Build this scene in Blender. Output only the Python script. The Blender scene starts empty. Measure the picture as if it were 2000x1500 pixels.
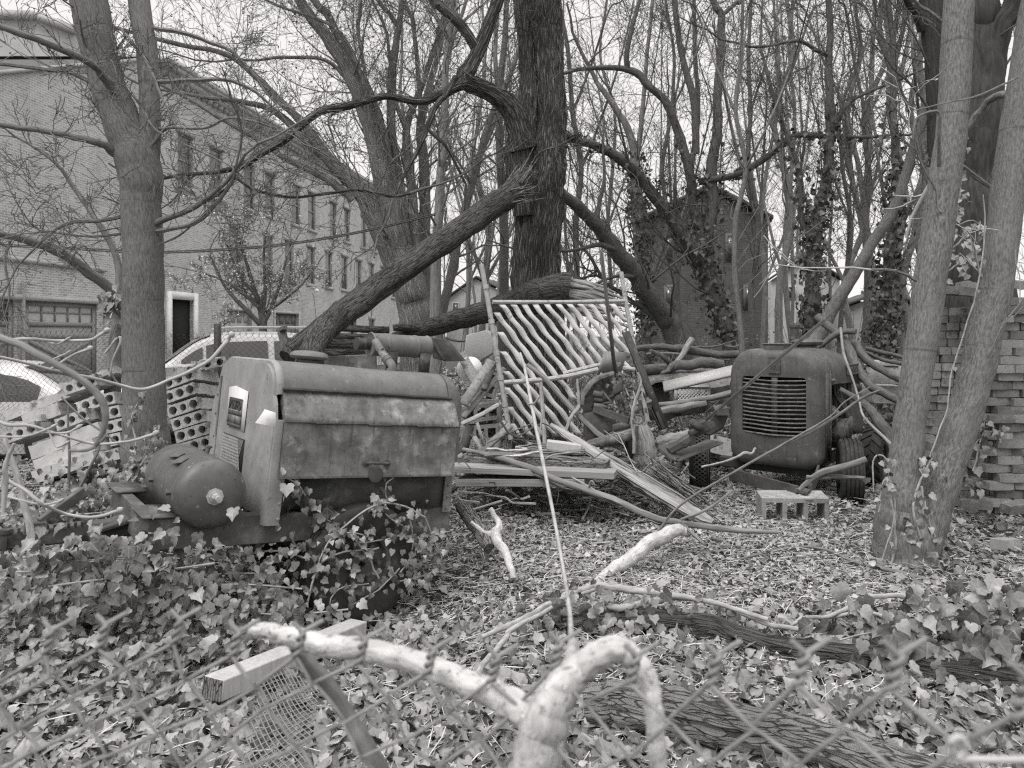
import bpy, math, random
import numpy as np
from mathutils import Vector, Matrix

C = bpy.context.scene
COL = C.collection
rng = np.random.default_rng(7)
random.seed(7)

# ------------------------------------------------------------------ camera, sky, sun, exposure
F, HX, HY, EYE = 1450.0, 1000.0, 650.0, 1.55
cam = bpy.data.cameras.new('camera')
cam_o = bpy.data.objects.new('camera', cam)
COL.objects.link(cam_o)
cam_o.location = (0, 0, EYE)
cam_o.rotation_euler = (math.radians(90), 0, 0)
cam.sensor_width = 36
cam.lens = 36 * F / 2000
cam.shift_y = -0.05
cam.clip_start = 0.02
cam.clip_end = 600
cam.dof.use_dof = True
cam.dof.focus_distance = 5.0
cam.dof.aperture_fstop = 6.0
C.camera = cam_o

SUN_EL, SUN_AZ = 52, 215          # azimuth measured clockwise from +Y: behind the camera, to the left
w = bpy.data.worlds.new('World')
C.world = w
w.use_nodes = True
nt = w.node_tree
nt.nodes.clear()
sky = nt.nodes.new('ShaderNodeTexSky')
sky.sky_type = 'NISHITA'
sky.sun_disc = False
sky.sun_elevation = math.radians(SUN_EL)
sky.sun_rotation = math.radians(SUN_AZ)
bw = nt.nodes.new('ShaderNodeRGBToBW')
mx = nt.nodes.new('ShaderNodeMix')
mx.data_type = 'RGBA'
mx.inputs[0].default_value = 0.93
mx.inputs[7].default_value = (7.5, 7.32, 7.14, 1)
bg = nt.nodes.new('ShaderNodeBackground')
bg.inputs[1].default_value = 0.1
wo = nt.nodes.new('ShaderNodeOutputWorld')
nt.links.new(sky.outputs[0], bw.inputs[0])
nt.links.new(bw.outputs[0], mx.inputs[6])
# overcast dome: even near the horizon, about three times brighter towards the zenith
tc = nt.nodes.new('ShaderNodeTexCoord')
sep = nt.nodes.new('ShaderNodeSeparateXYZ')
mr = nt.nodes.new('ShaderNodeMapRange')
mr.interpolation_type = 'SMOOTHSTEP'
mr.inputs[1].default_value = 0.42
mr.inputs[2].default_value = 0.95
mr.inputs[3].default_value = 1.0
mr.inputs[4].default_value = 2.8
vm = nt.nodes.new('ShaderNodeVectorMath')
vm.operation = 'SCALE'
nt.links.new(tc.outputs['Generated'], sep.inputs[0])
nt.links.new(sep.outputs[2], mr.inputs[0])
nt.links.new(mx.outputs[2], vm.inputs[0])
nt.links.new(mr.outputs[0], vm.inputs['Scale'])
nt.links.new(vm.outputs[0], bg.inputs[0])
nt.links.new(bg.outputs[0], wo.inputs[0])

sl = bpy.data.lights.new('sun', 'SUN')
sl.energy = 1.5
sl.angle = math.radians(25)
sl.color = (1, 0.97, 0.94)
so = bpy.data.objects.new('sun', sl)
COL.objects.link(so)
az, el = math.radians(SUN_AZ), math.radians(SUN_EL)
sd = Vector((math.sin(az) * math.cos(el), math.cos(az) * math.cos(el), math.sin(el)))
so.rotation_euler = sd.to_track_quat('Z', 'Y').to_euler()
so.location = sd * 50
C.view_settings.view_transform = 'Standard'
C.view_settings.look = 'None'
C.view_settings.exposure = 0.42
C.view_settings.gamma = 1
C.cycles.use_denoising = False
C.cycles.filter_width = 1.25
C.cycles.max_bounces = 6

# ------------------------------------------------------------------ helpers
def P(x, y, Y):
    return Vector(((x - HX) * Y / F, Y, EYE - (y - HY) * Y / F))

def gz(X, Y):
    X = np.asarray(X, float); Y = np.asarray(Y, float)
    z = .018 * np.sin(2.1 * X + .5) * np.cos(1.7 * Y) + .013 * np.sin(4.3 * X + 1.3 * Y) + .008 * np.sin(7.7 * X - 5.1 * Y)
    z = z - .10 * np.exp(-(((X + .8) / 1.0) ** 2 + ((Y - 4.1) / .8) ** 2))
    z = z - .30 * np.exp(-(((X + 8) / 3.0) ** 2 + ((Y - 11) / 1.8) ** 2))
    return z

def G(x, y, dz=0.0):
    Y = F * (EYE - dz) / (y - HY)
    v = P(x, y, Y)
    return Vector((v.x, v.y, float(gz(v.x, v.y)) + dz))

class MB:
    """collects shapes; build() links them as ONE mesh object"""
    def __init__(s):
        s.V = []; s.T = []; s.F = []; s.n = 0; s.tb = {}; s.tips = []
    def add(s, V, faces, T=None):
        V = np.asarray(V, float).reshape(-1, 3)
        if isinstance(faces, np.ndarray):
            s.F.append(faces + s.n)
        else:
            by = {}
            for f in faces:
                by.setdefault(len(f), []).append(f)
            for k, l in by.items():
                s.F.append(np.array(l, int) + s.n)
        s.V.append(V); s.T.append(V.copy() if T is None else np.asarray(T, float).reshape(-1, 3))
        s.n += len(V)
        return s
    def box(s, c, size, R=None):
        hx, hy, hz = [q / 2 for q in size]
        v = np.array([(a * hx, b * hy, d * hz) for d in (-1, 1) for b in (-1, 1) for a in (-1, 1)])
        if R is not None:
            v = v @ np.array(R.to_3x3()).T
        return s.add(v + np.array(c), [(0, 2, 3, 1), (4, 5, 7, 6), (0, 1, 5, 4), (2, 6, 7, 3), (0, 4, 6, 2), (1, 3, 7, 5)])
    def beam(s, a, b, wd, ht, up=(0, 0, 1), ext=0):
        a = Vector(a); b = Vector(b); d = (b - a); L = d.length; d.normalize()
        u = Vector(up); sdv = d.cross(u); sdv.normalize(); u = sdv.cross(d)
        R = Matrix((sdv, d, u)).transposed()
        return s.box((a + b) / 2, (wd, L + ext, ht), R)
    def prism(s, poly, vec):
        p = np.array([tuple(q) for q in poly], float); n = len(p); v = np.array(tuple(vec), float)
        V = np.vstack([p, p + v])
        f = [tuple(range(n))[::-1], tuple(range(n, 2 * n))]
        f += [(i, (i + 1) % n, n + (i + 1) % n, n + i) for i in range(n)]
        return s.add(V, f)
    def loft(s, rings, cap=True, closed=True, T=None):
        r = np.array(rings, float); m, n = r.shape[:2]
        V = r.reshape(-1, 3)
        f = []
        for j in range(m - 1):
            for i in range(n if closed else n - 1):
                i2 = (i + 1) % n
                f.append((j * n + i, j * n + i2, (j + 1) * n + i2, (j + 1) * n + i))
        if cap:
            f.append(tuple(range(n))[::-1]); f.append(tuple((m - 1) * n + i for i in range(n)))
        return s.add(V, f, T)
    def lathe(s, prof, M=None, k=24, cap=True):
        a = np.linspace(0, 2 * math.pi, k, endpoint=False)
        rings = [[(r * math.cos(t), r * math.sin(t), z) for t in a] for r, z in prof]
        r = np.array(rings)
        if M is not None:
            m = np.array(M); r = r @ m[:3, :3].T + m[:3, 3]
        return s.loft(r, cap)
    def tube(s, pts, rad, k=6, cap=True):
        pts = np.array([tuple(p) for p in pts], float); rad = np.broadcast_to(np.asarray(rad, float), (len(pts),)).copy()
        s.tb.setdefault((len(pts), k, cap), []).append((pts, rad))
        return s
    def _flush(s):
        for (n, k, cap), L in s.tb.items():
            p = np.array([q[0] for q in L]); r = np.array([q[1] for q in L]); N = len(L)
            t = np.gradient(p, axis=1) if n > 2 else np.repeat((p[:, 1:] - p[:, :1]), 2, 1)
            t /= np.linalg.norm(t, axis=2, keepdims=True) + 1e-9
            ch = t.mean(1); ch /= np.linalg.norm(ch, axis=1, keepdims=True) + 1e-9
            ax = np.eye(3)[np.argmin(np.abs(ch), axis=1)]
            ref = np.cross(ch, ax)[:, None, :]
            U = ref - t * (t * ref).sum(2, keepdims=True)
            U /= np.linalg.norm(U, axis=2, keepdims=True) + 1e-9
            W = np.cross(t, U)
            a = np.linspace(0, 2 * math.pi, k, endpoint=False)
            ca, sa = np.cos(a)[None, None, :, None], np.sin(a)[None, None, :, None]
            V = p[:, :, None, :] + r[:, :, None, None] * (ca * U[:, :, None, :] + sa * W[:, :, None, :])
            ln = np.concatenate([np.zeros((N, 1)), np.cumsum(np.linalg.norm(np.diff(p, axis=1), axis=2), 1)], 1)
            ln = ln + rng.uniform(0, 40, (N, 1))
            T = np.empty((N, n, k, 3))
            T[..., 0] = np.cos(a) * r[:, :, None]; T[..., 1] = np.sin(a) * r[:, :, None]; T[..., 2] = ln[:, :, None]
            base = np.arange(N) * n * k
            i = np.arange(k); j = np.arange(n - 1)
            q = np.stack([(j[:, None] * k + i), (j[:, None] * k + (i + 1) % k), ((j[:, None] + 1) * k + (i + 1) % k), ((j[:, None] + 1) * k + i)], -1).reshape(-1, 4)
            Fq = (base[:, None, None] + q[None]).reshape(-1, 4)
            s.F.append(Fq + s.n)
            if cap:
                s.F.append((base[:, None] + i[::-1][None]) + s.n)
                s.F.append((base[:, None] + (n - 1) * k + i[None]) + s.n)
            s.V.append(V.reshape(-1, 3)); s.T.append(T.reshape(-1, 3)); s.n += N * n * k
        s.tb = {}
    def mesh(s, name, mat, smooth, world_M=None, origin=None):
        s._flush()
        V = np.vstack(s.V); T = np.vstack(s.T)
        if world_M is not None:
            m = np.array(world_M.inverted()); V = V @ m[:3, :3].T + m[:3, 3]
        if origin is not None:
            V = V - np.array(origin)
        me = bpy.data.meshes.new(name)
        me.vertices.add(len(V)); me.vertices.foreach_set('co', V.ravel())
        li = np.concatenate([f.ravel() for f in s.F]); ks = np.concatenate([np.full(len(f), f.shape[1]) for f in s.F])
        me.loops.add(len(li)); me.loops.foreach_set('vertex_index', li.astype(np.int32))
        me.polygons.add(len(ks)); st = np.concatenate([[0], np.cumsum(ks)[:-1]])
        me.polygons.foreach_set('loop_start', st.astype(np.int32))
        me.update(calc_edges=True); me.validate()
        at = me.attributes.new('bt', 'FLOAT_VECTOR', 'POINT'); at.data.foreach_set('vector', T.ravel())
        if mat is not None:
            me.materials.append(mat)
        if smooth:
            me.shade_smooth()
            if smooth is not True:
                me.set_sharp_from_angle(angle=math.radians(smooth))
        return me
    def build(s, name, mat, parent=None, smooth=35, bevel=0, local=False):
        """world coordinates unless local=True (parent's own coordinates)"""
        s._flush()
        if parent is None:
            V = np.vstack(s.V); lo, hi = V.min(0), V.max(0)
            org = ((lo[0] + hi[0]) / 2, (lo[1] + hi[1]) / 2, lo[2])
            o = bpy.data.objects.new(name, s.mesh(name, mat, smooth, origin=org)); o.location = org
        else:
            Mw = None if local else WM[parent.name]
            o = bpy.data.objects.new(name, s.mesh(name, mat, smooth, world_M=Mw)); o.parent = parent
        COL.objects.link(o)
        WM[o.name] = (WM[parent.name] if parent is not None else Matrix.Translation(o.location))
        if bevel:
            b = o.modifiers.new('bevel', 'BEVEL'); b.width = bevel; b.segments = 2; b.limit_method = 'ANGLE'
        return o
WM = {}

def tag(o, label=None, cat=None, group=None, kind=None):
    if label: o['label'] = label
    if cat: o['category'] = cat
    if group: o['group'] = group
    if kind: o['kind'] = kind
    return o

def thing(name, label, cat, M=None, group=None):
    o = bpy.data.objects.new(name, None); COL.objects.link(o)
    M = M if isinstance(M, Matrix) else Matrix.Translation(Vector(M if M is not None else (0, 0, 0)))
    o.matrix_basis = M; o.empty_display_size = .1
    WM[o.name] = M.copy()
    return tag(o, label, cat, group)

def copy_tree(o, parent=None):
    c = o.copy(); COL.objects.link(c); c.parent = parent
    for ch in list(o.children):
        copy_tree(ch, c)
    return c

def spl(pts, m=6):
    """Catmull-Rom through rows of any width"""
    p = np.array([tuple(q) for q in pts], float)
    if len(p) < 3:
        t = np.linspace(0, 1, m + 1)[:, None]; return p[0] * (1 - t) + p[-1] * t
    e = np.vstack([2 * p[0] - p[1], p, 2 * p[-1] - p[-2]])
    out = []
    for i in range(1, len(e) - 2):
        a, b, c, d = e[i - 1:i + 3]
        for t in np.linspace(0, 1, m, endpoint=False):
            out.append(.5 * (2 * b + (c - a) * t + (2 * a - 5 * b + 4 * c - d) * t * t + (3 * b - a - 3 * c + d) * t ** 3))
    out.append(p[-1])
    return np.array(out)

def pix(lst):
    """(x, y, depth, width px) rows -> rows (X, Y, Z, r)"""
    out = []
    for x, y, Y, wpx in lst:
        v = P(x, y, Y); out.append((v.x, v.y, v.z, wpx * Y / F / 2))
    return np.array(out)

def wob(r, amt, seed=0):
    g = np.random.default_rng(seed); r = r.copy()
    n = len(r); j = g.normal(0, 1, (n, 3)); j = (j + np.roll(j, 1, 0)) / 1.5
    r[1:-1, :3] += j[1:-1] * amt * r[1:-1, 3:4]
    return r

def logtube(mb, rows, k=14, m=6, lump=.06, seed=0, cap=True, wobble=.05, fur=0):
    """thick uneven round wood"""
    r = wob(spl(rows, m), wobble, seed); n = len(r)
    g = np.random.default_rng(seed + 99)
    p = r[:, :3]; t = np.gradient(p, axis=0); t /= np.linalg.norm(t, axis=1, keepdims=True) + 1e-9
    ch = t.mean(0); ax = np.eye(3)[np.argmin(np.abs(ch))]; ref = np.cross(ch, ax)
    U = ref - t * (t @ ref)[:, None]; U /= np.linalg.norm(U, axis=1, keepdims=True); W = np.cross(t, U)
    a = np.linspace(0, 2 * math.pi, k, endpoint=False)
    nz = g.normal(0, 1, (n, k)); nz = (nz + np.roll(nz, 1, 0) + np.roll(nz, -1, 0) + np.roll(nz, 1, 1)) / 2
    fr = g.normal(0, 1, k) * fur
    rr = r[:, 3:4] * (1 + lump * nz * .6 + fr[None] + .04 * np.sin(a * 3 + g.uniform(0, 6)))
    V = p[:, None] + rr[..., None] * (np.cos(a)[None, :, None] * U[:, None] + np.sin(a)[None, :, None] * W[:, None])
    ln = np.concatenate([[0], np.cumsum(np.linalg.norm(np.diff(p, axis=0), axis=1))]) + g.uniform(0, 20)
    T = np.empty((n, k, 3)); T[..., 0] = np.cos(a) * r[:, 3:4]; T[..., 1] = np.sin(a) * r[:, 3:4]; T[..., 2] = ln[:, None]
    mb.loft(V, cap, True, T)
    return r

def text_geo(txt, size):
    cu = bpy.data.curves.new('t', 'FONT'); cu.body = txt; cu.size = size; cu.extrude = size * .04; cu.resolution_u = 3
    cu.align_x = 'CENTER'; cu.align_y = 'CENTER'
    ob = bpy.data.objects.new('t', cu); COL.objects.link(ob)
    me = bpy.data.meshes.new_from_object(ob.evaluated_get(bpy.context.evaluated_depsgraph_get()))
    V = np.array([v.co[:] for v in me.vertices]); Fs = [tuple(p.vertices) for p in me.polygons]
    bpy.data.objects.remove(ob); bpy.data.curves.remove(cu); bpy.data.meshes.remove(me)
    return V, Fs

# ------------------------------------------------------------------ materials (all neutral: the photograph is black and white)
def gray(v):
    return (v, v * .998, v * .993, 1)

class NT:
    def __init__(s, name):
        s.m = bpy.data.materials.new(name); s.m.use_nodes = True; s.t = s.m.node_tree
        s.b = s.t.nodes['Principled BSDF']
    def n(s, typ, **kw):
        nd = s.t.nodes.new('ShaderNode' + typ)
        for k, v in kw.items(): setattr(nd, k, v)
        return nd
    def l(s, a, b): s.t.links.new(a, b)
    def coord(s, stretch=(1, 1, 1), kind='bt'):
        if kind == 'bt':
            a = s.n('Attribute'); a.attribute_name = 'bt'; src = a.outputs['Vector']
        else:
            a = s.n('TexCoord'); src = a.outputs['Object']
        mp = s.n('Mapping'); mp.inputs['Scale'].default_value = stretch
        s.l(src, mp.inputs['Vector']); return mp.outputs[0]
    def noise(s, v, scale, detail=4, rough=.6):
        q = s.n('TexNoise'); q.inputs['Scale'].default_value = scale; q.inputs['Detail'].default_value = detail; q.inputs['Roughness'].default_value = rough
        s.l(v, q.inputs['Vector']); return q.outputs['Fac']
    def ramp(s, f, lo, hi, a=0., b=1.):
        q = s.n('MapRange'); q.inputs[1].default_value = lo; q.inputs[2].default_value = hi; q.inputs[3].default_value = a; q.inputs[4].default_value = b
        s.l(f, q.inputs[0]); return q.outputs[0]
    def mix(s, f, a, b):
        q = s.n('Mix', data_type='RGBA')
        if isinstance(f, float): q.inputs[0].default_value = f
        else: s.l(f, q.inputs[0])
        for i, c in ((6, a), (7, b)):
            if isinstance(c, (int, float)): q.inputs[i].default_value = gray(c)
            else: s.l(c, q.inputs[i])
        return q.outputs[2]
    def math(s, op, a, b=0.):
        q = s.n('Math', operation=op)
        for i, c in ((0, a), (1, b)):
            if isinstance(c, (int, float)): q.inputs[i].default_value = c
            else: s.l(c, q.inputs[i])
        return q.outputs[0]
    def bump(s, h, strength=.5, dist=.01):
        q = s.n('Bump'); q.inputs['Strength'].default_value = strength; q.inputs['Distance'].default_value = dist
        s.l(h, q.inputs['Height']); s.l(q.outputs[0], s.b.inputs['Normal'])
    def done(s, col, rough=.85, spec=.3, metal=0):
        s.l(col, s.b.inputs['Base Color']); s.b.inputs['Roughness'].default_value = rough
        s.b.inputs['Specular IOR Level'].default_value = spec; s.b.inputs['Metallic'].default_value = metal
        return s.m

def mat(name, c1, c2, scale=6, c3=None, s3=3, t3=(.52, .62), rough=.8, spec=.3, bump=.3, bs=60, bd=.004, stretch=(1, 1, 1), metal=0, kind='bt', runs=0):
    q = NT(name); v = q.coord(stretch, kind)
    col = q.mix(q.ramp(q.noise(v, scale, 6), .32, .68), c1, c2)
    if c3 is not None:
        col = q.mix(q.ramp(q.noise(v, s3, 7, .7), *t3), col, c3)
    if runs:      # rust runs, pits and scratches
        rn = q.noise(q.coord((1, 1, .09), kind), 38, 5, .6); col = q.mix(q.ramp(rn, .56, .70, 0, runs), col, c1 * .45)
        pit = q.noise(q.coord((1, 1, 1), kind), 75, 3, .6); col = q.mix(q.ramp(pit, .64, .70, 0, .8), col, c1 * .4)
        sc = q.noise(q.coord((1, 1, 1), kind), 2.2, 5, .65); col = q.mix(q.ramp(sc, .5, .62, 0, .4), col, c1 * .7)
    q.bump(q.noise(v, bs, 4), bump, bd)
    return q.done(col, rough, spec, metal)

def bark(name, lo, hi, scale=30, st=.12, bump=.8, bd=.012, rings=0, specks=None, con=(.38, .62)):
    q = NT(name); v = q.coord((1, 1, st)); f = q.noise(v, scale, 6, .65)
    col = q.mix(q.ramp(f, *con), lo, hi)
    big = q.noise(q.coord((1, 1, .5)), 4, 4)
    col = q.mix(q.ramp(big, .35, .7, 0, .45), col, (lo + hi) / 2 * 1.35)
    if rings:
        rv = q.noise(q.coord((.4, .4, 7)), 1.1, 5, .7)
        col = q.mix(q.ramp(rv, .58, .68, 0, rings), col, lo * .45)
    if specks:
        sp = q.noise(q.coord((1, 1, 1.0)), specks[0], 3, .7)
        col = q.mix(q.ramp(sp, .58, .66), col, specks[1])
    q.bump(f, bump, bd)
    return q.done(col, .9, .15)

def furrowed(name, lo, hi, scale, st, wid=.30):
    """deep interlacing furrows running along the grain"""
    q = NT(name); v = q.coord((1, 1, st))
    wv = q.n('TexNoise'); wv.inputs['Scale'].default_value = scale * .35; q.l(v, wv.inputs['Vector'])
    ad = q.n('VectorMath', operation='MULTIPLY_ADD'); ad.inputs[1].default_value = (.05, .05, .05); q.l(wv.outputs['Color'], ad.inputs[0]); q.l(v, ad.inputs[2])
    vo = q.n('TexVoronoi', feature='DISTANCE_TO_EDGE'); vo.inputs['Scale'].default_value = scale; q.l(ad.outputs[0], vo.inputs['Vector'])
    rd = q.ramp(vo.outputs['Distance'], .01, wid); fn = q.noise(q.coord((1, 1, .25)), scale * 4, 5, .7)
    hgt = q.math('ADD', rd, q.math('MULTIPLY', fn, 1.0))
    col = q.mix(q.ramp(hgt, .45, 1.6), lo, hi)
    big = q.noise(q.coord((1, 1, .5)), 3.5, 4); col = q.mix(q.ramp(big, .45, .7, 0, .5), col, lo)
    q.bump(hgt, 1.0, .03)
    return q.done(col, .92, .12)

def wood(name, lo, hi, scale=40, st=.06, bump=.8, bd=.006):
    return bark(name, lo, hi, scale, st, bump, bd, con=(.35, .65))

def brickmat(name, c1, c2, mortar, bwid=.21, row=.075):
    q = NT(name); v = q.coord()
    wv = q.noise(v, 3.0, 5)
    b = q.n('TexBrick'); q.l(v, b.inputs['Vector'])
    b.inputs['Scale'].default_value = 1; b.inputs['Brick Width'].default_value = bwid; b.inputs['Row Height'].default_value = row
    b.inputs['Mortar Size'].default_value = .008; b.inputs['Color1'].default_value = gray(c1); b.inputs['Color2'].default_value = gray(c2)
    b.inputs['Mortar'].default_value = gray(mortar); b.inputs['Bias'].default_value = -.1
    col = q.mix(q.ramp(wv, .3, .7, 0, .35), b.outputs['Color'], mortar)
    st = q.noise(q.coord((1, .25, 1)), .9, 6, .7)
    col = q.mix(q.ramp(st, .5, .75, 0, .5), col, c2 * .7)
    q.bump(b.outputs['Fac'], -.4, .01)
    return q.done(col, .9, .15)

def leafmat(name, lo, hi, vein, rough=.38, spec=.45):
    """bt = (across, along, random)"""
    q = NT(name); a = q.n('Attribute'); a.attribute_name = 'bt'; sp = q.n('SeparateXYZ'); q.l(a.outputs['Vector'], sp.inputs[0])
    x = q.math('ABSOLUTE', sp.outputs[0]); y = sp.outputs[1]
    col = q.mix(sp.outputs[2], lo, hi)
    ns = q.noise(q.coord(kind='obj'), 60, 3)
    col = q.mix(q.ramp(ns, .35, .7, 0, .3), col, lo * .8)
    mid = q.ramp(x, .012, .03, 1, 0)
    d2 = q.math('ABSOLUTE', q.math('SUBTRACT', q.math('SUBTRACT', y, .12), q.math('MULTIPLY', x, .75)))
    d3 = q.math('ABSOLUTE', q.math('SUBTRACT', q.math('SUBTRACT', y, .08), q.math('MULTIPLY', x, -.12)))
    ve = q.math('MAXIMUM', mid, q.math('MAXIMUM', q.ramp(d2, .01, .03, .8, 0), q.ramp(d3, .01, .03, .7, 0)))
    col = q.mix(q.math('MULTIPLY', ve, .3), col, vein)
    damp = q.noise(q.coord(kind='obj'), 2.3, 5, .65)
    col = q.mix(q.ramp(damp, .48, .68, 0, .35), col, lo)
    return q.done(col, rough, spec)

M = {}
M['soil'] = mat('soil_and_mould', .025, .09, 9, .16, 40, (.5, .62), .95, .1, .9, 90, .02)
M['road'] = mat('alley_asphalt', .16, .24, 3, .3, 20, (.55, .7), .9, .2, .4, 120, .004)
M['maple'] = bark('smooth_grey_bark', .085, .20, 85, .22, .9, .008, rings=.75)
M['beech'] = bark('pale_smooth_bark', .085, .22, 95, .25, .9, .008, rings=.8)
M['oak'] = furrowed('furrowed_dark_bark', .035, .27, 55, .07)
M['darkbark'] = bark('shaded_dark_bark', .03, .07, 30, .15, .8, .02)  # dark bark, with the shade these trunks stand in put into its colour
M['wet'] = bark('dark_branch_bark', .055, .15, 70, .2, .8, .008)
M['grey'] = bark('mid_grey_bark', .11, .24, 40, .1, .8, .012)
M['thin'] = bark('thin_branch_bark', .10, .19, 60, .2, .4, .003)
M['pale'] = bark('pale_hazed_bark', .10, .21, 50, .12, .8, .01)  # pale bark; the haze over far stems is put into its colour
M['ridged'] = furrowed('ridged_grey_bark', .16, .36, 40, .07)
M['twig'] = bark('pale_bud_twig_bark', .26, .40, 60, .2, .4, .002)
M['dead'] = bark('peeled_white_wood', .30, .56, 34, .5, 1.0, .010, specks=(120, .15))
M['split'] = wood('splintered_grey_wood', .08, .40, 80, .05, 1.0, .012)
M['log'] = furrowed('weathered_log_wood', .04, .18, 75, .06, .12)
M['rot'] = furrowed('rotten_log_wood', .07, .38, 60, .16, .10)
M['plank'] = wood('weathered_plank', .14, .30, 50, .05, .5, .003)
M['whiteplank'] = wood('sawn_pale_lumber', .28, .42, 50, .05, .4, .002)
M['vine'] = bark('pale_vine_bark', .2, .38, 60, .3, .6, .004)
M['rust'] = mat('rusted_steel', .045, .09, 8, .15, 5, (.52, .66), .75, .35, .4, 120, .002)
M['rustpaint'] = mat('faded_paint_over_rust', .07, .20, 11, .34, 8, (.54, .70), .6, .35, .5, 90, .003, runs=.7)
M['roofpaint'] = mat('dull_roof_paint', .10, .15, 9, .24, 26, (.60, .70), .55, .45, .4, 160, .002, runs=.4)
M['panelpaint'] = mat('streaked_pale_paint', .20, .28, 9, .13, 20, (.58, .70), .7, .3, .4, 90, .003, stretch=(1, 1, .8), runs=.1)
M['tank'] = mat('dark_tank_paint', .06, .105, 7, .26, 26, (.62, .68), .45, .45, .2, 140, .0015, runs=.5)
M['tractor'] = mat('dull_tractor_paint', .06, .11, 8, .19, 18, (.58, .68), .55, .4, .3, 150, .002, runs=.6)
M['darkmetal'] = mat('dark_iron', .025, .055, 10, .09, 6, (.55, .65), .7, .4, .4, 100, .002)
M['galv'] = mat('galvanised_pipe', .30, .42, 12, .16, 20, (.54, .64), .5, .5, .2, 120, .001)
M['wire'] = mat('dull_fence_wire', .16, .24, 60, None, rough=.6, bump=.1)
M['oldwire'] = mat('dark_fence_wire', .035, .07, 60, None, rough=.7, bump=.1)
M['rubber'] = mat('old_rubber', .022, .045, 14, .07, 9, (.56, .68), .8, .3, .25, 90, .002)
M['rim'] = mat('rim_paint', .07, .12, 12, .2, 9, (.55, .66), .7)
M['slat'] = mat('white_plastic_slat', .48, .6, 8, .4, 10, (.6, .7), .6)
M['concrete'] = mat('weathered_concrete', .34, .52, 9, .16, 5, (.54, .66), .95, .1, .7, 90, .006, kind='obj')
M['concpale'] = mat('smooth_pale_concrete', .36, .50, 5, .26, 4, (.55, .68), .9, .1, .4, 60, .004, kind='obj')
M['cinder'] = mat('cinder_block', .24, .36, 12, .14, 30, (.56, .64), .95, .1, .8, 150, .004, kind='obj')
M['splitpale'] = wood('splintered_pale_wood', .12, .40, 90, .04, .9, .008)
M['paper'] = mat('weathered_paper', .48, .58, 10, None, rough=.8, bump=.2, bs=30)
M['ink'] = mat('faded_black_ink', .05, .09, 20, None, rough=.8, bump=.05)
M['white'] = mat('white_paint', .68, .78, 4, .55, 7, (.56, .7), .6)
M['carwhite'] = mat('white_car_paint', .42, .48, 3, None, rough=.25, spec=.5, bump=0)
M['cargrey'] = mat('silver_car_trim', .35, .4, 3, None, rough=.3, spec=.5, bump=0)
M['glass'] = mat('dark_glass', .02, .03, 3, None, rough=.05, spec=.7, bump=0)
M['skyglass'] = mat('window_glass', .05, .09, 2, None, rough=.08, spec=.8, bump=0)
M['core'] = mat('radiator_fins', .03, .06, 20, .09, 9, (.55, .66), .8, .3, .3, 90)
M['void'] = mat('unlit_interior', .012, .02, 4, None, rough=.9, bump=0)  # near-black colour painted for openings that get no light
M['brick'] = brickmat('pale_brick_wall', .40, .24, .66)
M['brickdark'] = brickmat('dark_brick_wall', .09, .055, .13)
M['stone'] = mat('stone_trim', .36, .46, 5, .28, 8, (.55, .7), .9)
M['cornice'] = mat('painted_cornice', .36, .46, 5, .26, 8, (.55, .7), .8)
M['gardoor'] = mat('grey_door_paint', .26, .31, 6, .2, 8, (.58, .7), .7, stretch=(1, 1, .3))
M['gardoor2'] = mat('brown_door_paint', .15, .19, 6, .12, 8, (.58, .7), .7)
M['siding'] = mat('pale_siding', .36, .45, 2, .3, 3, (.55, .7), .8)
M['shingle'] = mat('dark_shingles', .06, .10, 12, None, rough=.95)
M['ivy'] = leafmat('ivy_leaf', .045, .33, .42)
M['ivydark'] = leafmat('climbing_ivy_leaf', .05, .16, .25, .45, .4)
M['ivylight'] = leafmat('young_ivy_leaf', .24, .42, .55)
M['litter'] = leafmat('dead_leaf', .13, .55, .5, .85, .15)
M['straw'] = bark('straw_stalk', .35, .75, 50, .3, .2, .002)
M['blossom'] = leafmat('pale_blossom', .45, .75, .8, .8, .1)
BR = []
for i, (a, b, c) in enumerate([(.15, .24, .09), (.18, .28, .12), (.11, .18, .26), (.22, .31, .15)]):
    BR.append(mat('old_brick_%s' % 'abcd'[i], a, b, 9, c, 14, (.56, .68), .95, .1, .8, 70, .006, kind='obj'))

# ------------------------------------------------------------------ ground and alley
def sheet(name, xs, ys, zf, m, kind='structure'):
    X, Y = np.meshgrid(xs, ys); Z = zf(X, Y)
    V = np.stack([X, Y, Z], -1).reshape(-1, 3); nx, ny = len(xs), len(ys)
    i = np.arange(nx - 1); j = np.arange(ny - 1)[:, None]
    f = np.stack([j * nx + i, j * nx + i + 1, (j + 1) * nx + i + 1, (j + 1) * nx + i], -1).reshape(-1, 4)
    mb = MB(); mb.add(V, f)
    o = mb.build(name, m, smooth=True); o['kind'] = kind
    return o
t = np.linspace(-1, 1, 240)
xs = 4.5 * t + 150 * np.sign(t) * np.abs(t) ** 6
ys = np.concatenate([np.linspace(-6, 1.5, 12), np.linspace(1.7, 14, 160), 14 + 300 * np.linspace(.01, 1, 60) ** 2.2])
def gfull(X, Y):
    return gz(X, Y) * np.where(np.abs(X) > 30, 0, 1) + .02 * np.sin(9 * X + 3 * Y) * (np.abs(X) < 8) * np.exp(-((Y - 6) / 5) ** 2)
sheet('ground', xs, ys, gfull, M['soil'])
fx = lambda Y: -17.3 + .14 * Y          # the long brick facade in plan
mb = MB(); V = []; fcs = []
for i, Y in enumerate(np.linspace(9.6, 75, 24)):
    l = fx(Y) + .02; r = min(fx(Y) + 6.2, -3.6)
    for k in range(9):
        X = l + (r - l) * k / 8; V.append((X, Y, float(gz(X, Y)) + .035))
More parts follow.
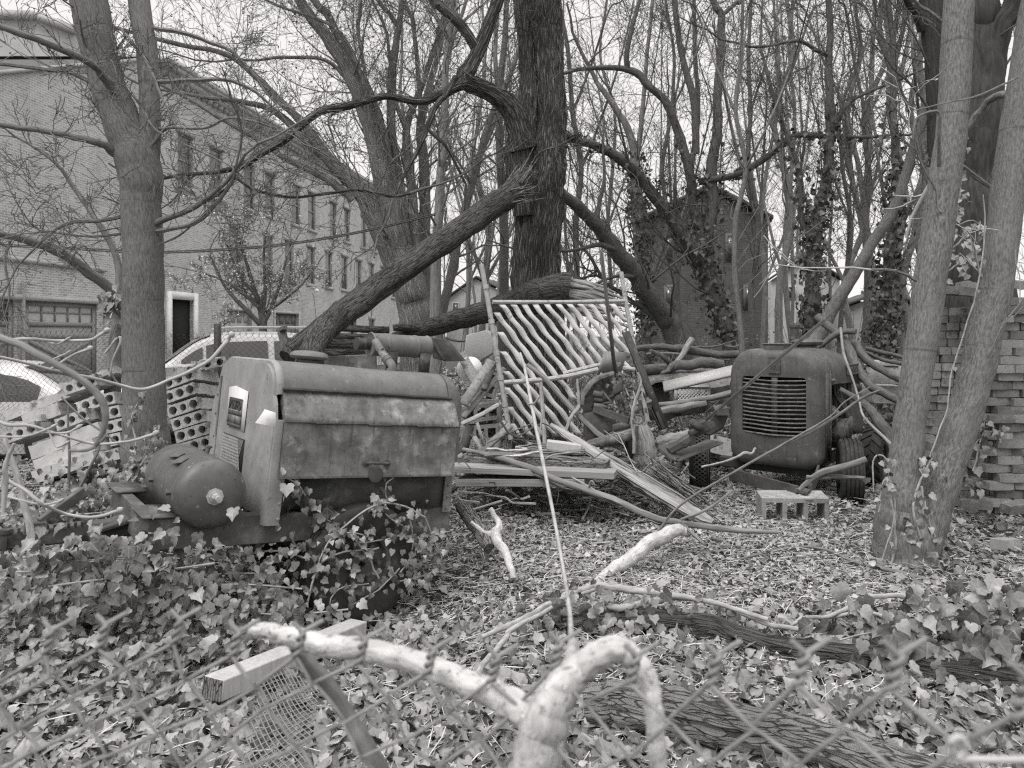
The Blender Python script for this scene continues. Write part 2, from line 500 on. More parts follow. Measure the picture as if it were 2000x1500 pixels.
for i in range(23):
    for k in range(8): fcs.append((i * 9 + k, i * 9 + k + 1, i * 9 + k + 10, i * 9 + k + 9))
mb.add(V, fcs); tag(mb.build('alley_road', M['road']), kind='structure')

# ------------------------------------------------------------------ long brick building on the left
def px2s(x): return 17.3 / ((1000 - x) / 1450 + .14)
FN = Vector((1, -.14, 0)).normalized()
def fac(s, z, out=0.0): return Vector((fx(s), s, z)) + FN * out

def holed_wall(mb, s0, s1, z0, z1, holes, depth=.18):
    ss = sorted({s0, s1, *[h[0] for h in holes], *[h[1] for h in holes]}); zz = sorted({z0, z1, *[h[2] for h in holes], *[h[3] for h in holes]})
    for a, b in zip(ss, ss[1:]):
        for c, d in zip(zz, zz[1:]):
            ms, mz = (a + b) / 2, (c + d) / 2
            if any(h[0] < ms < h[1] and h[2] < mz < h[3] for h in holes): continue
            mb.add([fac(a, c), fac(b, c), fac(b, d), fac(a, d)], [(0, 1, 2, 3)], [(a, c, 0), (b, c, 0), (b, d, 0), (a, d, 0)])
    for a, b, c, d in holes:
        q = [(a, c), (b, c), (b, d), (a, d)]
        for i in range(4):
            (p, u), (r, v) = q[i], q[(i + 1) % 4]
            mb.add([fac(p, u), fac(r, v), fac(r, v, -depth), fac(p, u, -depth)], [(0, 1, 2, 3)], [(p, u, 0), (r, v, 0), (r + depth, v, 0), (p + depth, u, 0)])

bb = thing('brick_building', 'long pale brick building with a sloping cornice, garage doors and rows of tall windows', 'building', fac(34, 0))
wins = []
for s in (29.3, 31.6, 34.5, 36.6, 39.6, 41.7, 44.9, 47.2, 50.4, 52.7, 56, 58.4): wins.append((s, s + 1.05, 7.4, 9.5))
for s in (33.2, 36.4, 38.8, 41.6, 44.2, 46.8, 49.4, 52, 54.6, 57.2, 59.6): wins.append((s, s + 1.05, 4.3, 6.4))
d_open = (28.85, 30.35, .12, 2.87)
d_white = (32.9, 35.2, .05, 2.55)
d_brown = (37.6, 40.4, .05, 2.55)
low = [(44.5, 45.6, .9, 2.5), (48.2, 49.3, .05, 2.4), (52, 53.2, .9, 2.5)]
mb = MB()
holed_wall(mb, 28.2, 62, 0, 11.4, wins + [d_open, d_white, d_brown] + low)
gd = (21.75, 24.75, .02, 2.5); gd0 = (18.3, 21.35, .02, 2.5); nd = (25.55, 26.55, .1, 2.75)
holed_wall(mb, 12, 28.2, 0, 8.4, [gd, gd0, nd])
pg = [(12, 8.4), (28.2, 8.4), (28.2, 11.95), (23.9, 10.1), (20.6, 8.75), (12, 8.7)]
mb.add([fac(*q) for q in pg], [tuple(range(6))], [(a, b, 0) for a, b in pg])
for s_, zt in ((62, 12), (12, 8.4)):
    a = fac(s_, 0); mb.add([a, a + Vector((-14, 0, 0)), a + Vector((-14, 0, zt)), fac(s_, zt)], [(0, 1, 2, 3)], [(0, 0, 0), (14, 0, 0), (14, zt, 0), (0, zt, 0)])
mb.build('wall', M['brick'], bb, smooth=False)
mb = MB()
mb.prism([fac(28.2, 11.4, .01), fac(62, 11.4, .01), fac(62, 11.4, .22), fac(28.2, 11.4, .22)], (0, 0, .22))
mb.prism([fac(28.1, 11.62, .0), fac(62, 11.62, .0), fac(62, 11.62, .42), fac(28.1, 11.62, .42)], (0, 0, .16))
mb.prism([fac(28.0, 11.78, -.3), fac(62, 11.78, -.3), fac(62, 11.78, .5), fac(28.0, 11.78, .5)], (0, 0, .2))
for s in np.arange(28.4, 61.8, .42):
    mb.prism([fac(s, 11.24, .005), fac(s + .2, 11.24, .005), fac(s + .2, 11.24, .19), fac(s, 11.24, .19)], (0, 0, .155))
mb.build('cornice', M['cornice'], bb, smooth=False)
mb = MB(); mb.add([fac(28, 11.98), fac(62, 11.98), fac(62, 11.98) + Vector((-14, 0, 0)), fac(28, 11.98) + Vector((-14, 0, 0))], [(0, 1, 2, 3)])
mb.add([fac(12, 8.7, -.02), fac(20.6, 8.75, -.02), fac(28.1, 11.9, -.02), fac(28.1, 11.9) + Vector((-14, 0, 0)), fac(12, 8.7) + Vector((-14, 0, 0))], [(0, 1, 2, 3, 4)])
mb.build('roof', M['shingle'], bb, smooth=False)
mb = MB(); mb.prism([fac(12, 3.6, .002), fac(25.1, 3.6, .002), fac(25.1, 3.6, .09), fac(12, 3.6, .09)], (0, 0, .13))
mb.prism([fac(12, 8.65, .002), fac(20.6, 8.7, .002), fac(20.6, 8.7, .12), fac(12, 8.65, .12)], (0, 0, .12))
mb.prism([fac(20.6, 8.7, .002), fac(28.1, 11.9, .002), fac(28.1, 11.9, .12), fac(20.6, 8.7, .12)], (0, 0, .12))
mb.build('stone_ledge', M['stone'], bb, smooth=False)
def window(h, frame_w=.07):
    a, b, c, d = h
    mb = MB()
    for (p, q, r, t_) in ((a, a + frame_w, c, d), (b - frame_w, b, c, d), (a, b, c, c + frame_w), (a, b, d - frame_w, d), (a, b, (c + d) / 2 - .03, (c + d) / 2 + .03)):
        mb.prism([fac(p + .001, r + .001, -.13), fac(q - .001, r + .001, -.13), fac(q - .001, t_ - .001, -.13), fac(p + .001, t_ - .001, -.13)], FN * .06)
    f = mb.build('window', M['gardoor'], bb, smooth=False)
    mb = MB(); mb.add([fac(a, c, -.12), fac(b, c, -.12), fac(b, d, -.12), fac(a, d, -.12)], [(0, 1, 2, 3)]); mb.build('pane', M['skyglass'], f, smooth=False)
    mb = MB(); mb.prism([fac(a - .12, c - .14, .002), fac(b + .12, c - .14, .002), fac(b + .12, c - .14, .1), fac(a - .12, c - .14, .1)], (0, 0, .14)); mb.build('sill', M['stone'], f, smooth=False)
    mb = MB(); mb.prism([fac(a - .14, d, .002), fac(b + .14, d, .002), fac(b + .14, d, .05), fac(a - .14, d, .05)], (0, 0, .22)); mb.build('lintel', M['stone'], f, smooth=False)
for h in wins + low[:1] + low[2:]: window(h)

def slab(mb, a, b, c, d, o0, th):
    mb.prism([fac(a, c, o0), fac(b, c, o0), fac(b, d, o0), fac(a, d, o0)], FN * th)
def carriage_door(h, label, panes=5):
    a, b, c, d = h
    mb = MB(); slab(mb, a, b, c, d - .62, -.10, .03); slab(mb, a, a + .16, c, d, -.07, .03)
    slab(mb, b - .16, b, c, d, -.07, .03); slab(mb, a + .16, b - .16, c, c + .2, -.07, .03); slab(mb, a + .16, b - .16, 1.35, 1.55, -.07, .03); slab(mb, a + .16, b - .16, 1.75, 1.88, -.07, .03); slab(mb, a + .16, b - .16, d - .14, d, -.07, .03)
    dr = mb.build('garage_door', M['gardoor'], bb, smooth=False); dr['label'] = label
    mb = MB()
    for p, q in (((a + .18, .24), (b - .18, 1.32)), ((a + .18, 1.32), (b - .18, .24))):
        mb.beam(fac(p[0], p[1], -.055), fac(q[0], q[1], -.055), .03, .12, FN.cross(Vector((0, 0, 1))))
    mb.build('cross_brace', M['gardoor'], dr, smooth=False)
    mb = MB(); st = (b - a - .32) / panes
    for k in range(1, panes): slab(mb, a + .16 + k * st - .025, a + .16 + k * st + .025, 1.88, d - .14, -.085, .03)
    slab(mb, a + .16, b - .16, 2.15, 2.19, -.083, .02); mb.build('mullion', M['gardoor'], dr, smooth=False)
    mb = MB(); mb.add([fac(a, 1.8, -.095), fac(b, 1.8, -.095), fac(b, d, -.095), fac(a, d, -.095)], [(0, 1, 2, 3)])
    mb.build('pane', M['paper'] if panes == 5 else M['skyglass'], dr, smooth=False)
    mb = MB(); slab(mb, a - .15, b + .15, d, d + .16, .002, .16); mb.build('door_head', M['stone'], dr, smooth=False)
carriage_door(gd, 'dull carriage door with a cross brace and papered panes')
carriage_door(gd0, 'dull carriage door with dark panes', 4)
mb = MB(); mb.tube([fac(21.53, 0, .12), fac(21.53, 3, .12)], .06, 8); mb.build('downpipe', M['galv'], bb)
def framed(h, m, name, fm, fw=.3, panels=0):
    a, b, c, d = h
    mb = MB(); slab(mb, a - fw, a, c, d + fw, .002, .07); slab(mb, b, b + fw, c, d + fw, .002, .07); slab(mb, a, b, d, d + fw, .002, .07)
    dr = mb.build(name, fm, bb, smooth=False)
    mb = MB(); slab(mb, a, b, c, d, -.16, .03)
    for i in range(panels):
        for k in range(4):
            z0 = c + (d - c) * k / 4 + .1; a0 = a + (b - a) * i / panels + .1
            slab(mb, a0, a + (b - a) * (i + 1) / panels - .1, z0, c + (d - c) * (k + 1) / 4 - .08, -.129, .02)
    mb.build('leaf_or_dark_sheet', m, dr, smooth=False)
    return dr
framed(d_open, M['void'], 'doorway', M['white'], .3)  # open doorway without a leaf: a black sheet stands for its unlit inside
framed(nd, M['skyglass'], 'door', M['white'], .2)
framed(d_white, M['siding'], 'garage_door', M['stone'], .12, 4)
framed(d_brown, M['gardoor2'], 'garage_door', M['stone'], .12, 4)
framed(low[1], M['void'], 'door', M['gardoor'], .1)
mb = MB(); mb.tube([fac(46.5, 12.0, -3), fac(46.5, 13.6, -3)], .12, 8); mb.build('vent_pipe', M['galv'], bb)

# wall lamps and signs on the facade
for s_, z_ in ((31.2, 3.9), (41.5, 4.0)):
    mb = MB(); mb.tube([fac(s_, z_, 0), fac(s_, z_ + .1, .4), fac(s_, z_, .6)], .03, 6); mb.lathe([(.02, .12), (.16, 0), (.14, -.02)], Matrix.Translation(fac(s_, z_ - .1, .6)), 12)
    mb.build('wall_lamp', M['white'], bb)

# taller pale building behind it
pb = thing('tall_building', 'tall pale plastered building rising behind the brick one at top left', 'building', (-27, 34, 0))
mb = MB(); pl = [P(-260, 25, 36), P(75, 38, 36), P(150, 68, 37)]
base = [Vector((p.x, p.y, 0)) for p in pl]
mb.add(base + pl, [(0, 1, 4, 3), (1, 2, 5, 4)]); 
mb.add([base[2], base[2] + Vector((-3, 9, 0)), pl[2] + Vector((-3, 9, 0)), pl[2]], [(0, 1, 2, 3)])
mb.add([pl[0], pl[1], pl[2], pl[2] + Vector((-3, 9, 0)), pl[0] + Vector((-3, 9, 0))], [(0, 1, 2, 3, 4)])
mb.build('wall', M['siding'], pb, smooth=False)
mb = MB()
for a, b in ((0, 1), (1, 2)):
    mb.beam(pl[a] + Vector((0, -.1, .1)), pl[b] + Vector((0, -.1, .1)), .5, .35)
mb.build('parapet', M['stone'], pb, smooth=False)

# dark brick house in the wood
def house(name, label, x0, x1, Y, yeave, ypeak, xpeak, wm, rm, deep=7, wpx=(), cat='house'):
    a, b = P(x0, yeave, Y), P(x1, yeave, Y); pk = P(xpeak, ypeak, Y)
    h = thing(name, label, cat, ((a.x + b.x) / 2, Y, 0))
    D = Vector((.25, 1, 0)) * deep
    z = lambda v: Vector((v.x, v.y, 0))
    mb = MB()
    pts = [z(a), z(b), b, pk, a]
    mb.add(pts + [p + D for p in pts], [(0, 1, 2, 3, 4), (9, 8, 7, 6, 5), (0, 4, 9, 5), (1, 6, 7, 2)], [(p.x, p.z, 0) for p in pts] + [(p.x + 5, p.z, 0) for p in pts])
    mb.build('wall', wm, h, smooth=False)
    mb = MB(); up = Vector((0, 0, .12)); fr = Vector((0, -.3, 0)); e0 = (a - pk) * .05; e1 = (b - pk) * .05
    for q, e in ((a, e0), (b, e1)):
        mb.prism([pk + up + fr, q + e + up + fr, q + e + up + D, pk + up + D], (0, 0, .14))
    r = mb.build('roof', rm, h, smooth=False)
    for wx, wy, ww, wh in wpx:
        c0, c1 = P(wx, wy + wh, Y), P(wx + ww, wy, Y)
        mb = MB(); mb.box(((c0.x + c1.x) / 2, Y - .03, (c0.z + c1.z) / 2), (c1.x - c0.x + .16, .08, c1.z - c0.z + .16)); f = mb.build('window', wm if wm is M['brickdark'] else M['stone'], h, smooth=False)
        mb = MB(); mb.box(((c0.x + c1.x) / 2, Y - .06, (c0.z + c1.z) / 2), (c1.x - c0.x, .05, c1.z - c0.z)); mb.build('pane', M['skyglass'], f, smooth=False)
    return h
h1 = house('brick_house', 'dark brick gabled house half hidden by ivy clad trees', 1258, 1500, 30, 432, 372, 1385, M['brickdark'], M['shingle'], 8, [(1353, 400, 13, 40), (1358, 455, 13, 45), (1300, 460, 13, 45), (1420, 460, 13, 45), (1300, 560, 14, 40), (1455, 560, 14, 40)])
house('clapboard_house', 'white clapboard house seen through the trunks at the right', 1505, 1640, 44, 548, 505, 1570, M['siding'], M['shingle'], 8, [(1540, 560, 12, 22), (1590, 560, 12, 22), (1560, 605, 14, 26)])
house('pale_house', 'pale rendered house beyond the end of the alley', 872, 1010, 60, 585, 545, 930, M['siding'], M['shingle'], 8, [(885, 592, 10, 22), (930, 592, 10, 22), (960, 610, 10, 22)])
house('grey_shed', 'low grey shed behind the saplings at far right', 1655, 1790, 38, 600, 575, 1722, M['gardoor'], M['shingle'], 6, [(1690, 615, 14, 22)], 'shed')

# ------------------------------------------------------------------ cars in the alley
def car(name, label, Mx, prof, hw, sill, winz, winx, paint, wheels, rack=False):
    """prof: roof/bonnet outline (x,z) front to back; winx: list of (x0,x1) side windows"""
    root = thing(name, label, 'car', Mx)
    pr = spl(prof, 5)
    ringL = []
    def half(z):       # tumblehome: half width at height
        return hw if z < winz[0] else hw - (z - winz[0]) / (winz[1] - winz[0]) * .24
    mb = MB(); rings = []
    for x, z in pr:
        h = half(z)
        rings.append([(x, -hw, sill), (x, -hw - .02, min(z, winz[0]) * .6 + sill * .4), (x, -min(hw, half(min(z, winz[0]))), min(z - .02, winz[0])), (x, -h, z - .05), (x, -h + .12, z), (x, 0, z + .03),
                      (x, h - .12, z), (x, h, z - .05), (x, min(hw, half(min(z, winz[0]))), min(z - .02, winz[0])), (x, hw + .02, min(z, winz[0]) * .6 + sill * .4), (x, hw, sill)])
    mb.loft(rings, True, True); mb.build('body', paint, root, smooth=40, local=True)
    so_ = np.argsort(pr[:, 0])
    def top(x): return float(np.interp(x, pr[so_, 0], pr[so_, 1]))
    for s_ in (-1, 1):
        for x0, x1 in winx:
            mb = MB()
            xs_ = np.linspace(x0, x1, 6)
            z0 = winz[0] + .02
            lo = [(x, s_ * (half(z0) + .004), z0) for x in xs_]; hi = []
            for x in xs_:
                z = max(z0 + .01, min(top(x) - .12, winz[1] - .1)); hi.append((x, s_ * (half(z) + .006), z))
            mb.loft([lo, hi], False, False); mb.build('side_window', M['glass'], root, smooth=False, local=True)
    ws = [i for i in range(len(pr) - 1) if pr[i][1] > winz[0] - .02 and pr[i + 1][1] > pr[i][1] + .03]
    rs = [i for i in range(len(pr) - 1) if pr[i + 1][1] > winz[0] - .02 and pr[i + 1][1] < pr[i][1] - .03]
    for nm, idx in (('windscreen', ws), ('rear_window', rs)):
        if not idx: continue
        mb = MB(); i0, i1 = idx[0], idx[-1] + 1
        L = []
        for i in range(i0, i1 + 1):
            x, z = pr[i]; h = half(z) - .1; L.append([(x, -h, z + .012), (x, 0, z + .045), (x, h, z + .012)])
        mb.loft(L, False, False); mb.build(nm, M['glass'], root, local=True)
    for x in wheels:
        for s_ in (-1, 1):
            R = Matrix.Translation((x, s_ * (hw - .08), .31)) @ Matrix.Rotation(math.pi / 2, 4, 'X')
            mb = MB(); mb.lathe([(.2, -.1), (.29, -.1), (.31, -.06), (.31, .06), (.29, .1), (.2, .1)], R, 24); wh = mb.build('wheel', M['rubber'], root, local=True)
            mb = MB(); mb.lathe([(.02, -.104), (.19, -.104), (.2, 0), (.19, .104), (.02, .104)], R, 20); r = mb.build('rim', M['cargrey'], wh, local=False) if False else mb.build('rim', M['cargrey'], wh, local=True)
    for s_ in (-1, 1):
        mb = MB(); mb.box((pr[0][0] + .03, s_ * (hw - .2), pr[0][1] - .08), (.1, .3, .13)); mb.build('headlight', M['cargrey'], root, bevel=.02, local=True)
        mb = MB(); mb.box((pr[-1][0] - .03, s_ * (hw - .2), pr[-1][1] - .1), (.1, .26, .15)); mb.build('tail_light', M['rim'], root, bevel=.02, local=True)
        if rack:
            mb = MB(); x0, x1 = rack; z = top((x0 + x1) / 2)
            mb.tube(spl([(x0, s_ * (hw - .32), z + .0), (x0 + .15, s_ * (hw - .32), z + .09), (x1 - .15, s_ * (hw - .32), z + .09), (x1, s_ * (hw - .32), z)], 5), .018, 6); mb.build('roof_rail', M['cargrey'], root, local=True)
    return root
ca = Matrix.Translation((-7.45, 10.4, float(gz(-7.45, 10.4)) + .03)) @ Matrix.Rotation(math.radians(184), 4, 'Z')
car('sedan', 'white sedan behind the wire fence at the far left', ca, [(2.2, .62), (1.9, .78), (1.0, .9), (.75, .96), (.1, 1.3), (-.4, 1.37), (-1.0, 1.28), (-1.55, 1.0), (-1.75, .98), (-2.2, .9)][::-1], .82, .2, (.86, 1.37), [(-1.2, -.3), (-.2, .65)], M['carwhite'], (-1.35, 1.35))
cb = Matrix.Translation((-4.75, 12.1, float(gz(-4.75, 12.1)))) @ Matrix.Rotation(math.radians(205), 4, 'Z')
car('estate_car', 'white estate car with roof rails parked beyond the rusty compressor', cb, [(-2.2, .62), (-2.15, .9), (-2.05, 1.02), (-1.8, 1.4), (-1.2, 1.56), (-.3, 1.58), (.3, 1.5), (.9, 1.08), (1.2, 1.03), (2.0, .88), (2.2, .62)][::-1], .86, .25, (1.0, 1.58), [(-1.7, -.75), (-.65, .25), (.3, .6)], M['carwhite'], (-1.4, 1.4), rack=(-1.6, .1))

# ------------------------------------------------------------------ chain link helpers
def chain(mb, pt, nc, nr, r, k=4, c0=0):
    """pt(col, row) -> point; strand c zigzags between columns c and c+1 and hooks into its neighbours"""
    for c in range(c0, c0 + nc):
        mb.tube([pt(c + ((j + c) % 2), j) for j in range(nr + 1)], r, k, False)

# the wire fence between the yard and the alley
fl = thing('chain_link_fence', 'dark rusty wire mesh fence along the alley with an iron post', 'fence', (-5, 8.7, 0))
def fpt(c, j):
    X = -8.2 + c * .036; Y = 8.75 + .18 * math.sin(X * 1.7) * .4 + max(0, X + 3.2) * .35
    sag = .06 * math.sin(X * 2.3) + .04 * math.sin(X * 5.1)
    z0 = float(gz(X, Y)) + .05; top = 1.56 + sag
    return Vector((X + .02 * math.sin(j * .9 + X * 3), Y + .04 * math.sin(j * .35 + X), z0 + (top - z0) * (1 - j / 42)))
mb = MB(); chain(mb, fpt, 160, 42, .0022, 3)
for c in range(0, 160, 2):
    p = fpt(c, 0); mb.tube([p, p + Vector((-.012, 0, .035))], .0022, 3); mb.tube([p, p + Vector((.012, 0, .035))], .0022, 3)
mb.build('wire_mesh', M['oldwire'], fl, smooth=False)
for x_, w_, Y_ in ((423, 11, 8.9), (-60, 12, 8.8)):
    a = P(x_, 632, Y_); mb = MB(); wd = w_ * Y_ / F
    mb.prism([(a.x - wd / 2, a.y, -.1), (a.x + wd / 2, a.y, -.1), (a.x + wd / 2, a.y, a.z), (a.x - wd / 2, a.y, a.z)], (0, .012, 0)); mb.prism([(a.x + wd / 2 - .012, a.y + .013, -.1), (a.x + wd / 2, a.y + .013, -.1), (a.x + wd / 2, a.y + .013, a.z), (a.x + wd / 2 - .012, a.y + .013, a.z)], (0, .05, 0))
    mb.build('post', M['darkmetal'], fl, smooth=False)

# ------------------------------------------------------------------ wheels and tyres
def wheel(parent, name, c, ax, r, wd, kind='rib', rimr=.55, lug=0):
    """c centre, ax axle direction, both in the parent's coordinates"""
    ax = Vector(ax).normalized(); R = Matrix.Translation(Vector(c)) @ ax.to_track_quat('Z', 'Y').to_matrix().to_4x4()
    e = bpy.data.objects.new(name, None); COL.objects.link(e); e.parent = parent; e.matrix_basis = Matrix.Translation(Vector(c)); e.empty_display_size = .1
    WM[e.name] = Matrix.Translation(Vector(c))
    h = wd / 2; ri = r * rimr
    prof = [(ri, -h * .75), (ri + .02, -h * .9), (r * .8, -h), (r * .93, -h * .93)]
    tr = []
    n = 5
    for i in range(n):                      # ribs with grooves between
        a = -h * .86 + 2 * h * .86 * i / n; b = -h * .86 + 2 * h * .86 * (i + 1) / n
        cr = lambda z: r * (1 - .05 * (z / h) ** 2)
        tr += [(cr(a), a + .001), (cr(b), b - .011), (cr(b) - .012, b - .010), (cr(b) - .012, b - .001)] if kind == 'rib' else [(cr(a) - .02, a), (cr(b) - .02, b)]
    prof += tr + [(r * .93, h * .93), (r * .8, h), (ri + .02, h * .9), (ri, h * .75)]
    mb = MB(); mb.lathe(prof, R, 48, False)
    if kind == 'lug':
        for k in range(18):
            a = 2 * math.pi * k / 18
            for s_ in (-1, 1):
                pts = []
                a0 = a + (.17 if s_ > 0 else 0)
                p = lambda an, z, rr: R @ Vector((rr * math.cos(an), rr * math.sin(an), z))
                q = [(a0, s_ * .004), (a0 + .22, s_ * h * .95), (a0 + .36, s_ * h * .95), (a0 + .13, s_ * .004)]
                bot = [p(an, z, r * .9) for an, z in q]; top = [p(an, z, r * (1 - .04 * (z / h) ** 2)) for an, z in q]
                mb.loft([bot, top] if s_ > 0 else [bot[::-1], top[::-1]], True)
    if kind == 'diamond':
        for k in range(44):
            a = 2 * math.pi * k / 44
            for s_ in (-1, 1):
                p = lambda an, z: R @ Vector(((r + .003) * math.cos(an), (r + .003) * math.sin(an), z))
                mb.beam(p(a, -h * .55 * s_), p(a + 2 * math.pi / 22, h * .55 * s_), .012, .012, R.to_3x3() @ Vector((math.cos(a), math.sin(a), 0)))
        for z in (-.8, -.62, .62, .8):
            mb.lathe([(r * .97, h * z - .006), (r * .985, h * z - .006), (r * .985, h * z + .006), (r * .97, h * z + .006)], R, 40, False)
    loc = Matrix.Translation(Vector(c))
    def put(mb, nm, mt, sm=30):
        o = bpy.data.objects.new(nm, mb.mesh(nm, mt, sm, world_M=loc)); o.parent = e; COL.objects.link(o); return o
    put(mb, 'tyre', M['rubber'])
    mb = MB(); mb.lathe([(ri * 1.0, -h * .76), (ri * .9, -h * .6), (ri * .85, -h * .1), (ri * .45, -h * .02), (ri * .4, -h * .5), (.02, -h * .52), (.02, h * .52), (ri * .4, h * .5), (ri * .45, h * .02), (ri * .85, h * .1), (ri * .9, h * .6), (ri, h * .76)], R, 32, False)
    for k in range(6):
        a = k * math.pi / 3
        for s_ in (-1, 1): mb.lathe([(.014, 0), (.014, s_ * .04)], R @ Matrix.Translation((ri * .62 * math.cos(a), ri * .62 * math.sin(a), s_ * .01)), 6)
    put(mb, 'rim', M['rim'])
    return e

# ------------------------------------------------------------------ the trailer compressor on the left
A = P(535, 1018, 3.9) + Vector((-.045, 0, 0))
u_ = Vector((.903, .68, -.115)).normalized(); v_ = Vector((-.6, .8, 0)); w_ = u_.cross(v_); w_.normalize(); v_ = w_.cross(u_)
MC = Matrix.Translation(A) @ Matrix((u_, v_, w_)).transposed().to_4x4()
cp = thing('air_compressor', 'rusty trailer air compressor with a dark pressure tank, sinking into ivy', 'compressor', MC)
L, W_ = 1.13, 1.0
def arch(z0, zt, w0=0., w1=W_, r=.15, n=7):
    p = [(w0, z0)]
    for i in range(n + 1):
        a = math.pi - i * math.pi / 2 / n; p.append((w0 + r + r * math.cos(a), zt - r + r * math.sin(a)))
    for i in range(n + 1):
        a = math.pi / 2 - i * math.pi / 2 / n; p.append((w1 - r + r * math.cos(a), zt - r + r * math.sin(a)))
    p.append((w1, z0)); return p
def B(mb, name, m, parent=None, **k):
    return mb.build(name, m, parent or cp, local=True, **k)
# lower body: a thin ragged skirt in front of the dark box
mb = MB(); mb.box((L / 2, W_ / 2 + .02, .36), (L - .06, W_ - .08, .64)); B(mb, 'body', M['rust'], bevel=.01)
rg = random.Random(3)
bot = [(.02 + (L - .05) * i / 30, (.0 if 5 < i < 26 else .015) + rg.uniform(0, .022) + (.05 * max(0, 1 - abs(i - 4) / 3)) - (.02 if i < 2 else 0)) for i in range(31)]
poly = [(x, -.004, z) for x, z in bot] + [(L - .03, -.004, .27), (.02, -.004, .27)]
mb = MB(); mb.prism(poly, (0, .008, 0)); B(mb, 'side_skirt', M['rust'], smooth=False)
# near side pod with sloping lid and hanging door
mb = MB(); sp = spl([(.0, .69), (-.035, .645), (-.07, .585), (-.088, .55), (-.09, .53)], 4)
mb.loft([[(x, p[0], p[1]) for p in sp] + [(x, -.075, .53), (x, .01, .60), (x, .012, .68)] for x in np.linspace(.02, L - .03, 12)]); B(mb, 'sloping_lid', M['rustpaint'], smooth=40)
mb = MB(); mb.prism([(.03, -.02, .26), (.03, -.078, .25), (.03, -.078, .528), (.03, -.04, .6), (.03, -.002, .66)], (.018, 0, 0)); mb.prism([(L - .05, -.02, .26), (L - .05, -.078, .25), (L - .05, -.078, .528), (L - .05, -.04, .6), (L - .05, -.002, .66)], (.018, 0, 0)); B(mb, 'pod_end', M['panelpaint'], smooth=False)
mb = MB(); g_ = np.linspace(.015, L - .035, 30); zz_ = np.linspace(.243, .527, 10)
X_, Z_ = np.meshgrid(g_, zz_); Y_ = -.088 + .006 * np.sin(X_ * 5) * np.sin(Z_ * 11) - .004 * np.cos(X_ * 9 + 1) - .012 * (Z_ < .25)
V1 = np.stack([X_, Y_, Z_], -1).reshape(-1, 3); i = np.arange(29); j = np.arange(9)[:, None]
q4 = np.stack([j * 30 + i, j * 30 + i + 1, (j + 1) * 30 + i + 1, (j + 1) * 30 + i], -1).reshape(-1, 4)
mb.add(V1, q4); mb.add(V1 + np.array((0, .012, 0)), q4[:, ::-1]); mb.prism([(.015, -.103, .236), (L - .035, -.103, .236), (L - .035, -.103, .248), (.015, -.103, .248)], (0, .03, 0))
sdoor = B(mb, 'side_door', M['rustpaint'], smooth=60); sdoor['label'] = 'hanging side door with blotchy paint and a bar handle'
mb = MB(); mb.tube(spl([(.50, -.09, .315), (.50, -.125, .32), (.515, -.13, .32), (.615, -.13, .318), (.63, -.125, .318), (.63, -.09, .313)], 3), .008, 8)
mb.lathe([(.02, 0), (.02, .012), (.01, .014)], Matrix.Translation((.50, -.095, .315)) @ Matrix.Rotation(math.pi / 2, 4, 'X'), 12); mb.lathe([(.02, 0), (.02, .012), (.01, .014)], Matrix.Translation((.63, -.095, .313)) @ Matrix.Rotation(math.pi / 2, 4, 'X'), 12); B(mb, 'handle', M['rust'], sdoor)
mb = MB(); mb.lathe([(.045, 0), (.045, .01), (.03, .016)], Matrix.Translation((.565, -.096, .252)) @ Matrix.Rotation(math.pi / 2, 4, 'X'), 20); B(mb, 'latch', M['rust'], sdoor)
mb = MB()
for k in range(7):
    x0 = .03 + k * .155; zz = .530 - .003 * (k % 2); mb.box((x0 + .075, -.096, zz), (.15, .008, .006 + .004 * (k % 2)))
B(mb, 'hinge_strip', M['darkmetal'], sdoor, smooth=False)
mb = MB(); mb.tube(wob(np.hstack([spl([(.02, -.012, .697), (.4, -.014, .699), (.8, -.01, .696), (L - .05, -.012, .697)], 6), np.full((19, 1), .011)]), .12, 3)[:, :3], .0105, 7); B(mb, 'hinge_rod', M['darkmetal'])
# roof
mb = MB(); rings = []
pa = arch(.66, .84, -.004, W_, .16)
for x in np.linspace(.03, L - .07, 8): rings.append([(x, a, b + .004 * math.sin(x * 6)) for a, b in pa])
mb.loft(rings); B(mb, 'roof', M['roofpaint'], smooth=50)
mb = MB(); rings = []
for k in range(5):
    x = -.012 + .0105 * k; gr = (.0, .009, .011, .009, .0)[k]; rings.append([(x, .5 + (a - .5) * (1 + gr * 1.2), b + gr * .8) for a, b in pa])
mb.loft(rings); B(mb, 'roof_lip', M['panelpaint'], smooth=40)
mb = MB(); rings = []
for k in range(8):
    a_ = k / 7 * math.pi / 2; x = L - .066 + .15 * math.sin(a_); sc = .82 + .18 * math.cos(a_); dz = .16 * (1 - math.cos(a_))
    rings.append([(x, .5 + (a - .5) * (1.008 * sc), max(b + .004 - dz * max(0, (b - .5) / .34), .30) if b > .5 else .30) for a, b in arch(.3, .84, -.004, W_, .16)])
mb.loft(rings); B(mb, 'rear_cowl', M['roofpaint'], smooth=50)
for u0 in (-.02, L - .028):
    pass
mb = MB(); mb.prism([(L - .05, -.022, .005), (L + .004, -.022, .005), (L + .004, -.022, .26), (L - .05, -.022, .26)], (0, .012, 0)); mb.prism([(L - .008, -.009, .005), (L + .004, -.009, .005), (L + .004, -.009, .26), (L - .008, -.009, .26)], (0, .05, 0))
for z in (.03, .1, .17, .23): mb.lathe([(.008, 0), (.008, .006), (.004, .009)], Matrix.Translation((L - .025, -.022, z)) @ Matrix.Rotation(math.pi / 2, 4, 'X'), 8)
B(mb, 'corner_angle', M['rustpaint'], smooth=30)
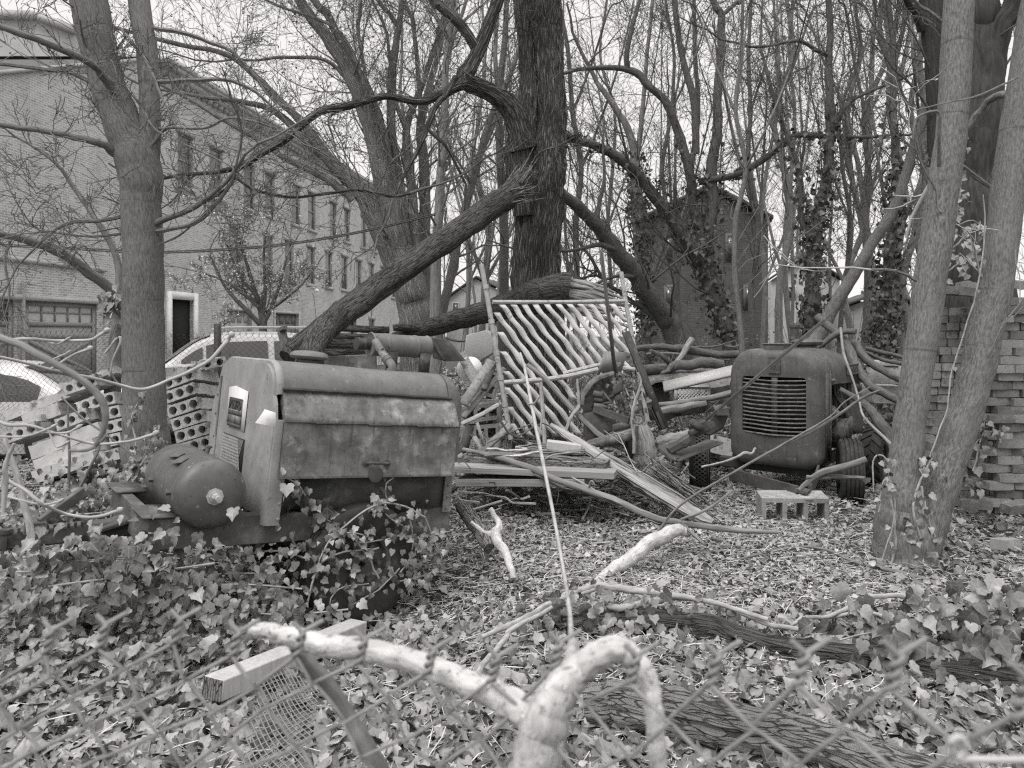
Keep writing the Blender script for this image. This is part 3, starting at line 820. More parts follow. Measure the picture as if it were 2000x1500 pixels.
# front end panel with both pods' profile
fp = arch(.0, .825, .0, W_, .17); fp = [(-.015, .02)] + [(-.05, .25), (-.06, .52), (-.03, .62), (0.0, .66)] + fp[1:-1] + [(W_, .66), (W_ + .05, .60), (W_ + .085, .5), (W_ + .085, .25), (W_ + .04, .02)]
mb = MB(); mb.prism([(-.028, a, b) for a, b in fp], (.022, 0, 0)); pn = B(mb, 'end_panel', M['panelpaint'], smooth=30)
mb = MB(); mb.prism([(-.034, .93, .01), (-.034, .955, .01), (-.034, .955, .72), (-.034, .93, .72)], (.005, 0, 0))
for z in (.2, .34, .48, .6): mb.lathe([(.007, 0), (.007, .006), (.003, .008)], Matrix.Translation((-.029, .99, z)) @ Matrix.Rotation(-math.pi / 2, 4, 'Y'), 8)
B(mb, 'panel_seam', M['rustpaint'], pn, smooth=30)
mb = MB(); rings = []
for z in np.linspace(-.015, .535, 9):
    o_ = -.055 if z > .25 else -.03 - .025 * max(0, z / .25)
    rings.append([(-.03, o_ + .02, z), (-.022, o_ - .012, z), (.0, o_ - .02, z), (.055, o_ - .018, z), (.062, o_ + .01, z), (.06, .03, z), (-.03, .03, z)])
mb.loft(rings); 
for z in (.02, .1, .22): mb.lathe([(.009, 0), (.009, .008), (.004, .011)], Matrix.Translation((.045, -.052, z)) @ Matrix.Rotation(math.pi / 2, 4, 'X'), 8)
B(mb, 'corner_post', M['panelpaint'], smooth=40)
# grille mesh low on the end panel
mb = MB()
for k in range(22):
    a0 = .38 + k * .018
    mb.tube([(-.037, a0, .16), (-.037, min(a0 + .11, .77), .16 + (min(a0 + .11, .77) - a0) * 2)], .0022, 3, False); mb.tube([(-.037, a0, .38), (-.037, min(a0 + .11, .77), .38 - (min(a0 + .11, .77) - a0) * 2)], .0022, 3, False)
gr = B(mb, 'mesh_screen', M['galv'], pn, smooth=False)
mb = MB(); mb.box((-.0305, .575, .27), (.003, .4, .225)); B(mb, 'screen_dark_sheet', M['void'], gr, smooth=False)  # black sheet painted as the unlit space behind the mesh
# posted notice
mb = MB(); nv = []
for (a, b, c_) in ((.39, .425, .0), (.74, .45, 0), (.745, .66, 0), (.62, .675, .0), (.5, .665, .0), (.385, .655, .0)): nv.append((-.035 - c_, a, b))
mb.prism(nv, (.0025, 0, 0)); nt_ = B(mb, 'notice', M['paper'], pn, smooth=False)
mb = MB(); x_ = -.041
def bar(a0, a1, z0, z1): mb.prism([(x_, a0, z0), (x_, a1, z0), (x_, a1, z1), (x_, a0, z1)], (.0022, 0, 0))
bar(.45, .70, .505, .530); bar(.45, .70, .435, .455); bar(.45, .458, .455, .505); bar(.692, .70, .455, .505); bar(.45, .456, .53, .605); bar(.694, .70, .53, .605); bar(.456, .694, .597, .605)
B(mb, 'notice_frame', M['ink'], nt_, smooth=False)
def lettering(txt, size, Mx, parent, m, name, sx=1., sy=1.):
    V_, F_ = text_geo(txt, size); V_ = V_ * np.array((sx, sy, 1)); Mm = np.array(Mx); V_ = V_ @ Mm[:3, :3].T + Mm[:3, 3]
    mb = MB(); mb.add(V_, F_); return mb.build(name, m, parent, smooth=False, local=True)
MT = Matrix(((0, 0, -1, x_), (-1, 0, 0, .575), (0, 1, 0, .564), (0, 0, 0, 1)))
lettering('POSTED', .105, MT, nt_, M['ink'], 'lettering', .56, .86)
mb = MB(); mb.prism([(x_ + .001, .46, .455), (x_ + .001, .69, .455), (x_ + .001, .69, .505), (x_ + .001, .46, .505)], (.0014, 0, 0)); B(mb, 'faded_print', M['rustpaint'], nt_, smooth=False)
# breather cap, exhaust elbow and muffler
mb = MB(); TM = Matrix.Translation((.33, .45, .825)); mb.lathe([(.06, 0), (.06, .035), (.085, .04), (.108, .045), (.116, .06), (.108, .078), (.085, .088), (.03, .094), (.004, .095)], TM, 28); B(mb, 'breather_cap', M['roofpaint'], smooth=50)
ax0, ax1 = Vector((.80, .60, 1.0)), Vector((1.25, .62, 1.02))
d_ = (ax1 - ax0); Rm = Matrix.Translation(ax0) @ d_.to_track_quat('Z', 'Y').to_matrix().to_4x4(); ln = d_.length
mb = MB(); mb.lathe([(.066, .004), (.078, -.004), (.082, .004), (.076, .012), (.075, .1), (.079, .104), (.079, .118), (.075, .122), (.075, .33), (.079, .334), (.079, .348), (.075, .352), (.075, ln - .02), (.082, ln - .01), (.078, ln), (.06, ln - .004)], Rm, 28); mf = B(mb, 'muffler', M['roofpaint'], smooth=40)
mb = MB(); mb.lathe([(.034, -.09), (.042, -.09), (.042, -.07), (.036, -.068), (.036, -.045), (.042, -.042), (.042, -.03), (.036, -.028), (.036, .01)], Rm @ Matrix.Translation((.02, 0, 0)), 16); B(mb, 'outlet_stub', M['darkmetal'], mf, smooth=40)
for q in (.14, .40):
    c_ = ax0 + d_ * (q / ln); mb = MB(); mb.prism([(c_.x - .04, c_.y - .07, .82), (c_.x + .04, c_.y - .07, .82), (c_.x + .04, c_.y - .07, c_.z - .04), (c_.x - .04, c_.y - .07, c_.z - .045)], (0, .008, 0)); B(mb, 'bracket', M['darkmetal'], mf, smooth=False)
mb = MB(); mb.tube(spl([(.80, .53, 1.02), (.815, .46, .96), (.83, .40, .905), (.845, .365, .88), (.85, .355, .855), (.85, .355, .82)], 4), .027, 12)
mb.tube([(.826, .41, .913), (.834, .386, .897)], .031, 12); mb.tube([(.85, .355, .85), (.85, .355, .835)], .036, 12); B(mb, 'exhaust_pipe', M['rustpaint'], mf)
mb = MB(); g2 = random.Random(4)
mb.tube(spl([(.78, .50, 1.0), (.83, .47, .97), (.86, .44, .98), (.83, .42, .99), (.80, .44, .96), (.84, .45, .94)], 4), .004, 5); B(mb, 'tie_wire', M['darkmetal'], mf)
# chassis, tank, drawbar
mb = MB(); mb.box((.29, .035, -.04), (1.72, .07, .155)); mb.box((.29, .965, -.04), (1.72, .07, .155)); mb.box((-.54, .5, -.04), (.06, .86, .155)); mb.box((-.1, .5, -.02), (.06, .86, .1)); mb.box((1.1, .5, -.02), (.06, .86, .1))
ch = B(mb, 'chassis', M['rust'], bevel=.006)
for v0 in (-.02, .7):
    mb = MB(); mb.prism([(-.60, v0, .042), (-.44, v0, .042), (-.44, v0 + .32, .042), (-.60, v0 + .32, .042)], (0, 0, .008)); B(mb, 'tank_saddle', M['rust'], ch, smooth=False)
TK = Matrix.Translation((-.30, -.03, .155)) @ Matrix.Rotation(-math.pi / 2, 4, 'X')
R_ = .172
prof = [(.002, -.075)] + [(R_ * math.sin(a), .0 - .075 * math.cos(a)) for a in np.linspace(.15, math.pi / 2, 9)]
prof += [(R_ + .0, .012), (R_ - .0025, .014), (R_ - .0025, .02), (R_ + .0, .022), (R_, .68)] + [(R_ * math.sin(a), .68 + .075 * math.cos(a)) for a in np.linspace(math.pi / 2 - .15, .02, 9)]
mb = MB(); mb.lathe(prof, TK, 48); tk = B(mb, 'pressure_tank', M['tank'], smooth=40)
mb = MB(); mb.lathe([(.042, -.078), (.042, -.062), (.03, -.06), (.03, -.085), (.021, -.085), (.021, -.125), (.016, -.125), (.016, -.15), (.006, -.151)], TK, 8); B(mb, 'drain_plug', M['galv'], tk, smooth=20)
mb = MB()
for z in (.08, .48): mb.lathe([(.016, R_ - .01), (.016, R_ + .022), (.006, R_ + .024)], TK @ Matrix.Translation((0, 0, z)) @ Matrix.Rotation(math.pi / 2, 4, 'Y') @ Matrix.Rotation(math.pi, 4, 'Y'), 6)
mb.lathe([(.012, R_ - .01), (.012, R_ + .03), (.018, R_ + .03), (.018, R_ + .04)], TK @ Matrix.Translation((0, 0, .3)) @ Matrix.Rotation(-math.pi / 2, 4, 'X') @ Matrix.Rotation(math.pi, 4, 'X') @ Matrix.Rotation(.25, 4, 'Y'), 8); B(mb, 'pipe_boss', M['tank'], tk, smooth=20)
for k, (z0, an) in enumerate(((.16, 2.05), (.30, 1.95))):
    mb = MB(); rings = []
    for i in range(6):
        a = an + i * .075; rr = R_ + .003 + .02 * max(0, i - 3) / 2
        p = lambda z, rr_: TK @ Vector((rr_ * math.cos(a), -rr_ * math.sin(a), z))
        rings.append([p(z0, rr), p(z0 + .11, rr), p(z0 + .11, rr + .003), p(z0, rr + .003)])
    mb.loft(rings); B(mb, 'loose_plate', M['tank'], tk, smooth=30)
mb = MB(); mb.beam((-.45, .5, -.09), (-1.9, .55, -.20), .11, .085); mb.beam((-.45, .5, -.02), (-.7, .5, -.1), .16, .03); db = B(mb, 'drawbar', M['rust'], bevel=.01)
mb = MB()
for k in range(12): mb.box((-.75 - k * .03, .462, -.063 - .002 * k), (.012, .02, .02))
mb.tube([(-1.1, .46, -.12), (-1.1, .44, -.2), (-1.09, .45, -.26)], .012, 6); mb.lathe([(.03, 0), (.03, .02)], Matrix.Translation((-1.1, .48, -.1)), 12); B(mb, 'chain_hook', M['darkmetal'], db)
mb = MB(); mb.beam((-.98, .30, -.02), (-.80, .36, .12), .035, .05); mb.box((-1.0, .29, -.04), (.09, .05, .06)); B(mb, 'jack_lever', M['rust'], db, bevel=.005)
mb = MB(); mb.beam((-.72, .30, -.1), (-.72, .30, -.52), .07, .07, (0, 1, 0)); mb.box((-.72, .30, -.5), (.16, .16, .02)); B(mb, 'jack_leg', M['rust'], db, bevel=.005)
wheel(cp, 'wheel', (.545, -.03, -.25), (0, 1, 0), .335, .17, 'rib', .5)
wheel(cp, 'wheel', (.545, 1.03, -.25), (0, 1, 0), .335, .17, 'rib', .5)
mb = MB(); mb.tube([(.545, -.02, -.25), (.545, 1.02, -.25)], .03, 8); B(mb, 'axle', M['darkmetal'])
mb = MB()
for v0 in (.08, .92):
    for k in range(3): mb.beam((.25 + .05 * k, v0, -.10 - .018 * k), (.84 - .05 * k, v0, -.10 - .018 * k), .05, .012)
B(mb, 'leaf_spring', M['darkmetal'])
# torn paper hanging at the corner
mb = MB(); g3 = np.array([[P(498, 826, 3.74), P(518, 830, 3.70), P(538, 832, 3.73)], [P(508, 813, 3.75), P(522, 816, 3.69), P(539, 820, 3.72)], [P(517, 799, 3.76), P(528, 803, 3.72), P(538, 806, 3.73)]])
for d in (0, .002): mb.loft(np.array(g3) + np.array((0, d, 0)), False, False)
tag(mb.build('torn_paper', M['paper'], smooth=False), 'scrap of torn white paper caught on the corner of the compressor', 'paper')

# ------------------------------------------------------------------ the tractor on the right
MTt = Matrix.Translation((2.11, 7.2, 0)) @ Matrix(((.77, .64, 0), (-.64, .77, 0), (0, 0, 1))).to_4x4()
tr = thing('tractor', 'derelict small tractor with a barred radiator grille and rounded bonnet', 'tractor', MTt)
def T_(mb, name, m, parent=None, **k): return mb.build(name, m, parent or tr, local=True, **k)
TW = .86
def rrect(x0, x1, z0, z1, rt, rb, n=8):
    p = []
    for cx_, cz, r, a0 in ((x0 + rb, z0 + rb, rb, 180), (x1 - rb, z0 + rb, rb, 270), (x1 - rt, z1 - rt, rt, 0), (x0 + rt, z1 - rt, rt, 90)):
        for i in range(n + 1):
            a = math.radians(a0 + 90 * i / n); p.append((cx_ + r * math.cos(a), cz + r * math.sin(a)))
    return p
def offset(poly, d, c=(TW / 2, .9)):
    return [(c[0] + (x - c[0]) * (1 - d / (TW / 2)), c[1] + (z - c[1]) * (1 - d / .5)) for x, z in poly]
op = rrect(0, TW, .30, 1.40, .24, .14); ip = rrect(.14, .735, .60, 1.14, .03, .03)
mb = MB(); rings = [[(x, .30, z) for x, z in op], [(x, .04, z) for x, z in op], [(x, .005, z) for x, z in offset(op, .012)], [(x, -.02, z) for x, z in offset(op, .04)], [(x, -.032, z) for x, z in offset(op, .075)]]
rings += [[(x, -.03, z) for x, z in ip], [(x, .06, z) for x, z in ip]]
mb.loft(rings, False); sh = T_(mb, 'radiator_shell', M['tractor'], smooth=40)
mb = MB()
for k in range(14):
    z = 1.115 - k * .0385; b = .004 * math.sin(k * 7)
    mb.tube(spl([(.135, -.012, z), (.25, -.032, z - .006 + b), (.44, -.045, z - .012), (.62, -.034, z - .006 - b), (.74, -.012, z)], 4), .0075, 6)
T_(mb, 'grille', M['rustpaint'], sh, smooth=50)
mb = MB(); mb.box((.445, -.018, .87), (.055, .012, .56)); T_(mb, 'centre_strip', M['tractor'], sh, smooth=False)
mb = MB(); mb.box((.44, .07, .87), (.62, .02, .56))
for k in range(60): mb.box((.145 + k * .0102, .05, .87), (.003, .022, .55))
for k in range(5): mb.box((.2 + k * .12, .036, .87), (.006, .01, .55))
T_(mb, 'radiator_core', M['core'], sh, smooth=False)
mb = MB(); mb.prism([(x, -.043, z) for x, z in rrect(.395, .505, 1.175, 1.325, .008, .008, 2)], (0, .035, 0)); mb.prism([(x, -.046, z) for x, z in rrect(.395, .505, 1.175, 1.183, .003, .003, 2)], (0, .004, 0)); mb.prism([(x, -.046, z) for x, z in rrect(.395, .505, 1.317, 1.325, .003, .003, 2)], (0, .004, 0)); mb.prism([(x, -.046, z) for x, z in rrect(.395, .402, 1.184, 1.316, .003, .003, 2)], (0, .004, 0)); mb.prism([(x, -.046, z) for x, z in rrect(.498, .505, 1.184, 1.316, .003, .003, 2)], (0, .004, 0)); em = T_(mb, 'emblem', M['tractor'], sh, smooth=30)
for txt, sx, dx in (('R', -.62, -.016), ('I', .8, .0), ('R', .62, .016)):
    lettering(txt, .115, Matrix(((1, 0, 0, .45 + dx), (0, 0, -1, -.0445), (0, 1, 0, 1.25), (0, 0, 0, 1))), em, M['rustpaint'], 'letter', sx, 1)
mb = MB()
for z in (.5, .62, .74, .86, .98): mb.lathe([(.008, 0), (.008, .005), (.003, .008)], Matrix.Translation((.868, .10 if z > .55 else .2, z)) @ Matrix.Rotation(math.pi / 2, 4, 'Y'), 8)
mb.box((.863, .16, .78), (.006, .11, .8)); mb.box((.864, .24, .78), (.012, .02, .84)); T_(mb, 'side_strip', M['tractor'], sh, smooth=False)
# bonnet
mb = MB(); rings = []
hp = arch(1.07, 1.405, -.004, TW + .004, .26, 8)
for k, vv in enumerate((.31, .5, .75, 1.0, 1.12, 1.18, 1.2)):
    dz = (0, 0, -.008, -.03, -.06, -.1, -.14)[k]; sc = (1, 1, .995, .98, .95, .9, .84)[k]
    out = [(TW / 2 + (a - TW / 2) * sc, vv, max(1.06, b + dz)) for a, b in hp]
    inn = [(TW / 2 + (a - TW / 2) * (sc - .03), vv, max(1.06, b + dz - .012)) for a, b in hp[::-1]]
    rings.append(out + inn)
mb.loft(rings); bn = T_(mb, 'bonnet', M['tractor'], smooth=50)
mb = MB(); mb.box((TW + .012, .93, 1.19), (.02, .34, .105)); mb.box((TW + .018, .93, 1.237), (.02, .34, .012)); mb.box((TW + .018, .93, 1.143), (.02, .34, .012)); bd = T_(mb, 'badge', M['tractor'], bn, bevel=.004)
lettering('GYRO-FLOW', .055, Matrix(((0, 0, 1, TW + .023), (1, 0, 0, .93), (0, 1, 0, 1.19), (0, 0, 0, 1))), bd, M['rustpaint'], 'lettering', .9, 1.2)
mb = MB(); mb.box((.42, .12, 1.415), (.19, .2, .05)); mb.box((.42, .12, 1.445), (.21, .22, .014)); T_(mb, 'filler_hatch', M['tractor'], sh, bevel=.012)
mb = MB(); mb.lathe([(.042, 0), (.042, .12), (.05, .125), (.05, .145), (.042, .15), (.042, .24), (.052, .245), (.052, .27)], Matrix.Translation((.33, .85, 1.36)), 16); T_(mb, 'exhaust_stack', M['rust'], bn, smooth=40)
mb = MB(); mb.lathe([(.09, 0), (.09, .035), (.12, .04), (.145, .055), (.15, .075), (.135, .095), (.09, .105), (.004, .108)], Matrix.Translation((.50, .72, 1.385)), 28); T_(mb, 'air_cap', M['tractor'], bn, smooth=50)
mb = MB()
for z in (.0, .03, -.03): mb.lathe([(.012, 0), (.012, .02), (.005, .024)], Matrix.Translation((.862, .29 + z, 1.11)) @ Matrix.Rotation(math.pi / 2, 4, 'Y'), 6)
mb.box((.868, .29, 1.11), (.012, .12, .03)); T_(mb, 'bonnet_catch', M['rustpaint'], bn, smooth=30)
# engine
mb = MB(); mb.box((.43, .72, .68), (.42, .78, .42)); mb.box((.43, .72, .95), (.26, .7, .16)); mb.box((.43, .7, .45), (.3, .9, .12)); en = T_(mb, 'engine_block', M['darkmetal'], bevel=.02)
mb = MB()
for k in range(5): mb.tube([(.64, .45 + .13 * k, .92), (.72, .47 + .13 * k, .88), (.73, .5 + .13 * k, .72)], .022, 8)
T_(mb, 'manifold', M['rust'], en)
mb = MB(); mb.lathe([(.05, 0), (.06, .02), (.06, .11), (.068, .112), (.068, .125), (.03, .13)], Matrix.Translation((.74, .42, .92)), 16); T_(mb, 'oil_filter', M['tractor'], en, smooth=40)
mb = MB(); mb.lathe([(.03, 0), (.05, .01), (.05, .07), (.035, .08), (.02, .12)], Matrix.Translation((.78, .40, .80)) @ Matrix.Rotation(math.pi / 2, 4, 'Y'), 14); mb.lathe([(.05, 0), (.055, .14), (.03, .16)], Matrix.Translation((.76, .48, .8)) @ Matrix.Rotation(-math.pi / 2, 4, 'X'), 14); mb.tube(spl([(.82, .42, .8), (.86, .43, .74), (.84, .46, .68), (.8, .5, .64)], 4), .014, 6); T_(mb, 'carburettor', M['rustpaint'], en, smooth=40)
mb = MB(); mb.box((.80, .72, .60), (.18, .22, .17), Matrix.Rotation(.3, 4, 'X'))
for k in range(7): mb.box((.895, .635 + .028 * k, .60 + .009 * k), (.03, .010, .17), Matrix.Rotation(.3, 4, 'X'))
T_(mb, 'finned_cooler', M['rustpaint'], en, smooth=False)
mb = MB()
for k in range(3): mb.tube(spl([(.79 + .015 * k, .60 + .03 * k, 1.08), (.80 + .015 * k, .62 + .03 * k, .95), (.84, .72 + .04 * k, .82 - .02 * k), (.84, .9 + .04 * k, .62)], 5), .012, 6)
mb.tube([(.78, .85, 1.08), (.78, .86, .6)], .014, 6); mb.tube([(.8, 1.02, 1.08), (.82, 1.02, .5)], .018, 6); T_(mb, 'fuel_pipes', M['rust'], en)
mb = MB(); mb.lathe([(.02, -.03), (.26, -.02), (.28, .0), (.28, .05), (.24, .07), (.02, .08)], Matrix.Translation((.74, 1.22, .78)) @ Matrix.Rotation(math.radians(75), 4, 'Y'), 32); T_(mb, 'flywheel_cover', M['tractor'], en, smooth=40)
mb = MB(); mb.box((.43, 1.22, .7), (.7, .05, .7)); T_(mb, 'bulkhead', M['darkmetal'], en, bevel=.01)
mb = MB(); mb.beam((.15, .1, .32), (.15, 2.1, .32), .07, .1); mb.beam((.71, .1, .32), (.71, 2.1, .32), .07, .1); mb.box((.43, .18, .27), (1.2, .09, .1)); fr = T_(mb, 'frame', M['darkmetal'], bevel=.01)
mb = MB(); mb.box((.43, 1.6, .95), (.6, .5, .08)); mb.box((.43, 1.85, 1.1), (.55, .06, .35)); T_(mb, 'seat', M['darkmetal'], bevel=.03)
wheel(tr, 'wheel', (-.30, -.02, .29), (.907, .43, 0), .295, .2, 'diamond', .5)
wheel(tr, 'wheel', (1.03, .26, .29), (.93, .36, 0), .30, .2, 'rib', .5)
wheel(tr, 'wheel', (1.04, 1.15, .30), (1, .0, 0), .32, .2, 'lug', .5)
wheel(tr, 'wheel', (-.2, 1.5, .32), (1, .0, 0), .34, .22, 'lug', .5)
# drawbar with its eye, resting on the cinder block
ey = P(1577, 971, 6.0)
Wt = lambda p: MTt.inverted() @ Vector(p)
mb = MB(); mb.beam(Wt(P(1425, 925, 6.85)), Wt(P(1558, 962, 6.08)), .02, .11); mb.beam(Wt(P(1592, 940, 6.35)), Wt(P(1581, 958, 6.12)), .02, .09); mb.beam(Wt(P(1592, 938, 6.36)), Wt(P(1600, 915, 6.75)), .02, .1); mb.beam(Wt(P(1556, 955, 6.1)), Wt(P(1580, 962, 6.04)), .10, .03); tb_ = T_(mb, 'tow_bar', M['rust'], bevel=.004)
mb = MB(); rings = []
e_ = Wt(ey)
for i in range(25):
    a = 2 * math.pi * i / 24; cc = e_ + Vector((math.cos(a), math.sin(a), 0)) * .062; rings.append([cc + (Vector((math.cos(a), math.sin(a), 0)) * math.cos(b) + Vector((0, 0, 1)) * math.sin(b)) * .018 for b in np.linspace(0, 2 * math.pi, 10, endpoint=False)])
mb.loft(rings, False); T_(mb, 'tow_eye', M['galv'], tb_, smooth=50)

# ------------------------------------------------------------------ trees
def perp(d, g):
    a = g.normal(0, 1, 3); a -= d * (a @ d); return a / (np.linalg.norm(a) + 1e-9)

def grow(mb, p, d, Ln, r, lvl, g, up=.12, wig=.19, n=5, dens=1.0, rmin=.0034):
    n = n if lvl < 2 else n + 2
    pts = [p]; dd = d; dirs = [d]
    st = Ln / (n - 1)
    for _ in range(n - 1):
        dd = dd + g.normal(0, wig, 3); dd[2] += up * .5; dd = dd / np.linalg.norm(dd)
        p = p + dd * st; pts.append(p); dirs.append(dd)
    pts = np.array(pts); rad = np.linspace(r, max(rmin, r * .42), n)
    mb.tube(pts, rad, 3 if r < .012 else 5 if r < .04 else 7, False)
    mb.tips.append(pts[-1])
    if lvl > 0:
        k = max(1, int(round((g.integers(3, 6) if lvl > 1 else g.integers(3, 7)) * dens)))
        for t in np.sort(g.uniform(.2, 1, k)):
            i = min(int(t * (n - 1)), n - 2); f = t * (n - 1) - i
            q = pts[i] * (1 - f) + pts[i + 1] * f
            sp = g.uniform(.55, 1.0)
            nd = dirs[i] * math.cos(sp) + perp(dirs[i], g) * math.sin(sp)
            rr = float(np.interp(t, np.linspace(0, 1, n), rad))
            grow(mb, q, nd, Ln * g.uniform(.4, .7) * (1.1 - .35 * t), max(rmin, rr * g.uniform(.45, .7)), lvl - 1, g, up, wig, 5, dens, rmin)

def buds(mb, size, frac, g):
    tips = np.array(mb.tips)
    if len(tips) == 0: return
    tips = tips[g.random(len(tips)) < frac]; n = len(tips)
    if n == 0: return
    a = g.normal(0, 1, (n, 3)); a /= np.linalg.norm(a, axis=1, keepdims=True); b = np.cross(a, g.normal(0, 1, (n, 3))); b /= np.linalg.norm(b, axis=1, keepdims=True) + 1e-9
    s = size * g.uniform(.5, 1.3, (n, 1))
    V = np.stack([tips, tips + a * s * .6 + b * s * .35, tips + a * s * 1.3, tips + a * s * .6 - b * s * .35], 1).reshape(-1, 3)
    mb.add(V, np.arange(4 * n).reshape(-1, 4))

def tree(name, label, stems, m, seed, twigs=(10, 1.2, .3), lvl=2, mtw=None, group=None, bud=.0, up=.12, cat='tree', ext=True, k=14, lump=.05, fur=0, tmin=.25, dens=1.0, side=None, wobble=.06):
    """stems: pixel rows (x, y, depth, width); the first stem carries the base"""
    g = np.random.default_rng(seed)
    base = pix(stems[0])[0]
    t = thing(name, label, cat, (base[0], base[1], float(gz(base[0], base[1]))), group)
    mb = MB(); cr = MB()
    for si, st in enumerate(stems):
        r = pix(st)
        if si == 0:
            b0 = r[0].copy(); gzv = float(gz(b0[0], b0[1])) - .08
            if b0[2] > gzv + .02 and abs(b0[2] - gzv) < 4:
                sl_ = (r[0, :2] - r[1, :2]) / max(.2, abs(r[0, 2] - r[1, 2])) * (b0[2] - gzv) * .5
                r = np.vstack([[b0[0] + sl_[0], b0[1] + sl_[1], gzv, b0[3] * 1.18], r])
        if ext and st[-1][1] <= 8:
            d = r[-1, :3] - r[-2, :3]; d = d / np.linalg.norm(d); e = []
            L = 3.0 * st[-1][2] / 10
            for q in (.5, 1.0): e.append(list(r[-1, :3] + d * L * q + np.array((0, 0, .2 * L * q))) + [r[-1, 3] * (1 - .45 * q)])
            r = np.vstack([r, e])
        big = st[0][3] * st[0][2] / F > .12
        if big or si == 0:
            rs = logtube(mb, r, k, 6, lump, seed + si, True, wobble, fur)
        else:
            rs = wob(spl(r, 5), .12, seed + si); mb.tube(rs[:, :3], rs[:, 3], 7 if rs[0, 3] > .03 else 5)
        nt_, Lt, rf = twigs
        n = len(rs)
        ln = np.linalg.norm(np.diff(rs[:, :3], axis=0), axis=1).sum()
        for _ in range(int(nt_ * max(.5, min(2.5, ln / 3)))):
            q = g.uniform(tmin if si == 0 else .12, 1); i = min(int(q * (n - 1)), n - 2)
            dd = rs[i + 1, :3] - rs[i, :3]; dd /= np.linalg.norm(dd) + 1e-9
            a = g.uniform(.5, 1.15); pv = perp(dd, g)
            if side is not None and pv @ np.array(side) < 0: pv = -pv
            nd = dd * math.cos(a) + pv * math.sin(a)
            r0 = min(rs[i, 3] * rf * g.uniform(.5, 1.2), .05)
            grow(cr, rs[i, :3] + pv * rs[i, 3] * .7, nd, Lt * g.uniform(.5, 1.3) * (1.15 - .4 * q), max(.003, r0), lvl, g, up, dens=dens)
        grow(cr, rs[-1, :3], (rs[-1, :3] - rs[-2, :3]) / np.linalg.norm(rs[-1, :3] - rs[-2, :3]), Lt * 1.2, max(.003, rs[-1, 3]), lvl, g, up, dens=dens)
    mb.build('trunk', m, t, smooth=60)
    if bud: buds(cr, bud, .7, g)
    if cr.tb: cr.build('crown', mtw or m, t, smooth=True)
    return t

# --- the two grey maples that frame the picture
tree('maple_tree', 'grey maple with a forked trunk standing behind the pressure tank', [
    [(292, 905, 7.0, 96), (285, 850, 7.0, 82), (282, 780, 7, 77), (279, 600, 7, 75), (279, 500, 7, 73), (276, 400, 7, 74), (272, 330, 7, 80), (248, 260, 7, 72), (222, 200, 6.98, 66), (195, 110, 6.95, 65), (174, 0, 6.9, 67)],
    [(283, 340, 7, 50), (292, 260, 7.02, 40), (292, 200, 7.02, 38), (285, 100, 7.05, 38), (271, 0, 7.1, 39)],
    [(225, 185, 6.9, 20), (200, 148, 6.7, 16), (170, 120, 6.5, 14), (100, 88, 6.2, 13), (40, 66, 6, 13), (-40, 36, 5.9, 12)],
    [(190, 168, 6.98, 10), (140, 142, 6.95, 9), (95, 136, 6.9, 8), (0, 125, 6.8, 7)],
    [(225, 300, 6.9, 20), (205, 285, 6.8, 15), (180, 275, 6.7, 14), (135, 266, 6.6, 13), (90, 257, 6.5, 12), (0, 243, 6.4, 11), (-60, 235, 6.3, 10)],
    [(250, 418, 6.95, 9), (200, 430, 6.8, 8), (130, 436, 6.7, 7), (82, 470, 6.6, 5)],
    [(250, 455, 6.95, 6), (180, 462, 6.8, 5), (115, 455, 6.7, 4)],
    [(305, 436, 6.95, 13), (350, 418, 6.8, 11), (380, 405, 6.7, 10), (410, 382, 6.6, 9), (450, 345, 6.5, 8), (480, 300, 6.4, 6)],
    [(305, 452, 6.95, 11), (350, 445, 6.8, 9), (390, 430, 6.7, 9), (420, 400, 6.6, 8), (450, 360, 6.5, 6), (462, 320, 6.4, 5)],
    [(305, 480, 6.95, 4), (350, 460, 6.9, 4), (390, 425, 6.8, 3), (420, 395, 6.7, 3)],
    [(310, 252, 7, 8), (340, 250, 6.9, 6), (400, 250, 6.8, 6), (450, 230, 6.7, 5), (510, 240, 6.6, 4)],
    [(300, 160, 7, 10), (380, 157, 7.1, 9), (440, 157, 7.2, 8), (490, 175, 7.3, 7), (540, 215, 7.4, 5)],
    [(300, 55, 7.05, 9), (360, 65, 7.1, 9), (400, 80, 7.2, 8), (450, 100, 7.3, 7), (500, 150, 7.4, 5)],
    [(235, 55, 6.9, 6), (280, 110, 6.7, 5), (300, 150, 6.6, 5), (320, 200, 6.5, 4), (345, 240, 6.5, 3)],
    [(283, 220, 6.85, 4), (300, 250, 6.8, 4), (345, 275, 6.7, 4), (400, 300, 6.6, 3.5), (455, 328, 6.5, 3), (490, 365, 6.5, 2)],
], M['maple'], 11, (7, .75, .09), 2, M['thin'], bud=.018, k=26, lump=.03, tmin=.5, wobble=.03)
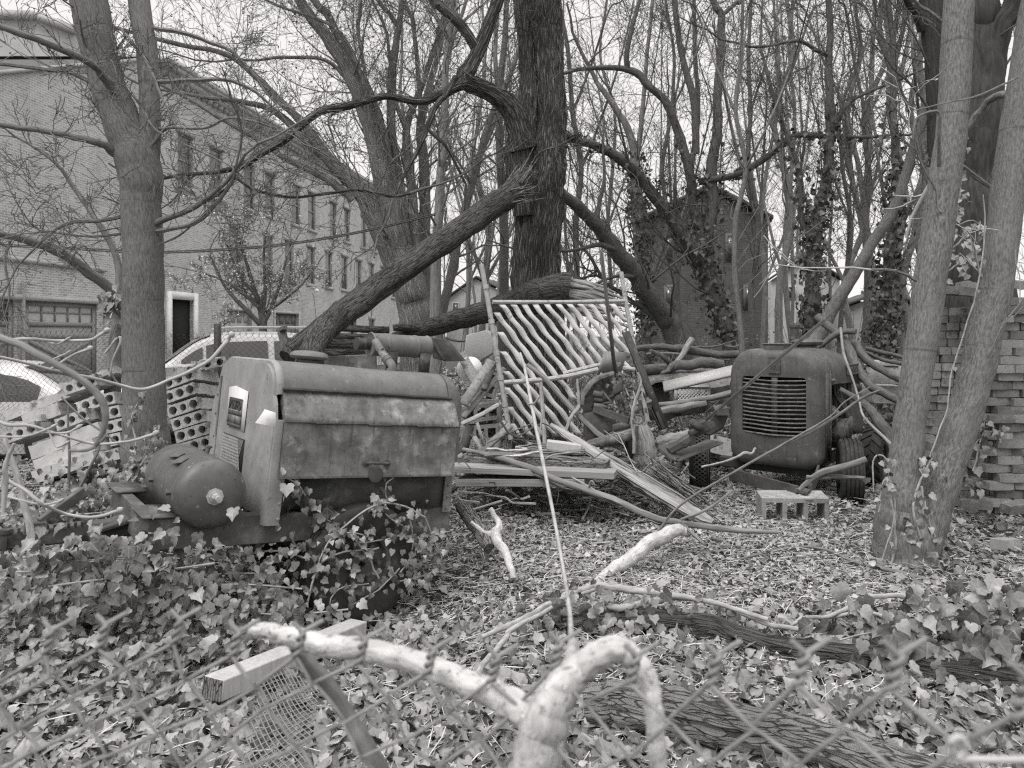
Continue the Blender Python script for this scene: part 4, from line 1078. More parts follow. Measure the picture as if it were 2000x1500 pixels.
tree('twin_trunk_tree', 'pale twin stemmed tree with ivy stems at its foot, before the brick stack', [
    [(1768, 1090, 5.0, 118), (1766, 1040, 5.0, 112), (1762, 985, 5, 86), (1768, 930, 5, 66), (1775, 850, 5, 58), (1790, 740, 5, 57), (1810, 600, 5, 58), (1835, 420, 5, 58), (1860, 230, 5, 55), (1874, 0, 5, 53)],
    [(1795, 1085, 5.03, 70), (1818, 1010, 5.05, 66), (1840, 940, 5.07, 62), (1866, 860, 5.1, 66), (1895, 770, 5.1, 62), (1915, 690, 5.1, 62), (1938, 590, 5.1, 60), (1958, 460, 5.1, 58), (1980, 300, 5.1, 60), (2005, 150, 5.1, 62), (2030, 0, 5.1, 62)],
    [(1978, 185, 5.2, 18), (1950, 186, 5.35, 15), (1925, 205, 5.45, 14), (1900, 235, 5.5, 14), (1870, 275, 5.55, 13), (1840, 320, 5.6, 11)],
    [(1838, 42, 4.9, 9), (1810, 20, 4.8, 8), (1785, 0, 4.7, 7)],
    [(1790, 548, 4.85, 7), (1760, 532, 4.8, 7), (1735, 527, 4.7, 6), (1700, 527, 4.6, 5)],
    [(1834, 325, 4.85, 8), (1834, 270, 4.75, 6), (1836, 230, 4.7, 6), (1830, 217, 4.7, 6), (1805, 222, 4.7, 5), (1788, 235, 4.7, 5), (1784, 270, 4.7, 5), (1795, 310, 4.75, 4), (1828, 372, 4.8, 4)],
    [(1990, 150, 4.95, 5), (1960, 165, 4.8, 4), (1900, 190, 4.7, 3.5), (1850, 200, 4.6, 3), (1790, 215, 4.5, 2.5)],
], M['beech'], 21, (1.2, .5, .10), 1, M['twig'], bud=.02, k=30, lump=.03, tmin=.55, wobble=.03)

# --- dark trunks behind the brick stack
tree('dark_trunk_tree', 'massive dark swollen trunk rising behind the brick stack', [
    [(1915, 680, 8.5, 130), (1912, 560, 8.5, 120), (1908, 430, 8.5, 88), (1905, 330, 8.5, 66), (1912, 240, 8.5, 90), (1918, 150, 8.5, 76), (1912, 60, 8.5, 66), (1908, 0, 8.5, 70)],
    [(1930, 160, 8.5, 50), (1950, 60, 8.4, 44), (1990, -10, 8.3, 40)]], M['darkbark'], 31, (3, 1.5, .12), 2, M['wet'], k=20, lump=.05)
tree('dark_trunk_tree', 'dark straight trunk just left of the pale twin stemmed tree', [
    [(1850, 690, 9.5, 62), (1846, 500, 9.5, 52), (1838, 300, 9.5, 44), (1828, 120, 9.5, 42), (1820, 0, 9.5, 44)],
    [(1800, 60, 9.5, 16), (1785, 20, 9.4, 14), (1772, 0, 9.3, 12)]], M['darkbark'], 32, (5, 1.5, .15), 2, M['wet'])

# --- the big broken tree in the middle
tree('broken_tree', 'massive furrowed tree with a split trunk and a torn limb hole', [
    [(1050, 640, 9.6, 104), (1049, 570, 9.6, 93), (1048, 480, 9.6, 92), (1054, 400, 9.6, 94), (1064, 320, 9.55, 84), (1071, 240, 9.55, 72), (1070, 150, 9.55, 66), (1066, 80, 9.55, 64), (1060, 0, 9.5, 72)],
    [(1030, 420, 9.45, 56), (1018, 320, 9.4, 56), (1026, 240, 9.4, 50), (1032, 160, 9.45, 36), (1028, 80, 9.5, 32), (1022, 0, 9.5, 40)],
    [(1022, 290, 9.3, 50), (1005, 225, 9.2, 42), (975, 190, 9.1, 36), (940, 172, 9.0, 34), (908, 155, 8.9, 34), (925, 120, 8.9, 27), (945, 75, 8.9, 25), (962, 30, 8.9, 23), (978, -20, 8.9, 22)],
    [(932, 100, 8.9, 20), (915, 70, 8.85, 20), (890, 38, 8.8, 19), (860, 12, 8.8, 18), (840, -10, 8.8, 17)],
    [(912, 158, 8.9, 26), (885, 172, 8.8, 20), (850, 190, 8.7, 17), (815, 198, 8.6, 14), (760, 188, 8.5, 13), (720, 195, 8.4, 14), (680, 206, 8.3, 15), (630, 216, 8.2, 15), (600, 235, 8.1, 15), (560, 270, 8.0, 15), (510, 300, 7.9, 14), (470, 325, 7.8, 12), (430, 335, 7.7, 9)],
    [(890, 150, 8.8, 12), (870, 185, 8.7, 12), (850, 210, 8.6, 11), (832, 255, 8.5, 11), (815, 295, 8.4, 9), (790, 340, 8.3, 8), (768, 385, 8.2, 7)],
    [(835, 252, 8.5, 8), (870, 285, 8.6, 7), (890, 320, 8.7, 6), (910, 360, 8.8, 5)],
    [(670, 210, 8.3, 6), (642, 232, 8.2, 5), (650, 268, 8.15, 4)],
    [(480, 322, 7.8, 8), (460, 340, 7.7, 7), (480, 362, 7.6, 7), (520, 378, 7.6, 7), (580, 385, 7.6, 6), (640, 378, 7.7, 6), (700, 372, 7.8, 6), (765, 384, 8.0, 7), (800, 378, 8.2, 6)],
    [(462, 342, 7.7, 7), (440, 370, 7.6, 6), (400, 395, 7.5, 5)],
], M['oak'], 41, (4.5, .9, .09), 2, M['wet'], k=40, lump=.09, fur=.04, tmin=.8, bud=.015, wobble=.02)
def simple_log(name, label, cat, rows, m, k=14, lump=.06, seed=0, fur=0, extra=(), group=None):
    mb = MB(); logtube(mb, pix(rows), k, 6, lump, seed, True, .05, fur)
    for e in extra: logtube(mb, pix(e), max(7, k - 4), 5, lump, seed + 5, True, .06, fur)
    return tag(mb.build(name, m, smooth=60), label, cat, group)
def splinters(mb, c, d, n, L, sp, seed, w=.02):
    g = np.random.default_rng(seed); c = np.array(c); d = np.array(d) / np.linalg.norm(d)
    for _ in range(n):
        o = perp(d, g) * g.uniform(0, sp); dd = d + g.normal(0, .16, 3); l = L * g.uniform(.4, 1.1)
        pts = [c + o - d * .1, c + o + dd * l * .5, c + o + dd * l]
        mb.tube(pts, [w * g.uniform(.6, 1.3), w * .7, .002], 4)
# --- fallen timber
lb = thing('fallen_limb', 'big dark limb slanting down from the broken tree to the compressor roof', 'limb', P(600, 690, 5.6))
mb = MB(); logtube(mb, pix([(1030, 345, 9.0, 40), (1000, 375, 8.7, 45), (955, 408, 8.3, 47), (900, 447, 7.9, 46), (830, 497, 7.4, 46), (760, 545, 7.0, 47), (700, 588, 6.6, 49), (645, 632, 6.3, 47), (590, 675, 6.05, 46), (562, 700, 5.95, 40)]), 22, 6, .07, 5, True, .04, .04)
mb.build('limb', M['log'], lb, smooth=60)
mb = MB(); logtube(mb, pix([(668, 606, 6.45, 44), (645, 632, 6.15, 46), (622, 660, 5.6, 46), (605, 690, 5.15, 44), (598, 712, 4.9, 42)]), 16, 6, .06, 6, True, .04, .03); mb.build('side_branch', M['log'], lb, smooth=60)
mb = MB(); e = P(1000, 385, 8.5); splinters(mb, P(1012, 362, 8.8), P(1042, 322, 9.1) - P(1012, 362, 8.8), 40, .42, .15, 4, .014); splinters(mb, e, P(1040, 378, 8.6) - e, 16, .35, .12, 9, .011); mb.build('splinters', M['rot'], lb, smooth=False)
ft = thing('fallen_tree', 'thick fallen trunk with a shattered splintered end behind the white slatted gate', 'trunk', P(960, 640, 8.6))
mb = MB(); logtube(mb, pix([(770, 660, 9.2, 22), (840, 640, 9.1, 34), (905, 620, 9.0, 40), (965, 604, 8.9, 46), (1030, 584, 8.8, 60), (1080, 572, 8.7, 74), (1112, 566, 8.65, 68)]), 24, 6, .05, 8, True, .03, .02); logtube(mb, pix([(850, 642, 9.1, 14), (800, 640, 9.05, 16), (768, 640, 9.0, 14)]), 10, 5, .06, 3); mb.build('trunk', M['log'], ft, smooth=60)
mb = MB(); g = np.random.default_rng(12)
for i in range(34):
    y0 = 545 + i * 1.7 + g.uniform(-2, 2); a = P(1085, y0, 8.62 + g.uniform(-.1, .15)); b = P(1150 + g.uniform(-8, 10), y0 + 12 + g.uniform(-3, 6), 8.6); c_ = P(1195 + g.uniform(-25, 40), y0 + 30 + g.uniform(-4, 14), 8.6)
    mb.tube(spl([a, b, c_], 4), np.linspace(.045, .008, 9) * g.uniform(.6, 1.1), 5)
mb.build('shattered_end', M['split'], ft, smooth=False)

# --- multi-stemmed maple behind the yard
tree('spreading_maple', 'large many stemmed maple fanning out beside the brick building', [
    [(815, 640, 16, 75.6), (800, 560, 16, 65.5), (775, 480, 16, 50.4), (757, 400, 16, 43.7), (735, 300, 16, 33.6), (712, 220, 16, 30.2), (680, 140, 16, 28.6), (640, 75, 16, 23.5), (585, 0, 16, 20.2)],
    [(785, 560, 15.9, 38.6), (740, 450, 15.8, 37.0), (700, 370, 15.7, 31.9), (650, 320, 15.6, 25.2), (590, 240, 15.5, 16.8), (540, 190, 15.4, 14.3), (500, 150, 15.3, 12.6), (440, 105, 15.2, 10.1), (340, 85, 15, 8.4), (210, 50, 14.8, 6.7)],
    [(710, 385, 15.8, 23.5), (660, 330, 15.8, 21.8), (600, 275, 15.7, 18.5), (540, 220, 15.6, 13.4), (480, 200, 15.5, 10.1), (400, 190, 15.4, 7.6)],
    [(690, 390, 15.6, 16.8), (640, 350, 15.5, 15.1), (560, 310, 15.4, 11.8), (500, 270, 15.3, 10.1), (420, 225, 15.2, 7.6)],
    [(795, 520, 16.1, 30.2), (765, 350, 16.2, 23.5), (742, 250, 16.2, 21.0), (715, 170, 16.3, 20.2), (670, 90, 16.3, 16.8), (640, 30, 16.3, 15.1), (610, -5, 16.3, 13.4)],
    [(800, 540, 16.2, 28.6), (780, 360, 16.4, 20.2), (765, 260, 16.4, 16.8), (766, 150, 16.4, 16.8), (776, 70, 16.4, 12.6), (786, 0, 16.4, 10.9)],
    [(775, 50, 16.4, 10.1), (760, 25, 16.4, 9.2), (735, -5, 16.4, 8.4)],
    [(815, 560, 16.3, 25.2), (805, 380, 16.5, 18.5), (793, 260, 16.5, 15.1), (815, 190, 16.6, 12.6), (840, 120, 16.6, 10.1), (868, 30, 16.6, 8.4), (880, 0, 16.6, 7.6)],
    [(793, 250, 16.5, 11.8), (770, 190, 16.5, 8.4), (760, 100, 16.5, 6.7)],
    [(748, 330, 16, 11.8), (720, 250, 16, 8.4), (715, 160, 15.9, 7.6), (700, 60, 15.9, 6.7), (705, 0, 15.9, 5.9)],
    [(735, 290, 15.9, 10.1), (700, 130, 15.8, 6.7), (660, 60, 15.8, 6.7), (600, 30, 15.7, 5.9), (520, 0, 15.7, 5.0)],
    [(690, 170, 16, 8.4), (640, 120, 15.9, 7.6), (560, 112, 15.8, 6.7), (500, 118, 15.7, 5.0)],
], M['ridged'], 51, (11, 2.0, .13), 2, M['pale'], bud=.05, k=16, lump=.05, fur=.02, up=.18)
for sd_, lab, st, mm in (
    (61, 'slim grey stem leaning right between the maple and the broken tree', [[(858, 640, 18, 20), (880, 540, 18, 18), (905, 420, 18, 16), (930, 330, 18, 14), (958, 230, 18, 12), (990, 160, 18, 10), (1015, 90, 18, 8)]], 'pale'),
    (62, 'straight grey stem left of the broken tree', [[(850, 650, 15, 24), (852, 500, 15, 20), (862, 330, 15, 18), (868, 220, 15, 15), (872, 110, 15, 13), (884, 0, 15, 11)], [(868, 120, 15, 9), (890, 60, 15, 8), (910, 0, 15, 7)]], 'grey'),
    (63, 'forked grey stem right behind the spreading maple', [[(828, 640, 17, 30), (830, 480, 17, 24), (828, 330, 17, 20), (822, 240, 17, 17), (850, 130, 17, 12), (868, 40, 17, 10), (872, 0, 17, 9)], [(824, 250, 17, 12), (815, 120, 17, 9), (805, 40, 17, 8), (790, 0, 17, 7)]], 'pale'),
    (64, 'dark stem close to the left edge of the broken tree', [[(985, 640, 20, 22), (985, 480, 20, 18), (978, 330, 20, 16), (975, 200, 20, 14), (985, 90, 20, 12), (990, 0, 20, 10)]], 'wet')):
    tree('slender_tree', lab, st, M[mm], sd_, (14, 1.6, .3), 2, M[mm], 'slender trees behind the yard', bud=.03, up=.2, k=10)

# --- small trees by the alley
tree('flowering_shrub', 'small shrubby tree dotted with pale opening leaves in front of the garage doors', [
    [(513, 655, 13.5, 17), (513, 630, 13.5, 16), (508, 600, 13.5, 12), (495, 560, 13.4, 9), (480, 510, 13.3, 6), (465, 460, 13.2, 4)],
    [(512, 640, 13.5, 12), (500, 625, 13.4, 10), (475, 600, 13.3, 9), (440, 560, 13.2, 6), (410, 500, 13.1, 4)],
    [(514, 630, 13.5, 11), (530, 600, 13.6, 8), (545, 560, 13.7, 6), (560, 500, 13.8, 4)],
    [(513, 620, 13.5, 9), (518, 560, 13.5, 7), (515, 500, 13.4, 5), (520, 450, 13.3, 3)],
    [(505, 600, 13.4, 8), (470, 570, 13.3, 6), (430, 545, 13.1, 4), (385, 530, 13, 3)],
    [(520, 610, 13.6, 7), (550, 590, 13.8, 5), (585, 560, 13.9, 4), (610, 530, 14, 3)],
    [(500, 580, 13.3, 6), (465, 530, 13, 5), (440, 470, 12.9, 3)]], M['wet'], 71, (9, .8, .25), 3, M['pale'], bud=.03, ext=False, k=8, tmin=.4, up=.1)
tree('small_tree', 'small crooked tree behind the forked maple, one limb reaching left over the wall', [
    [(220, 760, 8.4, 30), (222, 700, 8.4, 26), (228, 640, 8.4, 22), (235, 560, 8.4, 16), (226, 500, 8.4, 13), (205, 455, 8.4, 12), (175, 410, 8.4, 10), (150, 375, 8.4, 9), (120, 330, 8.3, 7)],
    [(238, 585, 8.4, 22), (205, 555, 8.2, 20), (170, 530, 8.0, 20), (130, 500, 7.8, 19), (80, 478, 7.6, 18), (30, 462, 7.4, 17), (-40, 450, 7.2, 16)],
    [(235, 600, 8.3, 10), (215, 660, 8.1, 6), (212, 720, 8.0, 5)],
    [(75, 470, 7.6, 7), (100, 450, 7.7, 6), (150, 432, 7.8, 6), (180, 428, 8, 5)],
    [(20, 470, 7.4, 6), (10, 510, 7.4, 5), (18, 560, 7.4, 5), (18, 585, 7.4, 4)]], M['grey'], 72, (5, .7, .15), 2, M['thin'], k=12, ext=False, tmin=.5, bud=.012)

# --- leaning, ivy clad trees right of the middle
LEAN = [
 ('leaning_tree', 'bare dark trunk leaning left, with a stub limb, from the brush to the broken tree', [
    [(1318, 655, 12.5, 42), (1300, 620, 12.4, 40), (1262, 565, 12.2, 38), (1225, 515, 12, 34), (1190, 470, 11.8, 30), (1155, 430, 11.6, 26), (1125, 400, 11.4, 24), (1095, 375, 11.2, 20)],
    [(1200, 485, 11.8, 16), (1170, 478, 11.7, 10), (1140, 485, 11.6, 7)], [(1165, 440, 11.6, 12), (1170, 400, 11.6, 9), (1180, 350, 11.6, 7), (1178, 300, 11.6, 5)],
    [(1240, 540, 12, 9), (1200, 540, 11.8, 7), (1160, 555, 11.6, 5)], [(1280, 620, 12.4, 16), (1250, 595, 12.3, 12), (1235, 590, 12.3, 10), (1210, 570, 12.2, 9)]], 'wet', 81),
 ('ivy_tree', 'dark ivy clad tree with two arching limbs in the middle of the brush', [
    [(1426, 670, 13, 30), (1420, 640, 13, 34), (1405, 600, 13, 34), (1390, 560, 13, 36), (1375, 520, 13, 34), (1345, 475, 12.9, 28), (1310, 425, 12.8, 25), (1275, 380, 12.7, 24), (1240, 335, 12.5, 22), (1205, 305, 12.3, 20), (1160, 285, 12.1, 17), (1110, 268, 11.9, 15)],
    [(1382, 540, 13, 28), (1380, 470, 13, 26), (1392, 400, 13, 24), (1388, 340, 13, 22), (1400, 260, 13, 19), (1402, 180, 13, 17), (1408, 110, 13, 16), (1408, 30, 13, 14), (1390, -5, 13, 12)],
    [(1376, 500, 13, 22), (1355, 400, 13, 18), (1345, 330, 12.9, 18), (1325, 260, 12.9, 17), (1300, 200, 12.8, 16), (1270, 170, 12.7, 15), (1240, 140, 12.7, 14), (1190, 132, 12.6, 10), (1130, 135, 12.5, 8)],
    [(1226, 138, 12.7, 12), (1225, 110, 12.6, 11), (1235, 50, 12.6, 10), (1250, 0, 12.6, 8)],
    [(1360, 300, 13, 14), (1355, 200, 13, 14), (1330, 100, 13, 12), (1318, 0, 13, 11)],
    [(1365, 355, 13, 14), (1440, 340, 12.8, 12), (1500, 305, 12.6, 12), (1550, 266, 12.4, 12), (1600, 265, 12.2, 10), (1670, 268, 12, 7)],
    [(1410, 30, 13, 9), (1440, 5, 13, 8), (1460, -10, 13, 7)]], 'wet', 82),
 ('ivy_tree', 'upright trunk thickly wrapped in ivy left of the brick house', [
    [(1262, 650, 14, 20), (1255, 560, 14, 22), (1250, 470, 14, 26), (1243, 380, 14, 24), (1240, 300, 14, 18), (1225, 250, 14, 14), (1195, 200, 14, 12), (1165, 160, 14, 9)], [(1242, 320, 14, 12), (1255, 220, 14, 9), (1262, 120, 14, 8), (1275, 0, 14, 7)]], 'grey', 83),
 ('ivy_tree', 'tall thin ivy clad tree behind the tractor bonnet', [
    [(1580, 690, 11.5, 24), (1585, 600, 11.5, 26), (1590, 500, 11.5, 27), (1598, 420, 11.5, 24), (1618, 330, 11.5, 20), (1622, 230, 11.5, 17), (1618, 130, 11.5, 14), (1622, 60, 11.5, 12), (1618, 0, 11.5, 11)],
    [(1625, 250, 11.5, 9), (1660, 200, 11.4, 8), (1720, 170, 11.3, 6)], [(1620, 110, 11.5, 10), (1590, 95, 11.4, 8), (1560, 80, 11.3, 7), (1500, 90, 11.2, 6)],
    [(1590, 490, 11.5, 14), (1565, 420, 11.5, 12), (1560, 330, 11.5, 10), (1530, 250, 11.5, 8), (1500, 150, 11.5, 7)]], 'wet', 84),
 ('ivy_tree', 'ivy wrapped stem among the saplings left of the pale twin trunk', [
    [(1722, 700, 11, 30), (1728, 620, 11, 26), (1735, 520, 11, 22), (1742, 430, 11, 20), (1750, 330, 11, 16), (1744, 200, 11, 13), (1746, 110, 11, 12), (1735, 0, 11, 10)], [(1746, 130, 11, 10), (1762, 60, 11, 9), (1770, 0, 11, 8)], [(1748, 140, 11, 9), (1720, 80, 11, 8), (1722, 0, 11, 7)]], 'wet', 85),
]
ivy_hosts = []
for nm, lab, st, mm, sd_ in LEAN:
    tree(nm, lab, st, M[mm], sd_, (10, 1.3, .13), 2, M['wet'], None, bud=.02, k=12, lump=.08, up=.15)
    if nm == 'ivy_tree': ivy_hosts.append((nm, st))
tree('leaning_tree', 'pale smooth trunk leaning to the right behind the tractor', [[(1580, 690, 10.5, 26), (1600, 652, 10.5, 25), (1640, 580, 10.5, 24), (1665, 540, 10.5, 23), (1700, 480, 10.5, 22), (1730, 435, 10.5, 20), (1752, 390, 10.5, 19), (1775, 320, 10.5, 18), (1800, 230, 10.5, 17), (1822, 150, 10.5, 16)]], M['maple'], 91, (4, .9, .15), 1, M['thin'], k=14, ext=False, tmin=.6)
# --- saplings and the thicket: hero stems, then copies
HS = [(1330, 15, 20, 'wet'), (1195, 9, 22, 'pale'), (1290, 11, 19, 'wet'), (1470, 13, 18, 'wet'), (1448, 12, 9.8, 'maple'), (1520, 16, 17, 'grey'), (1545, 12, 21, 'pale'), (1665, 14, 16, 'grey'), (1690, 17, 14, 'maple'), (1705, 16, 19, 'pale'), (1760, 18, 15, 'maple'), (1778, 17, 13, 'maple'), (1490, 10, 24, 'pale'), (1640, 10, 13, 'wet'), (940, 14, 22, 'pale'), (910, 10, 25, 'pale'), (1125, 14, 18, 'wet'), (1800, 18, 17, 'pale')]
g = np.random.default_rng(5)
sap = []
for i, (x, wd, Y, mm) in enumerate(HS):
    x1 = x + g.uniform(-25, 45); st = [(x, 665, Y, wd)]
    for k in range(1, 7):
        f = k / 6; st.append((x + (x1 - x) * f + g.normal(0, 11), 665 - 670 * f, Y, wd * (1 - .5 * f)))
    ss = [st]
    for _ in range(3):
        k = g.integers(1, 6); q = st[k]; dx = g.uniform(-130, 130)
        ss.append([(q[0], q[1], Y, q[3] * .6), (q[0] + dx * .35, q[1] - 90, Y + g.uniform(-.4, .4), q[3] * .5), (q[0] + dx * .7, q[1] - 200, Y + g.uniform(-.8, .8), q[3] * .4), (q[0] + dx, max(q[1] - 340, -5), Y + g.uniform(-1, 1), q[3] * .3)])
    sap.append(tree('sapling', 'slender bare sapling standing in the thicket behind the junk', ss, M[mm], 200 + i, (8, 1.5, .26), 2, M[mm], 'bare saplings in the thicket', bud=.03, up=.2, k=8, lump=.07, tmin=.2, dens=.6))
for i in range(14):
    src = sap[g.integers(0, len(sap))]
    Y = g.uniform(20, 38); xp = g.uniform(860, 1900) if i < 11 else g.uniform(600, 900)
    if xp < 900: Y = g.uniform(24, 40)
    if 1255 < xp < 1490: Y = g.uniform(31, 40)
    X = (xp - HX) * Y / F
    c = copy_tree(src)
    s_ = g.uniform(.8, 1.25)
    c.matrix_basis = Matrix.Translation((X, Y, 0)) @ Matrix.Rotation(g.uniform(0, 6.3), 4, 'Z') @ Matrix.Diagonal((s_ * .6, s_ * .6, s_, 1))
# far woodland, one mass
mb = MB(); g = np.random.default_rng(77)
for i in range(26):
    Y = g.uniform(42, 72); X = g.uniform(-.06, .75) * Y; h = g.uniform(7, 15)
    p0 = np.array((X, Y, 0)); pts = [p0 + np.array((g.normal(0, .25) * k, 0, h * k / 4)) for k in range(5)]
    mb.tube(pts, np.linspace(.11, .03, 5) * g.uniform(.5, 1.1), 5)
    for _ in range(7):
        k = g.uniform(.25, .95); q = p0 + (pts[4] - p0) * k; d = np.array((g.normal(), g.normal(), abs(g.normal()) + .6)); d /= np.linalg.norm(d)
        grow(mb, q, d, g.uniform(2, 4), .05, 2, g, .2, .15, 4, .8, .012)
tag(mb.build('far_woodland', M['pale'], smooth=True), 'hazy bare woodland closing the view beyond the houses', 'woodland', kind='stuff')
# bramble and arching canes
mb = MB(); g = np.random.default_rng(78)
for i in range(900):
    Y = g.uniform(10.5, 17); X = (g.uniform(1080, 1830) - HX) * Y / F
    if g.random() < .12: Y = g.uniform(9, 13); X = (g.uniform(560, 1000) - HX) * Y / F
    h = g.gamma(2.5, .3); l = g.normal(0, .5, 2)
    p = np.array((X, Y, 0)); mb.tube(spl([p, p + np.array((l[0] * .2, l[1] * .2, h * .6)), p + np.array((l[0] * .6, l[1] * .6, h)), p + np.array((l[0] * 1.1, l[1] * 1.1, h * g.uniform(.5, 1)))], 3), np.linspace(.008, .002, 10) * g.uniform(.6, 1.4), 3, False)
tag(mb.build('bramble_thicket', M['thin'], smooth=True), 'tangle of bare arching canes under the trees', 'thicket', kind='stuff')

# ------------------------------------------------------------------ heap of hollow concrete blocks on the left
def cored(nh, pitch, h, ln, r, seed):
    """block whose x-z face carries nh round cores running through along +y"""
    g = np.random.default_rng(seed); mb = MB(); k = 16; Wd = nh * pitch
    a = [math.pi * 2 * i / k + math.pi / 4 for i in range(k)]
    def sq(t, hx, hz):
        c, s = math.cos(t), math.sin(t); m = max(abs(c), abs(s)); return hx * c / m, hz * s / m
    rough = lambda: g.uniform(-.006, .006)
    for y, flip in ((0, 0), (ln, 1)):
        for q in range(nh):
            cx = (q + .5) * pitch; V = []
            for t in a:
                x, z = sq(t, pitch / 2, h / 2); V.append((cx + x, y + rough() * .6, h / 2 + z))
            jr = g.uniform(.92, 1.1)
            for t in a: V.append((cx + r * jr * math.cos(t), y + rough(), h / 2 + r * jr * math.sin(t)))
            for t in a: V.append((cx + r * math.cos(t), ln / 2, h / 2 + r * math.sin(t)))
            f = []
            for i in range(k):
                j = (i + 1) % k; f += [(i, j, k + j, k + i), (k + i, k + j, 2 * k + j, 2 * k + i)]
            if flip: f = [t[::-1] for t in f]
            mb.add(V, f)
    n = 8
    for pts in ([(0, 0), (0, h)], [(Wd, h), (Wd, 0)], [(0, h), (Wd, h)], [(Wd, 0), (0, 0)]):
        V = []
        for i in range(n + 1):
            for (x, z) in pts: V.append((x + (rough() if 0 < i < n else 0), ln * i / n, z + (rough() if 0 < i < n else 0)))
        mb.add(V, [(2 * i, 2 * i + 1, 2 * i + 3, 2 * i + 2) for i in range(n)])
    return mb
def place(name, mb, m, pos, rz, ry, rx, label, cat, group):
    me = mb.mesh(name, m, 25)
    o = bpy.data.objects.new(name, me); COL.objects.link(o)
    o.matrix_basis = Matrix.Translation(Vector(pos)) @ Matrix.Rotation(math.radians(rz), 4, 'Z') @ Matrix.Rotation(math.radians(ry), 4, 'Y') @ Matrix.Rotation(math.radians(rx), 4, 'X')
    return tag(o, label, cat, group)
ordn = ['topmost', 'second from the top', 'third from the top', 'fourth from the top', 'fifth from the top', 'sixth from the top', 'lowest']
GB = 'cored concrete blocks in the heap'
# right column: six blocks, cored ends towards the camera
for i, (x, y) in enumerate(((322, 762), (324, 789), (330, 817), (338, 842), (345, 866), (350, 891))):
    Y = 7.75 - .03 * i
    place('concrete_block', cored(3, .115, .125, .5, .042, i), M['concrete'], P(x, y, Y), -6 + i, -20 + i * .8, -9, 'cored concrete block, %s in the column right of the maple trunk' % ordn[i], 'block', GB)
for i, (x, y, ln, rz) in enumerate(((362, 735, .5, 62), (395, 722, .35, 40))):
    place('concrete_rubble', cored(2, .13, .1, ln, .04, 20 + i), M['concrete'], P(x, y, 7.9), rz, -8, -4, ['broken concrete lump lying on the block column by the maple', 'smaller concrete lump beside the iron fence post'][i], 'rubble', 'concrete rubble on the heap')
# left fan: slabs shown along their length and cored ends, everything slipping down to the left
rows = [  # x, y, depth, holes, length, rz, ry, style, words
    (128, 772, 7.9, 3, .34, 4, -19, 'e', 'cored block just under the top slab, left of the maple'),
    (160, 806, 7.85, 2, .34, 2, -20, 'e', 'half buried cored block in the third layer left of the maple'),
    (112, 842, 7.7, 3, .4, 2, -21, 'e', 'cored block jutting out with three clear holes, centre of the fan'),
    (10, 868, 7.6, 3, .4, 2, -20, 'e', 'dark mossy cored block at the far left of the heap'),
    (204, 792, 7.85, 1, .4, 4, -12, 'e', 'broken single cored piece close left of the maple trunk, uppermost'),
    (214, 818, 7.8, 1, .4, 4, -12, 'e', 'broken single cored piece close left of the trunk, in the middle'),
    (206, 848, 7.75, 2, .4, 4, -14, 'e', 'broken cored piece close left of the trunk with two holes'),
    (216, 872, 7.7, 1, .4, 4, -14, 'e', 'lowest broken cored piece beside the maple trunk'),
]
for i, (x, y, Y, nh, ln, rz, ry, stl, lab) in enumerate(rows):
    place('concrete_block', cored(nh, .115, .125, ln, .04, 40 + i), M['concrete'], P(x, y, Y), rz, ry, -8, lab, 'block', GB)
slabs = [(118, 762, 8.05, .62, .07, -18, 'rough concrete slab lying on top of the heap'), (12, 822, 7.95, .78, .10, -21, 'long mossy slab end sliding down at the left'), (48, 836, 7.85, .40, .14, -21, 'smooth concrete slab face under the mossy slab'),
         (62, 898, 7.62, .74, .14, -20, 'broad smooth slab face low in the heap'), (70, 922, 7.45, .62, .13, -20, 'long slab just above the ivy'), (66, 945, 7.3, .62, .13, -18, 'lowest slab half sunk in ivy'), (138, 925, 7.4, .5, .12, -17, 'short slab beside the trunk foot near the ivy'), (30, 850, 7.75, .3, .12, -20, 'small slab piece at the left end of the heap')]
for i, (x, y, Y, ln, h, ry, lab) in enumerate(slabs):
    g = np.random.default_rng(300 + i); mb = MB(); n = 12
    ring = []
    for k in range(n + 1):
        q = lambda s=.012: g.uniform(-s, s)
        xx = ln * k / n
        ring.append([(xx, q(.004), q(.006)), (xx, q(.004), h * .5), (xx, q(.006), h + q(.01)), (xx, .16, h + q()), (xx, .34, h + q()), (xx, .34, 0)])
    mb.loft(ring)
    place('concrete_slab', mb, M['concpale'] if i in (2, 3, 4, 5) else M['concrete'], P(x, y, Y), 3, ry, -8, lab, 'slab', 'concrete slabs in the heap')

# ------------------------------------------------------------------ dry stack of old bricks on the right
def brickmesh(seed, ln=.208, h=.0665, d=.098):
    g = np.random.default_rng(seed); mb = MB(); nx = 5
    rings = []
    for i in range(nx + 1):
        x = ln * i / nx - ln / 2; q = lambda s=.003: g.uniform(-s, s)
        e = .003 if i in (0, nx) else 0
        rings.append([(x + q(), -d / 2 + e + q(), -h / 2 + e), (x + q(), -d / 2 + e * .4 + q(.0015), 0), (x + q(), -d / 2 + e + q(.002) + (.014 * g.random() if g.random() < .15 else 0), h / 2 - e + q(.0015)), (x, 0, h / 2 - e * .2 + q(.001)), (x, d / 2 - e, h / 2 - e + q()), (x, d / 2 - e, -h / 2 + e), (x, 0, -h / 2 + e * .5)])
    mb.loft(rings); return mb
BM = [brickmesh(500 + i).mesh('brick', BR[i % 4], 22) for i in range(12)]
g = np.random.default_rng(55); nb = 0
GBR = 'old bricks in the dry stack'
